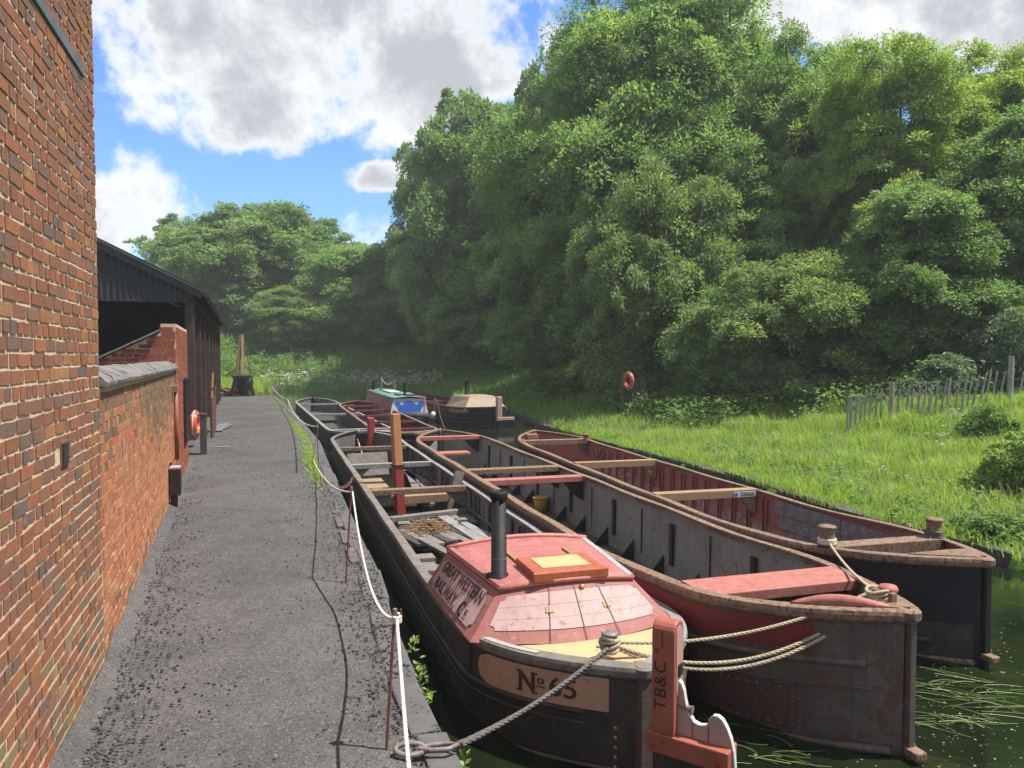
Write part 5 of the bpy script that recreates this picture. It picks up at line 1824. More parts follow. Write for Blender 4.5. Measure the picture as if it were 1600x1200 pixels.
wbt.put('rudder_post', MB().box((0.10, -0.16, 0.18), (0.22, 0.22, 1.0)), M['pale_pink'], bevel=0.03)
wbt.put('rudder_bar', MB().box((0.36, -0.22, -0.22), (0.75, 0.16, 0.12)), M['pale_pink'], bevel=0.01)
wbt.put('rudder_blade', MB().box((0.45, -0.2, -0.62), (0.75, 0.08, 0.7)), M['hull_black'])
for f in (0.42, 0.58, 0.74):
    wbt.beam(wbt.L * f, 0.16, 0.1, M['maroon'], dz=0.02)
wbt.put('marker_board', MB().box((-1.12, 4.6, -0.10), (0.06, 0.30, 0.95)), M['sheet_grey'], bevel=0.01)

# canal water, open where the hulls displace it
wv = [Vector((-24, -8)), Vector((16, -8)), Vector((16, 72)), Vector((-24, 72))]
we = [(0, 1), (1, 2), (2, 3), (3, 0)]
outl = []
for B_ in (b65, bm_, br, b4, b5, nb, wbt):
    ys_ = B_.stations(0.0, B_.L, 0.8)
    ring = []
    for side, seq in ((1, ys_), (-1, ys_[::-1])):
        for y in seq:
            ff = max(0.0, (B_.z(y) - WATER) / (B_.z(y) - B_.bot))
            ring.append(B_.local_to_world(B_.pt(side, y, -0.012 - 0.10 * ff ** 3, WATER)).to_2d())
    outl.append(np.array(ring))
    k0 = len(wv)
    wv += ring
    we += [(k0 + i, k0 + (i + 1) % len(ring)) for i in range(len(ring))]
cv2, ce2, cf2, _, _, _ = delaunay_2d_cdt(wv, we, [], 0, 1e-5)
cv2 = [Vector(v) for v in cv2]
fk = []
for f in cf2:
    c_ = sum((cv2[i] for i in f), Vector((0, 0))) / len(f)
    if not any(inside(np.array([c_.x]), np.array([c_.y]), o_)[0] for o_ in outl):
        fk.append(tuple(f))
put('water', MB().add([(v.x, v.y, WATER) for v in cv2], fk), M['water'], kind='structure')

# ------------------------------------------------------------------ things lying in the cabin boat
rnd = random.Random(3)


def lay_plank(x, y, z, L, wd, th, ang, mat, tilt=0.0, label='weathered grey plank lying loose in the bottom of the cabin boat', group='loose planks in the cabin boat', name='loose_plank'):
    c = b65.local_to_world((x, y, z))
    o = put(name, MB().box((0, 0, th / 2), (wd, L, th)), mat, bevel=0.006)
    o.location = c
    o.rotation_euler = (tilt, 0, b65.rz + ang)
    return tag(o, label, 'plank', group)


FZ = b65.fl + 0.13
ORD = ['first', 'second', 'third', 'fourth', 'fifth', 'sixth', 'seventh']
_, ymast = b65.st(625, 800, FZ + 0.2)
# slab stacks close to the cabin
for k in range(6):
    lay_plank(-0.62 + rnd.uniform(-.05, .05), 4.05 + 0.30 * k, FZ + 0.10 + 0.05 * (k % 2), rnd.uniform(0.24, 0.30), rnd.uniform(0.36, 0.50), 0.10, math.pi / 2 * 0 + rnd.uniform(-.12, .12), M['old_wood'],
              label=ORD[k] + ' short grey block from the cabin, along the quay side of the cabin boat', group='short blocks in the cabin boat', name='timber_block')
# square raft of boards with the twig heap
for k in range(7):
    lay_plank(-0.50 + k * 0.145, 7.0 + rnd.uniform(-.1, .1), FZ + 0.14, rnd.uniform(0.95, 1.25), 0.135, 0.05, 0.22 + rnd.uniform(-.05, .05), M['old_wood'] if k % 3 else M['wet_wood'], label=ORD[k] + ' board from the quay side in the raft under the twig heap')
for k in range(3):
    lay_plank(-0.1 + k * 0.2, 7.9 + k * .03, FZ + 0.16, 0.8, 0.19, 0.05, math.pi / 2 - 0.1 + rnd.uniform(-.1, .1), M['old_wood'], label=ORD[k] + ' short cross board from the quay side just beyond the twig heap')
for (x, y, L, a, wh) in ((0.42, 7.3, 1.9, 0.10, 'longer'), (0.64, 6.9, 1.5, 0.16, 'shorter')):
    lay_plank(x, y, FZ + 0.16, L, 0.19, 0.055, a, M['rail_pale'], label=wh + ' of two smooth pale planks laid lengthwise beside the twig heap', group='pale planks by the twig heap')
lay_plank(-0.12, 5.4, FZ + 0.22, 2.1, 0.13, 0.05, 0.25, M['old_wood'], 0.02, 'long narrow plank slanting towards the cabin from the twig heap', None)
lay_plank(0.0, 9.55, FZ + 0.22, 0.24, 1.85, 0.15, 0.05, M['tan_wood'], 0, 'thick tan baulk lying crosswise at the foot of the red mast', None, 'timber_baulk')
lay_plank(0.15, 8.5, FZ + 0.15, 0.16, 1.5, 0.08, 0.25, M['old_wood'], 0, 'dark split plank lying askew between the tan baulk and twig heap', None)
for k in range(5):
    for j in range(2):
        lay_plank(-0.62 + k * 0.25, 10.7 + rnd.uniform(-.1, .1), FZ + 0.06 + j * 0.07, 1.35 + rnd.uniform(-.1, .2), 0.22, 0.055, rnd.uniform(-.08, .08), M['old_wood'],
                  label=ORD[k] + ' board from the quay side in the ' + ('upper' if j else 'lower') + ' layer behind the tan baulk', group='stacked boards behind the baulk')
for k in range(3):
    lay_plank(0.55 + k * .1, 12.6 + k * .15, FZ + 0.10, 2.6, 0.17, 0.06, 0.12 * k - .1, M['old_wood'], label=ORD[k] + ' long grey board from the mast, lying against the cabin boat\'s far side', group='long boards at the far side')
lay_plank(-0.45, 12.1, FZ + 0.16, 0.75, 0.62, 0.05, 0.1, M['tan_wood'], 0.12, 'small tan framed tray lying beyond the second beam', None, 'wooden_tray')
lay_plank(-0.35, 13.3, FZ + 0.18, 0.10, 0.95, 0.55, 0.15, M['old_wood'], -0.35, 'grey board leaning upright in front of the far beam', None, 'leaning_board')
lay_plank(-0.65, 15.7, FZ + 0.10, 0.10, 0.5, 0.5, 0.5, M['old_wood'], -0.5, 'pale board propped in the bow of the cabin boat', None, 'propped_board')
c = b65.local_to_world((0.62, 9.0, FZ + 0.02))
o = put('prop_plank', MB().box((0, 0, 0.42), (0.20, 0.05, 0.86)), M['old_wood'], bevel=0.006)
o.location, o.rotation_euler = c, (0, R(14), b65.rz + 0.3)
tag(o, 'weathered plank standing propped against the inner side of the cabin boat', 'plank')
lay_plank(0.72, 8.3, FZ + 0.10, 0.85, 0.42, 0.05, 0.05, M['old_wood'], 0, 'wide board lying at the foot of the propped plank', None)
# twig heap
tw = MB()
for k in range(420):
    a, r_ = rnd.uniform(0, 6.28), abs(rnd.gauss(0, 0.19))
    x, y = -0.08 + r_ * math.cos(a), 7.45 + 1.25 * r_ * math.sin(a)
    z = FZ + 0.20 + max(0, 0.13 * (1 - r_ / 0.40)) * rnd.random()
    d = Vector((rnd.uniform(-1, 1), rnd.uniform(-1, 1), rnd.uniform(-0.25, 0.25))).normalized() * rnd.uniform(0.04, 0.13)
    p_ = b65.local_to_world((x, y, z))
    tw.tube([p_ - d, p_ + d], rnd.uniform(0.004, 0.009), 4)
put('twig_heap', tw, M['tan_wood'], kind='stuff')
# mast
mz = ymast
mpos = b65.local_to_world((*b65.st(625, 795, FZ + 0.15),  FZ + 0.05))
zt1 = D(613, 646, mpos.y)[2]
zmid_ = D(616, 727, mpos.y)[2]
mast = empty('mast', mpos, b65.rz + 0.25, 'square mast orange above and red below standing in the cabin boat', 'mast')
put('lower_mast', MB().hexa([(-.085, -.085, 0), (.085, -.085, 0), (.085, .085, 0), (-.085, .085, 0)], [(-.08 - .045, -.08 + 0, zmid_ - mpos.z), (.08 - .045, -.08, zmid_ - mpos.z), (.08 - .045, .08, zmid_ - mpos.z), (-.08 - .045, .08, zmid_ - mpos.z)]), M['post_red2'], mast, bevel=0.012)
hh = zmid_ - mpos.z
put('upper_mast', MB().hexa([(-.08 - .045, -.08, hh + .002), (.08 - .045, -.08, hh + .002), (.08 - .045, .08, hh + .002), (-.08 - .045, .08, hh + .002)], [(-.075 - .09, -.075, zt1 - mpos.z), (.075 - .09, -.075, zt1 - mpos.z), (.075 - .09, .075, zt1 - mpos.z), (-.075 - .09, .075, zt1 - mpos.z)]), M['mast_orange'], mast, bevel=0.012)
put('mast_band', MB().box((-.045, 0, hh), (.19, .19, .035)), M['strap_black'], mast)
# bow coil and tray details
c = b65.local_to_world((-0.15, b65.L - 3.0, b65.fl + 0.22))
coil = MB()
for k in range(5):
    coil.tube([c + Vector((0.28 * math.cos(a) * (1 + .06 * k), 0.22 * math.sin(a), 0.012 * k + 0.02 * math.sin(a * 3 + k))) for a in np.linspace(0, 2 * math.pi, 22)], 0.016, 5, False)
put('coiled_rope', coil, M['rope_tan'], smooth=True, label='tan rope lying coiled in the bow of the cabin boat', category='rope')
# bucket
bp_ = P(846, 798, bm_.fl + 0.02)
xb_, yb_ = bm_.loc(bp_)
bpw = bm_.local_to_world((min(xb_, bm_.hb_ - 0.26), yb_, bm_.fl + 0.016))
bk = empty('bucket', bpw, 0, 'yellow plastic bucket standing on the floor of the grey boat', 'bucket')
put('body', MB().lathe((0, 0, 0), [(0.115, 0), (0.15, 0.28), (0.142, 0.28), (0.11, 0.02), (0.0, 0.02)], 20), M['bucket'], bk, smooth=True)
put('rim', MB().lathe((0, 0, 0.28), [(0.150, -0.025), (0.165, -0.02), (0.165, 0.006), (0.142, 0.008)], 20), M['bucket'], bk, smooth=True)
put('handle', MB().tube([(0.16 * math.cos(a), -0.02 - 0.05 * math.sin(a), 0.27 - 0.12 * math.sin(a)) for a in np.linspace(0, math.pi, 12)], 0.006, 6), M['steel'], bk)

# ------------------------------------------------------------------ ropes, pins and chain


def laid_rope(pts, r, name, mat, label=None, strands=3, twist=9.0, cat='rope', group=None, kind=None, n=5):
    """three strands twisted round a smoothed path"""
    pts = [Vector(p) for p in pts]
    # resample
    L = [0]
    for a, b in zip(pts[:-1], pts[1:]):
        L.append(L[-1] + (b - a).length)
    tot = L[-1]
    N_ = min(max(int(tot / (r * 1.5)), 8), 260)
    ss_ = np.linspace(0, tot, N_)
    P3 = np.stack([np.interp(ss_, L, [p[i] for p in pts]) for i in range(3)], 1)
    m_ = MB()
    ref = None
    fr = []
    for i in range(N_):
        t_ = Vector(P3[min(i + 1, N_ - 1)] - P3[max(i - 1, 0)]).normalized()
        if ref is None:
            ref = t_.orthogonal().normalized()
        s_ = (ref - t_ * ref.dot(t_)).normalized()
        ref = s_
        fr.append((Vector(P3[i]), s_, t_.cross(s_)))
    for k in range(strands):
        ph = 2 * math.pi * k / strands
        path = []
        for i, (p_, s_, u_) in enumerate(fr):
            a = ph + ss_[i] / (r * twist) * 2 * math.pi
            path.append(p_ + (s_ * math.cos(a) + u_ * math.sin(a)) * r * 0.52)
        m_.tube(path, r * 0.56, n)
    o_ = put(name, m_, mat, smooth=True)
    tag(o_, label, cat, group, kind)
    return o_


def sag(a, b, d, n=24):
    a, b = Vector(a), Vector(b)
    return [a.lerp(b, t_) - Vector((0, 0, 4 * d * t_ * (1 - t_))) for t_ in np.linspace(0, 1, n)]


pins = []
pin_px = [None, ((603, 1174), (617, 954)), ((540, 908), (549, 762)), ((498, 737), (495.5, 663)), ((448.5, 641), (448.5, 622)), ((424, 612), (424, 602))]
pin_lab = [None, 'rusty iron pin nearest the cabin on the quay edge', 'thin rusty pin beside the middle of the cabin boat', 'rusty pin in the green moss by the bow of the cabin boat',
           'short pin beside the small dark boat at the far quay', 'farthest pin at the end of the quay']
tops = [Vector((-0.14, 1.5, 0.80))]
for k in range(1, 6):
    (bx_, by_), (tx_, ty_) = pin_px[k]
    base = Vector(P(bx_, by_, 0.0))
    top = Vector(D(tx_, ty_, base.y + (0.08 if k < 3 else 0.0)))
    pe = empty('rope_pin', base, 0, pin_lab[k], 'pin', 'rusty pins carrying the white rope')
    put('rod', MB().tube([Vector((0, 0, -0.05)), top - base], 0.0095, 7), M['rust_pin'], pe)
    put('head', MB().lathe(tuple(top - base), [(0.011, -0.03), (0.016, -0.02), (0.014, 0.01), (0.004, 0.016)], 8), M['steel'], pe)
    if k == 1:
        put('hook', MB().tube([top - base + Vector((0.006, 0, -0.07)), top - base + Vector((0.035, 0, -0.05)), top - base + Vector((0.035, 0, 0.01))], 0.006, 6), M['rust_pin'], pe)
    tops.append(top + Vector((0.012, 0, -0.045)))
pe = empty('rope_pin', (-0.14, 1.5, 0), 0, 'rusty pin at the near end of the white rope', 'pin', 'rusty pins carrying the white rope')
put('rod', MB().tube([Vector((0, 0, -0.05)), Vector((0, 0, 0.86))], 0.0095, 7), M['rust_pin'], pe)
sags = [0.10, 0.36, 0.52, 0.30, 0.15]
labs = ['white safety rope from the near pin towards the camera', 'white safety rope sagging from the near pin past the cabin', 'white safety rope hanging deep between the second and third pins',
        'white safety rope beside the small dark boat', 'white safety rope at the far end of the quay']
for k in range(5):
    if k == 2:
        # droops to the ground edge before it climbs
        low = Vector(P(489, 718, 0.06))
        path = [tops[2].lerp(low, t_) - Vector((0, 0, 0.75 * t_ * (1 - t_) * (1 - 0.25 * t_))) for t_ in np.linspace(0, 1, 20)]
        path = [Vector((p.x, p.y, max(p.z, 0.03))) for p in path] + sag(low, tops[3], 0.03, 8)[1:]
    else:
        path = sag(tops[k], tops[k + 1], sags[k])
    laid_rope(path, 0.0105 if k < 3 else 0.015, 'safety_rope', M['rope_white'], labs[k], group='white rope along the quay edge', twist=7)
knot = MB()
for k in range(3):
    a0 = tops[1]
    knot.tube([a0 + Vector((0.022 * math.cos(t_), 0.022 * math.sin(t_), -0.016 + 0.014 * k + 0.006 * math.sin(t_))) for t_ in np.linspace(0, 6.28, 12)], 0.010, 6, False)
o = put('rope_knot', knot, M['rope_white'], smooth=True)
tag(o, 'white rope knot tied round the near pin', 'knot')

# mooring line from the cabin boat's dolly to the ring on the quay
dolly = b65.local_to_world((-0.09, 0.38, b65.z(0.38) + 0.05))
ringp = Vector(P(668, 1176, 0.03))
for k, dx in enumerate((0.0, 0.035)):
    laid_rope(sag(dolly + Vector((0, -0.03, dx)), ringp + Vector((0.16 + dx, 0.05 - dx, 0.02 + dx * .5)), 0.05), 0.016, 'mooring_rope', M['rope_dark'],
              'dark mooring rope, the upper of the pair running down to the iron ring' if k else 'dark mooring rope, the lower of the pair running down to the iron ring', twist=8)
kn = MB()
for k in range(5):
    kn.tube([dolly + Vector((0.062 * math.cos(t_) * (1 - .05 * k), 0.055 * math.sin(t_), 0.012 + 0.020 * k + 0.02 * math.sin(t_ + k * 1.3))) for t_ in np.linspace(0, 6.28, 18)], 0.016, 6, False)
kn.tube([dolly + Vector((0.07 * math.cos(t_), 0.02 + 0.03 * math.sin(2 * t_), 0.05 + 0.05 * math.sin(t_))) for t_ in np.linspace(0, 6.28, 18)], 0.017, 6, False)
o = put('rope_knot', kn, M['rope_tan'], smooth=True)
tag(o, 'tan rope hitched round the dolly on the yellow aft deck', 'knot')
b65.put('dolly', MB().lathe((-0.09, 0.38, b65.z(0.38) + 0.02), [(0.05, 0), (0.045, 0.06), (0.04, 0.12), (0.065, 0.14), (0.06, 0.155)], 14), M['steel'], smooth=True)
b65.put('dolly_pin', MB().tube([(-0.20, 0.37, b65.z(.4) + 0.085), (-0.04, 0.37, b65.z(.4) + 0.08)], 0.012, 6), M['rail_pale'])
bowm = bm_.local_to_world((0.02, 0.34, bm_.z(0.3) + 0.09))
laid_rope(sag(dolly + Vector((0.03, 0, 0.05)), bowm + Vector((-0.02, 0, 0.02)), 0.13), 0.014, 'mooring_rope', M['rope_tan'], 'tan rope stretched taut from the cabin boat to the grey bow', twist=8)
for k in range(2):
    laid_rope(sag(dolly + Vector((0.05, -0.02, 0.03 - .02 * k)), bowm + Vector((0.0, -0.03 - .03 * k, 0.0)), 0.30 + 0.035 * k), 0.0145, 'mooring_rope', M['rope_tan'],
              ('upper' if k == 0 else 'lower') + ' of two slack tan ropes looping behind the rudder post', twist=8)
bo3 = br.local_to_world((-0.80, 1.25, br.z(1.25) + 0.07))
laid_rope(sag(bowm + Vector((0, 0, 0.0)), bo3 + Vector((0, -0.08, 0)), 0.05), 0.013, 'mooring_rope', M['rope_tan'], 'pale rope from the grey bow up to the near bollard of the red boat', twist=8)
kn = MB()
for k in range(5):
    kn.tube([bowm + Vector((0.085 * math.cos(t_), 0.07 * math.sin(t_), -0.07 + 0.022 * k + 0.014 * math.sin(2 * t_ + k))) for t_ in np.linspace(0, 6.28, 16)], 0.013, 6, False)
o = put('rope_knot', kn, M['rope_tan'], smooth=True)
tag(o, 'tan rope turns wound round the fitting on the grey bow', 'knot')
kn = MB()
for k in range(3):
    kn.tube([bo3 + Vector((0.088 * math.cos(t_), 0.088 * math.sin(t_), -0.005 + 0.02 * k)) for t_ in np.linspace(0, 6.28, 16)], 0.012, 6, False)
o = put('rope_knot', kn, M['rope_white'], smooth=True)
tag(o, 'pale rope turns at the foot of the near bollard on the red boat', 'knot')
bo4 = br.local_to_world((0.60, 1.25, br.z(1.25) + 0.07))
kn = MB()
for k in range(3):
    kn.tube([bo4 + Vector((0.088 * math.cos(t_), 0.088 * math.sin(t_), -0.005 + 0.02 * k)) for t_ in np.linspace(0, 6.28, 16)], 0.012, 6, False)
kn.tube([bo4 + Vector((-0.08, -0.06, 0)), bo4 + Vector((-0.10, -0.12, -0.05)), bo4 + Vector((-0.06, -0.14, -0.22))], 0.012, 6)
o = put('rope_knot', kn, M['rope_dark'], smooth=True)
tag(o, 'dark rope turns at the foot of the bank side bollard', 'knot')
# rope between the far boats
p1 = b4.local_to_world((0.0, 0.1, b4.z(0) + 0.08))
p2 = bm_.local_to_world((0.0, bm_.L - 0.15, bm_.z(bm_.L) + 0.06))
laid_rope(sag(p1, p2, 0.10), 0.016, 'mooring_rope', M['rope_white'], 'pale rope from the small dark boat to the far end of the grey boat', twist=8)
p3 = b65.local_to_world((0.0, b65.L - 0.1, b65.z(b65.L) + 0.05))
laid_rope(sag(p1, p3, 0.15), 0.014, 'mooring_rope', M['rope_white'], 'short pale rope joining the cabin boat bow to the small dark boat', twist=8)
laid_rope([p3, p3 + Vector((-0.02, -0.02, -0.30)), b65.local_to_world((-0.1, b65.L - 2.4, b65.fl + 0.3))], 0.013, 'mooring_rope', M['rope_white'], 'pale rope hanging down inside the bow of the cabin boat', twist=8)
p4 = wbt.local_to_world((-1.05, 4.5, 0.2))
laid_rope(sag(p2 + Vector((0.1, .1, 0)), p4, 0.12), 0.012, 'mooring_rope', M['rope_dark'], 'thin dark rope from the grey boat to the wooden boat', twist=8)
# shackle ring on the quay
rg = MB()
rg.tube([ringp + Vector((-0.10 + 0.085 * math.cos(t_), 0.035 * math.sin(t_) , 0.02 + 0.018 * math.sin(t_))) for t_ in np.linspace(0, 6.28, 20)], 0.016, 8, False)
rgo = empty('mooring_ring', ringp, 0, 'rusty iron mooring ring and shackle lying on the quay edge', 'ring')
rg.v = [tuple(Vector(v) - ringp) for v in rg.v]
put('shackle', rg, M['steel'], rgo, smooth=True)
put('link', MB().tube([Vector((-0.05, 0, 0.025)), Vector((0.03, -0.03, 0.03)), Vector((0.12, -0.02, 0.03)), Vector((0.17, 0.02, 0.035)), Vector((0.12, 0.045, 0.03)), Vector((0.02, 0.03, 0.03)), Vector((-0.05, 0.01, 0.02))], 0.014, 8, False), M['steel'], rgo, smooth=True)
# rusty chain from the quay to the cabin boat
ca = Vector(P(528, 762, 0.03))
cb_ = b65.local_to_world((-b65.hb_ + 0.03, b65.st(552, 742)[1], b65.zm + 0.03))
cs = empty('chain', ca, 0, 'rusty chain from the quay edge to the side of the cabin boat', 'chain')
pts = sag(ca, cb_, 0.10, 14)
for i in range(13):
    c_, d_ = (pts[i] + pts[i + 1]) / 2 - ca, (pts[i + 1] - pts[i])
    t_ = d_.normalized()
    s_ = t_.cross(Vector((0, 0, 1))).normalized()
    if i % 2:
        s_ = t_.cross(s_)
    put('link', MB().tube([c_ + t_ * (d_.length * 0.62 * math.cos(a)) + s_ * (0.028 * math.sin(a)) for a in np.linspace(0, 6.28, 11)], 0.010, 5, False), M['rust_pin'], cs)

# ------------------------------------------------------------------ small things along the path
lb = O0 + UL * (OLN + 1.6) + NL * 0.25
lp = empty('lifebuoy_post', lb, 0, 'weathered wooden post holding the lifebuoy beyond the outbuilding', 'post')
put('timber', MB().box((0, 0, 0.45), (0.14, 0.35, 0.95), rzL), M['wet_wood'], lp, bevel=0.01)
put('cap', MB().box((0, 0, 0.94), (0.16, 0.38, 0.05), rzL), M['shed_post'], lp, bevel=0.01)


def torus_mesh(Rm, r, rot, c, seg=28, n=10, a0=0, a1=2 * math.pi):
    pts = [Vector(c) + rot @ Vector((Rm * math.cos(a), Rm * math.sin(a), 0)) for a in np.linspace(a0, a1, seg)]
    return MB().tube(pts, r, n, a1 - a0 < 6.2)


def lifebuoy(pos, normal, label, Rm=0.27, r=0.085):
    q_ = Vector(normal).to_track_quat('Z', 'Y').to_matrix()
    e_ = empty('lifebuoy', pos, 0, label, 'lifebuoy')
    put('ring', torus_mesh(Rm, r, q_, (0, 0, 0)), M['buoy'], e_, smooth=True)
    for a in (0.8, 2.37, 3.94, 5.5):
        put('band', torus_mesh(Rm, r * 1.04, q_, (0, 0, 0), 5, 10, a - 0.05, a + 0.05), M['white'], e_, smooth=True)
    put('grab_line', torus_mesh(Rm + r, 0.012, q_, (0, 0, 0), 28, 5), M['rope_white'], e_)
    return e_


bpz = D(305.5, 662, 19.5)
lifebuoy(Vector(bpz), (0.985, 0.17, 0.03), 'orange lifebuoy hanging on the post at the end of the outbuilding', 0.25, 0.085)
# rusty lattice barrier
rb = Vector(D(331, 690, 21.5))
rb.z = 0
bar_ = empty('rusty_barrier', rb, 0, 'rusty iron barrier standing in front of the shed posts', 'barrier')
for k in range(4):
    put('upright', MB().bar(US * (k * 0.75), US * (k * 0.75) + zr * (1.15 + 0.25 * (k % 2)), 0.06, 0.06, (1, 0, 0)), M['rust_pin'], bar_)
for z_ in (0.45, 0.95):
    put('rail', MB().bar(zr * z_, US * 2.3 + zr * z_, 0.035, 0.05), M['rust_pin'], bar_)
put('lever', MB().bar(US * 0.2 + zr * 0.9, US * 1.4 + zr * 1.8, 0.05, 0.05), M['rust_pin'], bar_)
# grey sheets on the ground
gs = Vector(P(342, 672, 0.02))
for k in range(4):
    o = put('grey_sheet', MB().box((0, 0, 0), (0.42, 0.8, 0.02)), M['sheet_grey'])
    o.location = gs + Vector((-0.12 * k - 0.1, 0.55 * k, 0.012 + 0.004 * k))
    o.rotation_euler = (0, 0, 0.35 + 0.07 * k)
    tag(o, ORD[k] + ' flat grey sheet from the camera beside the rusty barrier', 'sheet', 'grey sheets by the shed')
o = put('pale_slab', MB().box((0, 0, 0), (0.36, 0.2, 0.03)), M['sheet_grey'])
o.location = Vector(P(345, 699, 0.015))
tag(o, 'small pale slab lying on the path near the lifebuoy post', 'slab')
# hand crane
cr0 = Vector(P(378, 619, 0.0))
cr = empty('hand_crane', cr0, 0, 'old hand crane with timber jib on an iron base at the end of the path', 'crane')
for (x_, y_) in ((-0.5, -0.3), (0.5, -0.3), (0.5, 0.5), (-0.5, 0.5)):
    put('leg', MB().bar((x_, y_, 0), (x_ * 0.65, y_ * 0.6, 1.05), 0.16, 0.16), M['strap_black'], cr)
put('turntable', MB().lathe((0, 0.1, 1.05), [(0.58, 0), (0.58, 0.14), (0.4, 0.2)], 16), M['strap_black'], cr)
put('column', MB().box((0, 0.1, 0.55), (0.34, 0.34, 1.1)), M['strap_black'], cr)
put('jib', MB().bar((-0.22, -0.1, 1.2), (-0.11, 0.3, 3.55), 0.15, 0.17), M['tan_wood'], cr)
put('jib', MB().bar((0.10, -0.1, 1.2), (-0.03, 0.3, 3.55), 0.15, 0.17), M['tan_wood'], cr)
put('tie_rod', MB().tube([(0.42, 0.4, 1.2), (0.0, 0.3, 3.45)], 0.03, 6), M['rust_pin'], cr)
put('tie_rod', MB().tube([(-0.40, 0.4, 1.2), (-0.14, 0.3, 3.45)], 0.03, 6), M['rust_pin'], cr)
put('winding_gear', MB().lathe((0, 0, 0), [(0.3, -0.05), (0.32, 0), (0.3, 0.05)], 14), M['strap_black'], cr).matrix_local = Matrix.Translation((0.55, -0.1, 0.75)) @ Matrix.Rotation(math.pi / 2, 4, 'Y')
sc_ = MB()
for k in range(46):
    c_ = Vector(P(358, 619, 0)) + Vector((rnd.uniform(-1.5, 0.9), rnd.uniform(-0.5, 0.9), rnd.uniform(0.03, 0.45)))
    mr = Matrix.Rotation(rnd.uniform(0, 3), 3, 'Z') @ Matrix.Rotation(rnd.uniform(-.4, .4), 3, 'X')
    sc_.box(c_, (rnd.uniform(0.2, 0.9), rnd.uniform(0.05, 0.25), rnd.uniform(0.04, 0.12)), 0, mr)
put('scrap_heap', sc_, M['pipe'], kind='stuff')

# ------------------------------------------------------------------ the grassy bank: fence, lifebuoy post
fpx = [(1322, 678), (1328, 680), (1335, 682), (1343, 684), (1350, 681), (1357, 679), (1366, 680), (1375, 677), (1388, 672), (1399, 670), (1413, 668), (1421, 668), (1430, 666), (1439, 665), (1448, 663), (1458, 666), (1467, 668), (1477, 666), (1489, 662), (1499, 658), (1508, 656), (1517, 656), (1528, 652), (1538, 648), (1547, 643), (1558, 638), (1568, 636), (1590, 632), (1597, 630)]
F0, F1 = hit(1322, 676), hit(1597, 632)
ft = empty('paling_fence', (F0[0], F0[1], float(bank_h(F0[0], F0[1]))), 0, 'leaning silver grey chestnut paling fence on the grassy bank', 'fence')
fo = Vector(ft.location)
wires = [[], []]
for i, (px, py) in enumerate(fpx):
    tt = (px - 1322) / (1597 - 1322)
    yd = F0[1] + (F1[1] - F0[1]) * tt
    q_ = D(px, py, yd)
    z0 = float(bank_h(q_[0], yd))
    bpt = Vector((q_[0], yd, z0 - 0.05)) - fo
    lean = 0.04 + 0.16 * smooth01(np.array((px - 1340) / 180.0)) * random.uniform(0.7, 1.2)
    h_ = random.uniform(0.93, 1.08)
    tpt = bpt + Vector((lean * h_, random.uniform(-.05, .05), h_))
    tip_ = tpt + (tpt - bpt).normalized() * 0.07
    m = MB().bar(bpt, tpt, random.uniform(0.045, 0.065), 0.03, (0, 1, 0))
    m.tube([tpt, tip_], [0.026, 0.008], 4)
    put('paling', m, M['fence'], ft)
    for kk, f in enumerate((0.38, 0.80)):
        wires[kk].append(bpt.lerp(tpt, f))
for wv in wires:
    put('wire', MB().tube(wv, 0.007, 4), M['steel'], ft)
for (px, py, h_) in ((1391, 676, 1.25), (1577, 640, 1.45)):
    tt = (px - 1322) / (1597 - 1322)
    yd = F0[1] + (F1[1] - F0[1]) * tt - 0.08
    q_ = D(px, py, yd)
    z0 = float(bank_h(q_[0], yd))
    put('post', MB().tube([Vector((q_[0], yd, z0 - 0.1)) - fo, Vector((q_[0] + 0.03, yd, z0 + h_)) - fo], [0.085, 0.075], 8), M['fence'], ft)
lq = D(983, 622, 30.5)
le = empty('lifebuoy_stand', (lq[0], lq[1] + .15, float(bank_h(lq[0], lq[1]))), 0, 'grey board stand carrying the lifebuoy under the trees across the water', 'stand')
put('board', MB().box((0.25, 0.1, 1.0), (0.9, 0.06, 1.3)), M['bark'], le)
put('post', MB().box((-0.25, 0.0, 0.9), (0.12, 0.12, 1.9)), M['bark'], le)
lifebuoy(Vector(D(982, 595, lq[1] - 0.12)), (-0.93, -0.42, 0), 'orange lifebuoy on the stand under the trees across the water', 0.27, 0.08)

# ------------------------------------------------------------------ vegetation


def leaf_quads(cen, dirs, nrm, L, Wd):
    """cen (n,3) base points, dirs unit leaf direction, nrm rough normal"""
    side = np.cross(dirs, nrm)
    side /= np.linalg.norm(side, axis=1, keepdims=True) + 1e-9
    nn = np.cross(side, dirs)
    b = cen
    tip = cen + dirs * L[:, None] - nn * (L * 0.12)[:, None]
    mid = cen + dirs * (L * 0.45)[:, None] + nn * (L * 0.06)[:, None]
    v = np.stack([b, mid + side * (Wd / 2)[:, None], tip, mid - side * (Wd / 2)[:, None]], 1)
    return v


def unit(a):
    return a / (np.linalg.norm(a, axis=1, keepdims=True) + 1e-9)


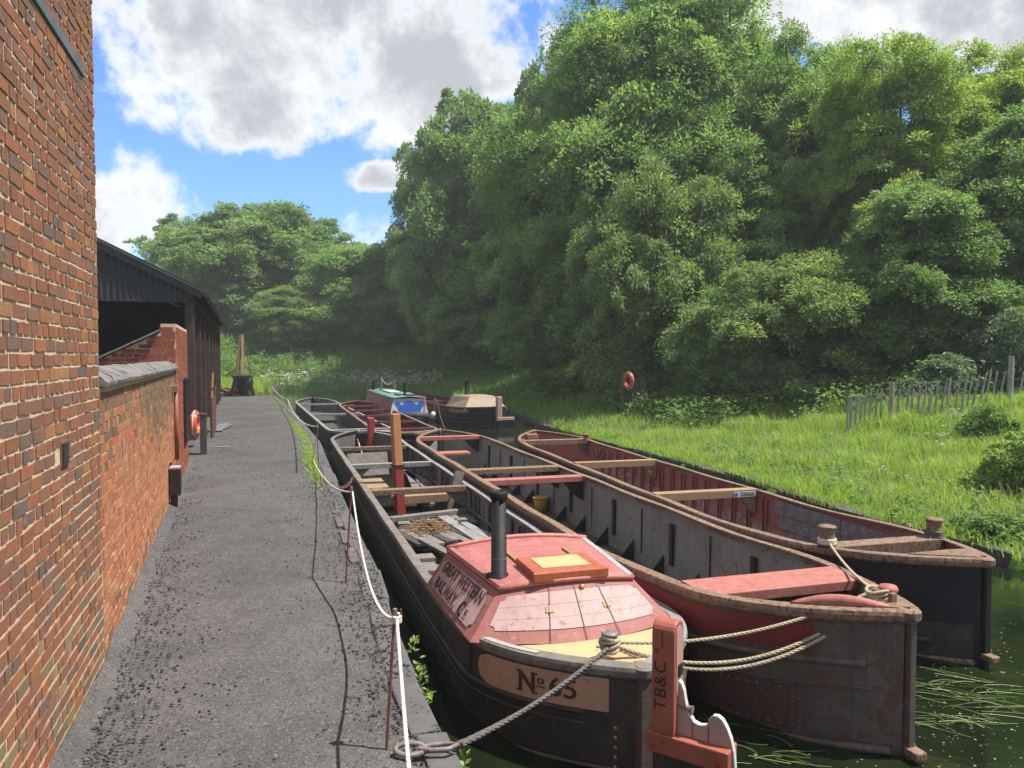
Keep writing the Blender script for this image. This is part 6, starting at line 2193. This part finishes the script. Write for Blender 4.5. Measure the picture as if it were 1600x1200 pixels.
def crown_mesh(name, rg, lobes, n_clump, per, L, Wd, cr, flat=0.42, shell=0.66, droop=0.25, updir=0.5):
    lobes = np.array(lobes, float)
    area = lobes[:, 3] * lobes[:, 4] + lobes[:, 3] * lobes[:, 5] + lobes[:, 4] * lobes[:, 5]
    cs, outs = [], []
    while len(cs) < n_clump:
        k = rg.choice(len(lobes), p=area / area.sum())
        d = unit(rg.normal(0, 1, (1, 3)))[0]
        if d[2] < -0.55 and rg.random() < 0.6:
            continue
        rad = float(np.clip(rg.normal(0.90, 0.20), 0.3, 1.42))
        if rg.random() < 0.12:
            rad = 0.35 + 0.4 * rg.random()
        p_ = lobes[k, :3] + d * rad * lobes[k, 3:]
        # skip clumps buried in other lobes
        dd = (((p_ - lobes[:, :3]) / lobes[:, 3:]) ** 2).sum(1)
        dd[k] = 1
        if (dd < 0.35).any() and rg.random() < 0.85:
            continue
        cs.append(p_)
        outs.append(unit((d / lobes[k, 3:])[None])[0])
    cs, outs = np.array(cs), np.array(outs)
    n = n_clump * per
    ci = np.repeat(np.arange(n_clump), per)
    axis = unit(outs * (1 - updir) + np.array([0, 0, updir]) + rg.normal(0, 0.25, (n_clump, 3)))
    rr = cr * (0.45 + 0.95 * rg.random(n_clump) ** 1.3)
    loc = unit(rg.normal(0, 1, (n, 3))) * (rg.random((n, 1)) ** 0.45)
    a = axis[ci]
    along = (loc * a).sum(1, keepdims=True)
    flat_ = np.where(along > 0, flat, flat * 0.55)
    loc = loc - a * along * (1 - flat_)
    rad_h = np.linalg.norm(loc, axis=1, keepdims=True)
    loc[:, 2] -= droop * (rad_h[:, 0] ** 2)
    pos = cs[ci] + loc * rr[ci][:, None]
    dirs = unit(loc * 1.0 + outs[ci] * 0.35 + rg.normal(0, 0.6, (n, 3)) + np.array([0, 0, 0.05]))
    nrm = unit(a + rg.normal(0, 0.75, (n, 3)))
    Ls = L * (0.55 + 0.9 * rg.random(n)) * np.where(rg.random(n_clump) < 0.3, 1.35, 0.95)[ci]
    v = leaf_quads(pos, dirs, nrm, Ls, Wd * (0.7 + 0.6 * rg.random(n)))
    crnd = rg.random(n_clump)
    rnd_ = np.clip(0.72 * crnd[ci] ** 1.3 + 0.30 * rg.random(n) + 0.08, 0, 1)
    f = np.arange(n * 4).reshape(n, 4)
    return mesh_np(name, v.reshape(-1, 3), [f], {'rnd': rnd_}), cs


def trunk_mesh(name, rg, height, r0, lobes, cs, nbr=60, lean=0.3):
    m_ = MB()
    top = Vector((rg.normal(0, lean), rg.normal(0, lean), height))
    tr = [Vector((0, 0, -0.4))] + [Vector((top.x * t_ ** 1.3 + 0.12 * math.sin(t_ * 7), top.y * t_ ** 1.3 + 0.12 * math.cos(t_ * 5) - .12, height * t_)) for t_ in np.linspace(0.02, 1, 9)]
    m_.tube(tr, [r0 * 1.3] + [r0 * (1 - 0.75 * t_) for t_ in np.linspace(0, 1, 9)], 8)
    ends = []
    for lo in lobes:
        t_ = min(max((lo[2] - lo[5]) / height * 0.75, 0.12), 0.7)
        i = int(t_ * 8) + 1
        a = tr[i]
        b = Vector(lo[:3])
        mid = a.lerp(b, 0.5) + Vector((0, 0, -0.1 * (b - a).length))
        q = [a, a.lerp(mid, 0.5), mid, mid.lerp(b, .6) + Vector((0, 0, .1)), b]
        rr = r0 * 0.42
        m_.tube(q, [rr, rr * .8, rr * .62, rr * .45, rr * .25], 6)
        ends += [mid, q[3], b]
    for k in rg.choice(len(cs), min(nbr, len(cs)), replace=False):
        c = Vector(cs[k])
        e_ = min(ends, key=lambda p_: (p_ - c).length)
        md = e_.lerp(c, 0.5) + Vector((0, 0, -0.12 * (c - e_).length))
        m_.tube([e_, md, c], [r0 * .15, r0 * .10, r0 * .04], 4, False)
    return m_.mesh(name, True)


def lobes_for(rg, n, R_, zlo, zhi, rl):
    out = []
    for k in range(n):
        t_ = (k + 0.5) / n
        z = zlo + (zhi - zlo) * t_
        env = R_ * math.sin(math.pi * (0.18 + 0.74 * t_)) ** 0.8
        a = k * 2.4 + rg.random() * 1.4
        r_ = env * (0.42 + 0.40 * rg.random())
        z += rg.normal(0, 0.05) * (zhi - zlo)
        s_ = rl * (0.55 + 0.8 * rg.random()) * (1.1 - 0.40 * t_)
        out.append((r_ * math.cos(a), r_ * math.sin(a), z, s_ * 1.1, s_ * 1.1, s_ * 0.85))
    out.append((0, 0, (zlo + zhi) / 2, R_ * 0.55, R_ * 0.55, (zhi - zlo) * 0.42))
    return out


TREES = {}


def proto(key, seed, R_, H, zlo, nl, rl, n_clump, per, L, Wd, cr, mats, r0, **kw):
    rg = np.random.default_rng(seed)
    lo = lobes_for(rg, nl, R_, zlo, H - rl * .55, rl)
    cm, cs = crown_mesh('crown_' + key, rg, lo, n_clump, per, L, Wd, cr, **kw)
    tm = trunk_mesh('trunk_' + key, rg, H * 0.72, r0, lo, cs, 110)
    tm.materials.append(M['bark'])
    TREES[key] = (cm, tm, R_, H)


proto('ash', 1, 5.2, 17.5, 2.8, 36, 1.8, 1500, 125, 0.20, 0.075, 0.78, None, 0.30, flat=0.6, droop=0.12)
proto('sycamore', 2, 6.6, 15.5, 1.8, 40, 2.0, 1400, 115, 0.21, 0.165, 0.82, None, 0.38, flat=0.5, droop=0.1)
proto('hawthorn', 3, 3.2, 6.8, 0.6, 28, 1.0, 900, 115, 0.13, 0.066, 0.52, None, 0.16, flat=0.5, droop=0.2)
proto('maple', 4, 4.4, 12.0, 1.2, 34, 1.55, 1250, 115, 0.175, 0.115, 0.72, None, 0.24, flat=0.55, droop=0.1)
mesh_cache = {}


def plant_tree(key, x, y, z, sr, sh_, rz, leaf, label, name, group=None, cat='tree', bark='bark'):
    cm, tm, R_, H = TREES[key]
    e_ = empty(name, (x, y, z), rz, label, cat, group)
    for part, me_, mt in (('trunk', tm, M[bark]), ('crown', cm, M[leaf])):
        ck = (part, key, mt.name)
        if ck not in mesh_cache:
            c_ = me_.copy()
            c_.materials.clear()
            c_.materials.append(mt)
            mesh_cache[ck] = c_
        o_ = bpy.data.objects.new(part, mesh_cache[ck])
        COL.objects.link(o_)
        o_.parent = e_
        o_.scale = (sr, sr, sh_)
    return e_


def tree_at(key, px, top, depth, width_px, rz, leaf, label, name, **kw):
    """centre column px, crown top pixel, depth in metres and crown width in pixels"""
    cm, tm, R_, H = TREES[key]
    q_ = D(px, 557, depth)
    zg = float(bank_h(q_[0], depth))
    zt_ = D(px, top, depth)[2]
    sr = width_px * depth / FPX / 2 / (R_ * 1.12)
    return plant_tree(key, q_[0], depth, zg, sr, (zt_ - zg) / H, rz, leaf, label, name, **kw)


# far bank, across the end of the basin
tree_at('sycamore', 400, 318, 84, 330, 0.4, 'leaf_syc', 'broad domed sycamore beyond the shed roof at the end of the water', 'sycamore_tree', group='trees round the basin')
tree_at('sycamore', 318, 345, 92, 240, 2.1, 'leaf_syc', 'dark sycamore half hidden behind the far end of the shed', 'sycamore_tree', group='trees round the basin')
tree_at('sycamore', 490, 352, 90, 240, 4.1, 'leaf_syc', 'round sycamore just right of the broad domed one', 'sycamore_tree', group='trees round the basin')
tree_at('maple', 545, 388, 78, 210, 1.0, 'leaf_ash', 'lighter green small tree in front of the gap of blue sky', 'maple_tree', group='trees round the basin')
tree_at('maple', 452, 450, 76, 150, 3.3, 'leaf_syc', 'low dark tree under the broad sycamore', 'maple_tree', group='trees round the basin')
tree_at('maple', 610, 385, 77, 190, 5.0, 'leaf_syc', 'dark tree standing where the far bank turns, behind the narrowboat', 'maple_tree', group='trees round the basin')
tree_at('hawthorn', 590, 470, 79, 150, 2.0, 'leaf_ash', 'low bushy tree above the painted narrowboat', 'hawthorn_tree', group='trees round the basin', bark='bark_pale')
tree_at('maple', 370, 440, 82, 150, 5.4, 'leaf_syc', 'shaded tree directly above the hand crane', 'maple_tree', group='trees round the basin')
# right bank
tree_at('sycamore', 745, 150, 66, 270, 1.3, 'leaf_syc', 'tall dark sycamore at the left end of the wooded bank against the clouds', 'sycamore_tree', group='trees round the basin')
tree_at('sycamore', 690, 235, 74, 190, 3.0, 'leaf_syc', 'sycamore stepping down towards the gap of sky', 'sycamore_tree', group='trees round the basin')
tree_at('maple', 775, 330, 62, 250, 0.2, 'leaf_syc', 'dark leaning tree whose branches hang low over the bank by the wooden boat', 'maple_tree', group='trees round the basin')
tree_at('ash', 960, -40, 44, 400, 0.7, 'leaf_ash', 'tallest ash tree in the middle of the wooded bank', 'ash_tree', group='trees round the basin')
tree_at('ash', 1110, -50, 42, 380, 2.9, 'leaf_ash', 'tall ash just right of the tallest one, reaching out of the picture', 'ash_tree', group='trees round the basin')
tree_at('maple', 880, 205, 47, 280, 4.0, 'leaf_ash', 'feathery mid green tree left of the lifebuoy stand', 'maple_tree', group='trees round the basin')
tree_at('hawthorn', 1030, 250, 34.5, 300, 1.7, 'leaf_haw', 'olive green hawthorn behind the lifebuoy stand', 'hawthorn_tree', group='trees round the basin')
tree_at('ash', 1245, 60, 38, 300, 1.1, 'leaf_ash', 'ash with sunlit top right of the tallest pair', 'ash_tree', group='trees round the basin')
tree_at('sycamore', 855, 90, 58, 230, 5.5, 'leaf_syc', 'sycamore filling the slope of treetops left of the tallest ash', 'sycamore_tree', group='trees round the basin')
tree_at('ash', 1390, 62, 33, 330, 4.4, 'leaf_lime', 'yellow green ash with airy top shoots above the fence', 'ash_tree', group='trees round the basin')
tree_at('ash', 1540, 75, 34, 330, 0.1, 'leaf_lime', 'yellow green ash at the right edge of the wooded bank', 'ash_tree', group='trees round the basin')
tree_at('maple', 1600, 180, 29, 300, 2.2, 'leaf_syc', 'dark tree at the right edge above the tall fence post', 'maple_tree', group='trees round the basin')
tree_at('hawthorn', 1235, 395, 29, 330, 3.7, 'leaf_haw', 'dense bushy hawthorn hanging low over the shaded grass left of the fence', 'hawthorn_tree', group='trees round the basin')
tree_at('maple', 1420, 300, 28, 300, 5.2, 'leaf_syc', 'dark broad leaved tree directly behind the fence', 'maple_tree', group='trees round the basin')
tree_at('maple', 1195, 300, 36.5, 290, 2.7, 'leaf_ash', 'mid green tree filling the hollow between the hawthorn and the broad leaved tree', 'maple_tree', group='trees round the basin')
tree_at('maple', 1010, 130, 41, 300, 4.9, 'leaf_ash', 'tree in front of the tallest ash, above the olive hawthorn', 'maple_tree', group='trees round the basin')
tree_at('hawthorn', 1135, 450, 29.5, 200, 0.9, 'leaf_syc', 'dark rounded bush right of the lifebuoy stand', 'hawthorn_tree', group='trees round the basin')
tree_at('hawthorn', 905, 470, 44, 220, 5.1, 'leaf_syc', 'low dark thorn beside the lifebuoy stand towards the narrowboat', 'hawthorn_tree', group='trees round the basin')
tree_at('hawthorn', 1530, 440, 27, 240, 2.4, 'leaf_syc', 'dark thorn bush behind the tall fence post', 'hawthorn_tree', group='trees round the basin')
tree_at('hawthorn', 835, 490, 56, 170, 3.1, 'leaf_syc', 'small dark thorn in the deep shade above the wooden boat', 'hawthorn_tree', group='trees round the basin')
# bushes
lo = lobes_for(np.random.default_rng(8), 7, 1.0, 0.3, 1.7, 0.6)
cmb, csb = crown_mesh('crown_bush', np.random.default_rng(9), lo, 150, 90, 0.13, 0.06, 0.34, droop=0.3)
TREES['bush'] = (cmb, trunk_mesh('trunk_bush', np.random.default_rng(4), 1.4, 0.05, lo, csb, 40, 0.1), 1.0, 2.0)


def bush(px, py, h_px, w_px, leaf, label, name='bush', rz=0.0):
    q_ = hit(px, py)
    d_ = q_[1]
    plant_tree('bush', q_[0], d_, float(bank_h(q_[0], d_)) - 0.1, w_px * d_ / FPX / 2 / 1.2, h_px * d_ / FPX / 2.0, rz, leaf, label, name, 'bushes on the bank', 'bush')


bush(1580, 600, 130, 130, 'leaf_willow', 'grey green willow bush behind the tall fence post', 'willow_bush', 1)
bush(1470, 612, 70, 110, 'leaf_willow', 'pale sprawling bush behind the middle of the fence', 'willow_bush', 3)
bush(1595, 775, 120, 130, 'leaf_lime', 'leafy bramble bush at the right edge above the water', 'bramble_bush', 2)
bush(1545, 700, 80, 90, 'leaf_under', 'small dark bramble in the sunny grass below the fence', 'bramble_bush', 4)
bush(1560, 845, 60, 120, 'leaf_under', 'low bramble overhanging the water by the red boat bow', 'bramble_bush', 5)
bush(1140, 640, 110, 150, 'leaf_under', 'dark bush at the foot of the trees above the red boat', 'bramble_bush', 0.3)
bush(1040, 625, 60, 130, 'leaf_under', 'low bramble right of the lifebuoy stand', 'bramble_bush', 2.6)
bush(900, 612, 50, 130, 'leaf_under', 'low bramble left of the lifebuoy stand', 'bramble_bush', 1.6)

# undergrowth at the foot of the woods: one mass
rgu = np.random.default_rng(21)


def scatter_bank(n, smin, smax, ymin, ymax, rg_, xmax=26, xmin=-32):
    out = []
    while len(out) < n:
        x = rg_.uniform(xmin, xmax, 4000)
        y = rg_.uniform(ymin, ymax, 4000)
        s_ = seg_dist(x, y, BANK)
        ok = (s_ > smin) & (s_ < smax) & ~inside(x, y, POOL) & ~((x < np.interp(y, PEDGE[:, 1], PEDGE[:, 0])) & (y < 66.5)) & (np.abs(x / np.maximum(y, 1)) < 0.86)
        out += list(zip(x[ok], y[ok], s_[ok]))
    return np.array(out[:n])


pts = scatter_bank(2600, 4.5, 16, 24, 60, rgu)
keep = (pts[:, 2] > 5.2 + 1.5 * np.sin(pts[:, 1] * 0.8)) | (pts[:, 1] > 40)
pts = pts[keep]
far_ = scatter_bank(1500, 2.5, 16, 58, 84, rgu)
mid_ = scatter_bank(420, 3.2, 6.5, 26, 36, rgu, xmax=9)
pts = np.vstack([pts, far_, mid_])
n_c, per = len(pts), 34
cz = bank_h(pts[:, 0], pts[:, 1])
ci = np.repeat(np.arange(n_c), per)
n = n_c * per
sc_h = np.where(pts[:, 1] > 58, 1.1, 0.75) * (0.5 + 0.9 * rgu.random(n_c))
ln = rgu.normal(0, 1, (n, 3)) * np.array([0.34, 0.34, 0]) + np.array([0, 0, 1]) * (rgu.random((n, 1)) ** 0.7)
pos = np.stack([pts[ci, 0], pts[ci, 1], cz[ci]], 1) + ln * np.stack([np.ones(n), np.ones(n), sc_h[ci]], 1)
dirs = unit(rgu.normal(0, 1, (n, 3)) * np.array([1, 1, 0.5]))
nrm = unit(np.array([0, 0, 1]) + rgu.normal(0, 0.5, (n, 3)))
scl = np.where(pts[ci, 1] > 58, 1.5, 1.0)
v = leaf_quads(pos, dirs, nrm, 0.17 * scl * (0.6 + 0.8 * rgu.random(n)), 0.085 * scl * (0.6 + .8 * rgu.random(n)))
rn_ = np.clip(0.6 * rgu.random(n_c)[ci] + 0.4 * rgu.random(n), 0, 1)
put('undergrowth', mesh_np('undergrowth', v.reshape(-1, 3), [np.arange(n * 4).reshape(n, 4)], {'rnd': rn_}), M['leaf_under'], kind='stuff')


def blades(x, y, z, h, wd, rg_, bend=0.45, rnd_=None):
    n = len(x)
    a = rg_.random(n) * 6.283
    d = np.stack([np.cos(a), np.sin(a), np.zeros(n)], 1)
    s_ = np.stack([-np.sin(a), np.cos(a), np.zeros(n)], 1)
    b = np.stack([x, y, z], 1)
    k = bend * (0.3 + rg_.random(n)) * h
    m1 = b + np.array([0, 0, 1]) * (0.55 * h)[:, None] + d * (0.3 * k)[:, None]
    tip = b + np.array([0, 0, 1]) * (h * (1 - 0.25 * bend))[:, None] + d * k[:, None]
    hw = (wd / 2)[:, None]
    v = np.stack([b - s_ * hw, b + s_ * hw, m1 + s_ * hw * 0.8, m1 - s_ * hw * 0.8, tip], 1).reshape(-1, 3)
    i = np.arange(n)[:, None] * 5
    fq = i + np.array([[0, 1, 2, 3]])
    ft_ = i + np.array([[3, 2, 4]])
    r_ = rg_.random(n) if rnd_ is None else rnd_
    return mesh_np('grass', v, [fq, ft_], {'rnd': np.concatenate([r_, r_])})


rgg = np.random.default_rng(33)
pts = scatter_bank(100000, 0.02, 9.5, 8.5, 30, rgg, xmax=24, xmin=0)
# clumpier
cl = np.sin(pts[:, 0] * 2.1 + 1) * np.sin(pts[:, 1] * 1.7) + 0.5 * np.sin(pts[:, 0] * 5.3 - pts[:, 1] * 4.7)
h = (0.15 + 0.24 * rgg.random(len(pts)) ** 1.4) * (1 + 0.45 * cl) * (0.7 + 0.5 * smooth01((pts[:, 2] - 0.3) / 2.5))
put('grass', blades(pts[:, 0], pts[:, 1], bank_h(pts[:, 0], pts[:, 1]) - 0.02, np.maximum(h, 0.07), 0.010 + 0.010 * rgg.random(len(pts)), rgg, 0.6,
                    np.clip(0.45 * rgg.random(len(pts)) + 0.35 + 0.18 * cl, 0, 1)), M['grass'], kind='stuff')
pts = scatter_bank(60000, 0.1, 14, 28, 84, rgg, xmax=20)
h = (0.22 + 0.35 * rgg.random(len(pts))) * (0.6 + pts[:, 1] / 90)
put('grass', blades(pts[:, 0], pts[:, 1], bank_h(pts[:, 0], pts[:, 1]) - 0.02, h, (0.02 + 0.02 * rgg.random(len(pts))) * (0.6 + pts[:, 1] / 60), rgg, 0.5), M['grass_dull'], kind='stuff')
# seed heads standing above the sward and broad leaved weeds among it
pts = scatter_bank(5200, 0.5, 9.0, 9, 30, rgg, xmax=24, xmin=0)
h = 0.38 + 0.22 * rgg.random(len(pts))
put('seed_heads', blades(pts[:, 0], pts[:, 1], bank_h(pts[:, 0], pts[:, 1]) - 0.02, h, 0.008 + 0.008 * rgg.random(len(pts)), rgg, 0.35, 0.9 + 0.1 * rgg.random(len(pts))), M['grass_seed'], kind='stuff')
pw = scatter_bank(520, 0.15, 8.0, 8.6, 30, rgg, xmax=24, xmin=0)
pw = pw[np.sin(pw[:, 0] * 1.1) + np.sin(pw[:, 1] * 0.9 + 2) > -0.3]
kc = np.repeat(np.arange(len(pw)), 26)
nk = len(kc)
wpos = np.stack([pw[kc, 0], pw[kc, 1], bank_h(pw[kc, 0], pw[kc, 1])], 1) + rgg.normal(0, 1, (nk, 3)) * np.array([0.10, 0.10, 0]) + np.array([0, 0, 1]) * (0.32 * rgg.random((nk, 1)))
wv_ = leaf_quads(wpos, unit(rgg.normal(0, 1, (nk, 3)) * np.array([1, 1, .5])), unit(np.array([0, 0, 1]) + rgg.normal(0, .5, (nk, 3))), 0.09 + 0.06 * rgg.random(nk), 0.035 + 0.03 * rgg.random(nk))
put('meadow_weeds', mesh_np('meadow_weeds', wv_.reshape(-1, 3), [np.arange(nk * 4).reshape(nk, 4)], {'rnd': rgg.random(nk)}), M['leaf_under'], kind='stuff')
# land at the end of the towpath
n = 9000
x = rgg.uniform(-26, -12, n)
y = rgg.uniform(45.5, 66, n)
ok = x < np.interp(y, PEDGE[:, 1], PEDGE[:, 0]) - 0.1
x, y = x[ok], y[ok]
put('grass', blades(x, y, np.zeros(len(x)), 0.35 + 0.5 * rgg.random(len(x)), 0.05 + 0.04 * rgg.random(len(x)), rgg, 0.5), M['grass'], kind='stuff')
# green tufts between the coping and the path
n = 3600
s_ = np.concatenate([rgg.normal(24.0, 1.5, n // 2), rgg.normal(30.5, 1.8, n // 3), rgg.uniform(22, 50, n - n // 2 - n // 3)])
e_ = np.array([fp(q_) for q_ in s_])
e2 = np.array([fp(q_ + 0.05) for q_ in s_])
dd = unit(np.c_[e2 - e_, np.zeros(n)])[:, :2]
off = 0.26 + np.abs(rgg.normal(0, 0.13, n))
x, y = e_[:, 0] - dd[:, 1] * off, e_[:, 1] + dd[:, 0] * off
put('moss_tufts', blades(x, y, np.full(n, -0.01), 0.03 + 0.06 * rgg.random(n), 0.012 + 0.014 * rgg.random(n), rgg, 0.9), M['grass'], kind='stuff')


# cow parsley on the far bank and by the fence
def umbels(pts, rg_, size, per, hmin, hmax, mat, name):
    n_c = len(pts)
    z = bank_h(pts[:, 0], pts[:, 1]) + rg_.uniform(hmin, hmax, n_c)
    ci = np.repeat(np.arange(n_c), per)
    n = n_c * per
    p_ = np.stack([pts[ci, 0], pts[ci, 1], z[ci]], 1) + rg_.normal(0, 1, (n, 3)) * np.array([size, size, size * 0.35])
    d_ = unit(rg_.normal(0, 1, (n, 3)) * np.array([1, 1, .3]))
    v = leaf_quads(p_, d_, unit(np.array([0, 0, 1]) + rg_.normal(0, .3, (n, 3))), np.full(n, size * 0.8), np.full(n, size * 0.7))
    put(name, mesh_np(name, v.reshape(-1, 3), [np.arange(n * 4).reshape(n, 4)], {'rnd': rg_.random(n)}), mat, kind='stuff')


pf = scatter_bank(420, 0.2, 2.0, 60, 70, rgg)
umbels(pf, rgg, 0.11, 10, 0.4, 1.3, M['flower'], 'cow_parsley')
pf = scatter_bank(150, 1.0, 7.5, 34, 58, rgg)
umbels(pf, rgg, 0.05, 8, 0.5, 0.9, M['flower'], 'cow_parsley')
spots = []
for (px, py, k) in ((1490, 655, 8), (1515, 658, 7), (1480, 680, 5), (1478, 688, 3), (1467, 705, 2), (1355, 748, 4), (1380, 752, 4), (1410, 755, 2), (1470, 702, 2), (1360, 735, 1), (1508, 698, 1), (1550, 684, 2)):
    for _ in range(k):
        q_ = hit(px + rgg.normal(0, 7), py + rgg.normal(0, 3) + 6)
        spots.append((q_[0], q_[1], 0))
umbels(np.array(spots), rgg, 0.028, 14, 0.22, 0.34, M['flower_pink'], 'yarrow_flowers')
# weeds growing from the quay joints
for i, (px, py, lab) in enumerate(((645, 1010, 'leafy weed rooted in the quay joint below the cabin'), (657, 1050, 'leafy weed in the quay edge, middle of three'), (665, 1085, 'low weed hanging over the quay edge, lowest of three'), (714, 1190, 'small leafy weed beside the mooring ring'))):
    q_ = P(px, py, -0.06)
    n = 26
    cen = np.tile(q_, (n, 1)) + rgg.normal(0, 1, (n, 3)) * np.array([0.025, 0.05, 0.03])
    v = leaf_quads(cen, unit(rgg.normal(0, 1, (n, 3)) + np.array([0.4, 0, 0.6])), unit(np.array([0, 0, 1]) + rgg.normal(0, .4, (n, 3))), np.full(n, 0.055), np.full(n, 0.026))
    o = put('weed', mesh_np('weed', v.reshape(-1, 3) - q_, [np.arange(n * 4).reshape(n, 4)], {'rnd': rgg.random(n)}), M['leaf_lime'])
    o.location = q_
    tag(o, lab, 'weed', 'weeds on the quay edge')
# floating weed strands by the bows
vsb, rnds = [], []
strands = MB()
for (px, py, n, L, a0, sp_) in ((1500, 1075, 46, 0.55, -0.45, 26), (1560, 1095, 40, 0.6, -0.4, 24), (1450, 1070, 14, 0.3, 0.2, 18), (1480, 1130, 16, 0.5, -0.5, 14), (1440, 1130, 14, 0.4, -0.8, 12), (1530, 1130, 14, 0.5, -0.3, 14), (1180, 1150, 14, 0.35, -0.6, 26), (1230, 1180, 20, 0.4, -0.3, 26), (1110, 1130, 8, 0.3, -0.8, 14)):
    for k in range(int(n * 0.5)):
        c_ = Vector(P(px + rgg.normal(0, sp_), py + rgg.normal(0, sp_ * 0.45), WATER + 0.012))
        a = a0 + rgg.normal(0, 0.42)
        l_ = L * rgg.uniform(0.3, 0.95)
        d_ = Vector((math.cos(a), math.sin(a), 0))
        s2 = Vector((-d_.y, d_.x, 0)) * 0.0032
        cv_ = Vector((-d_.y, d_.x, 0)) * rgg.normal(0, 0.022)
        prv = None
        pl_ = [c_ + d_ * (l_ * (t_ - .5)) + cv_ * (4 * t_ * (1 - t_)) + Vector((0, 0, 0.008 * math.sin(t_ * 3.1))) for t_ in np.linspace(0, 1, 5)]
        strands.grid([[p_ - s2 for p_ in pl_], [p_ + s2 for p_ in pl_]])
        strands.r[-4:] = [float(rgg.random())] * 4
put('water_weed', strands, M['weed'], kind='stuff')
specks = MB()
for k in range(520):
    px, py = rgg.uniform(1080, 1640), rgg.uniform(880, 1230)
    if rgg.random() < 0.5:
        px, py = rgg.normal(1520, 55), rgg.normal(1080, 60)
    c_ = Vector(P(px, py, WATER + 0.006))
    r_ = rgg.uniform(0.004, 0.013) * (2.2 if rgg.random() < 0.05 else 1)
    a0 = rgg.uniform(0, 6.28)
    specks.add([c_ + Vector((r_ * math.cos(a0 + q_ * 1.2566) * rgg.uniform(.6, 1.1), r_ * math.sin(a0 + q_ * 1.2566) * rgg.uniform(.6, 1.1), 0)) for q_ in range(5)], [(0, 1, 2, 3, 4)], float(rgg.random()) + 0.001)
put('floating_scum', specks, M['weed'], kind='stuff')


# thin rain haze over the whole basin, added to lift the tree shadows
hz_ = MB().box((0, 78, 14.5), (260, 190, 33.0))
mh, nh = new_mat('lifting_haze')
vol = nh.new('ShaderNodeVolumePrincipled')
vol.inputs['Color'].default_value = (0.93, 0.96, 0.95, 1)
vol.inputs['Density'].default_value = 0.0008
oh = nh.new('ShaderNodeOutputMaterial')
nh.l.new(vol.outputs[0], oh.inputs['Volume'])
put('haze', hz_, mh, kind='stuff')
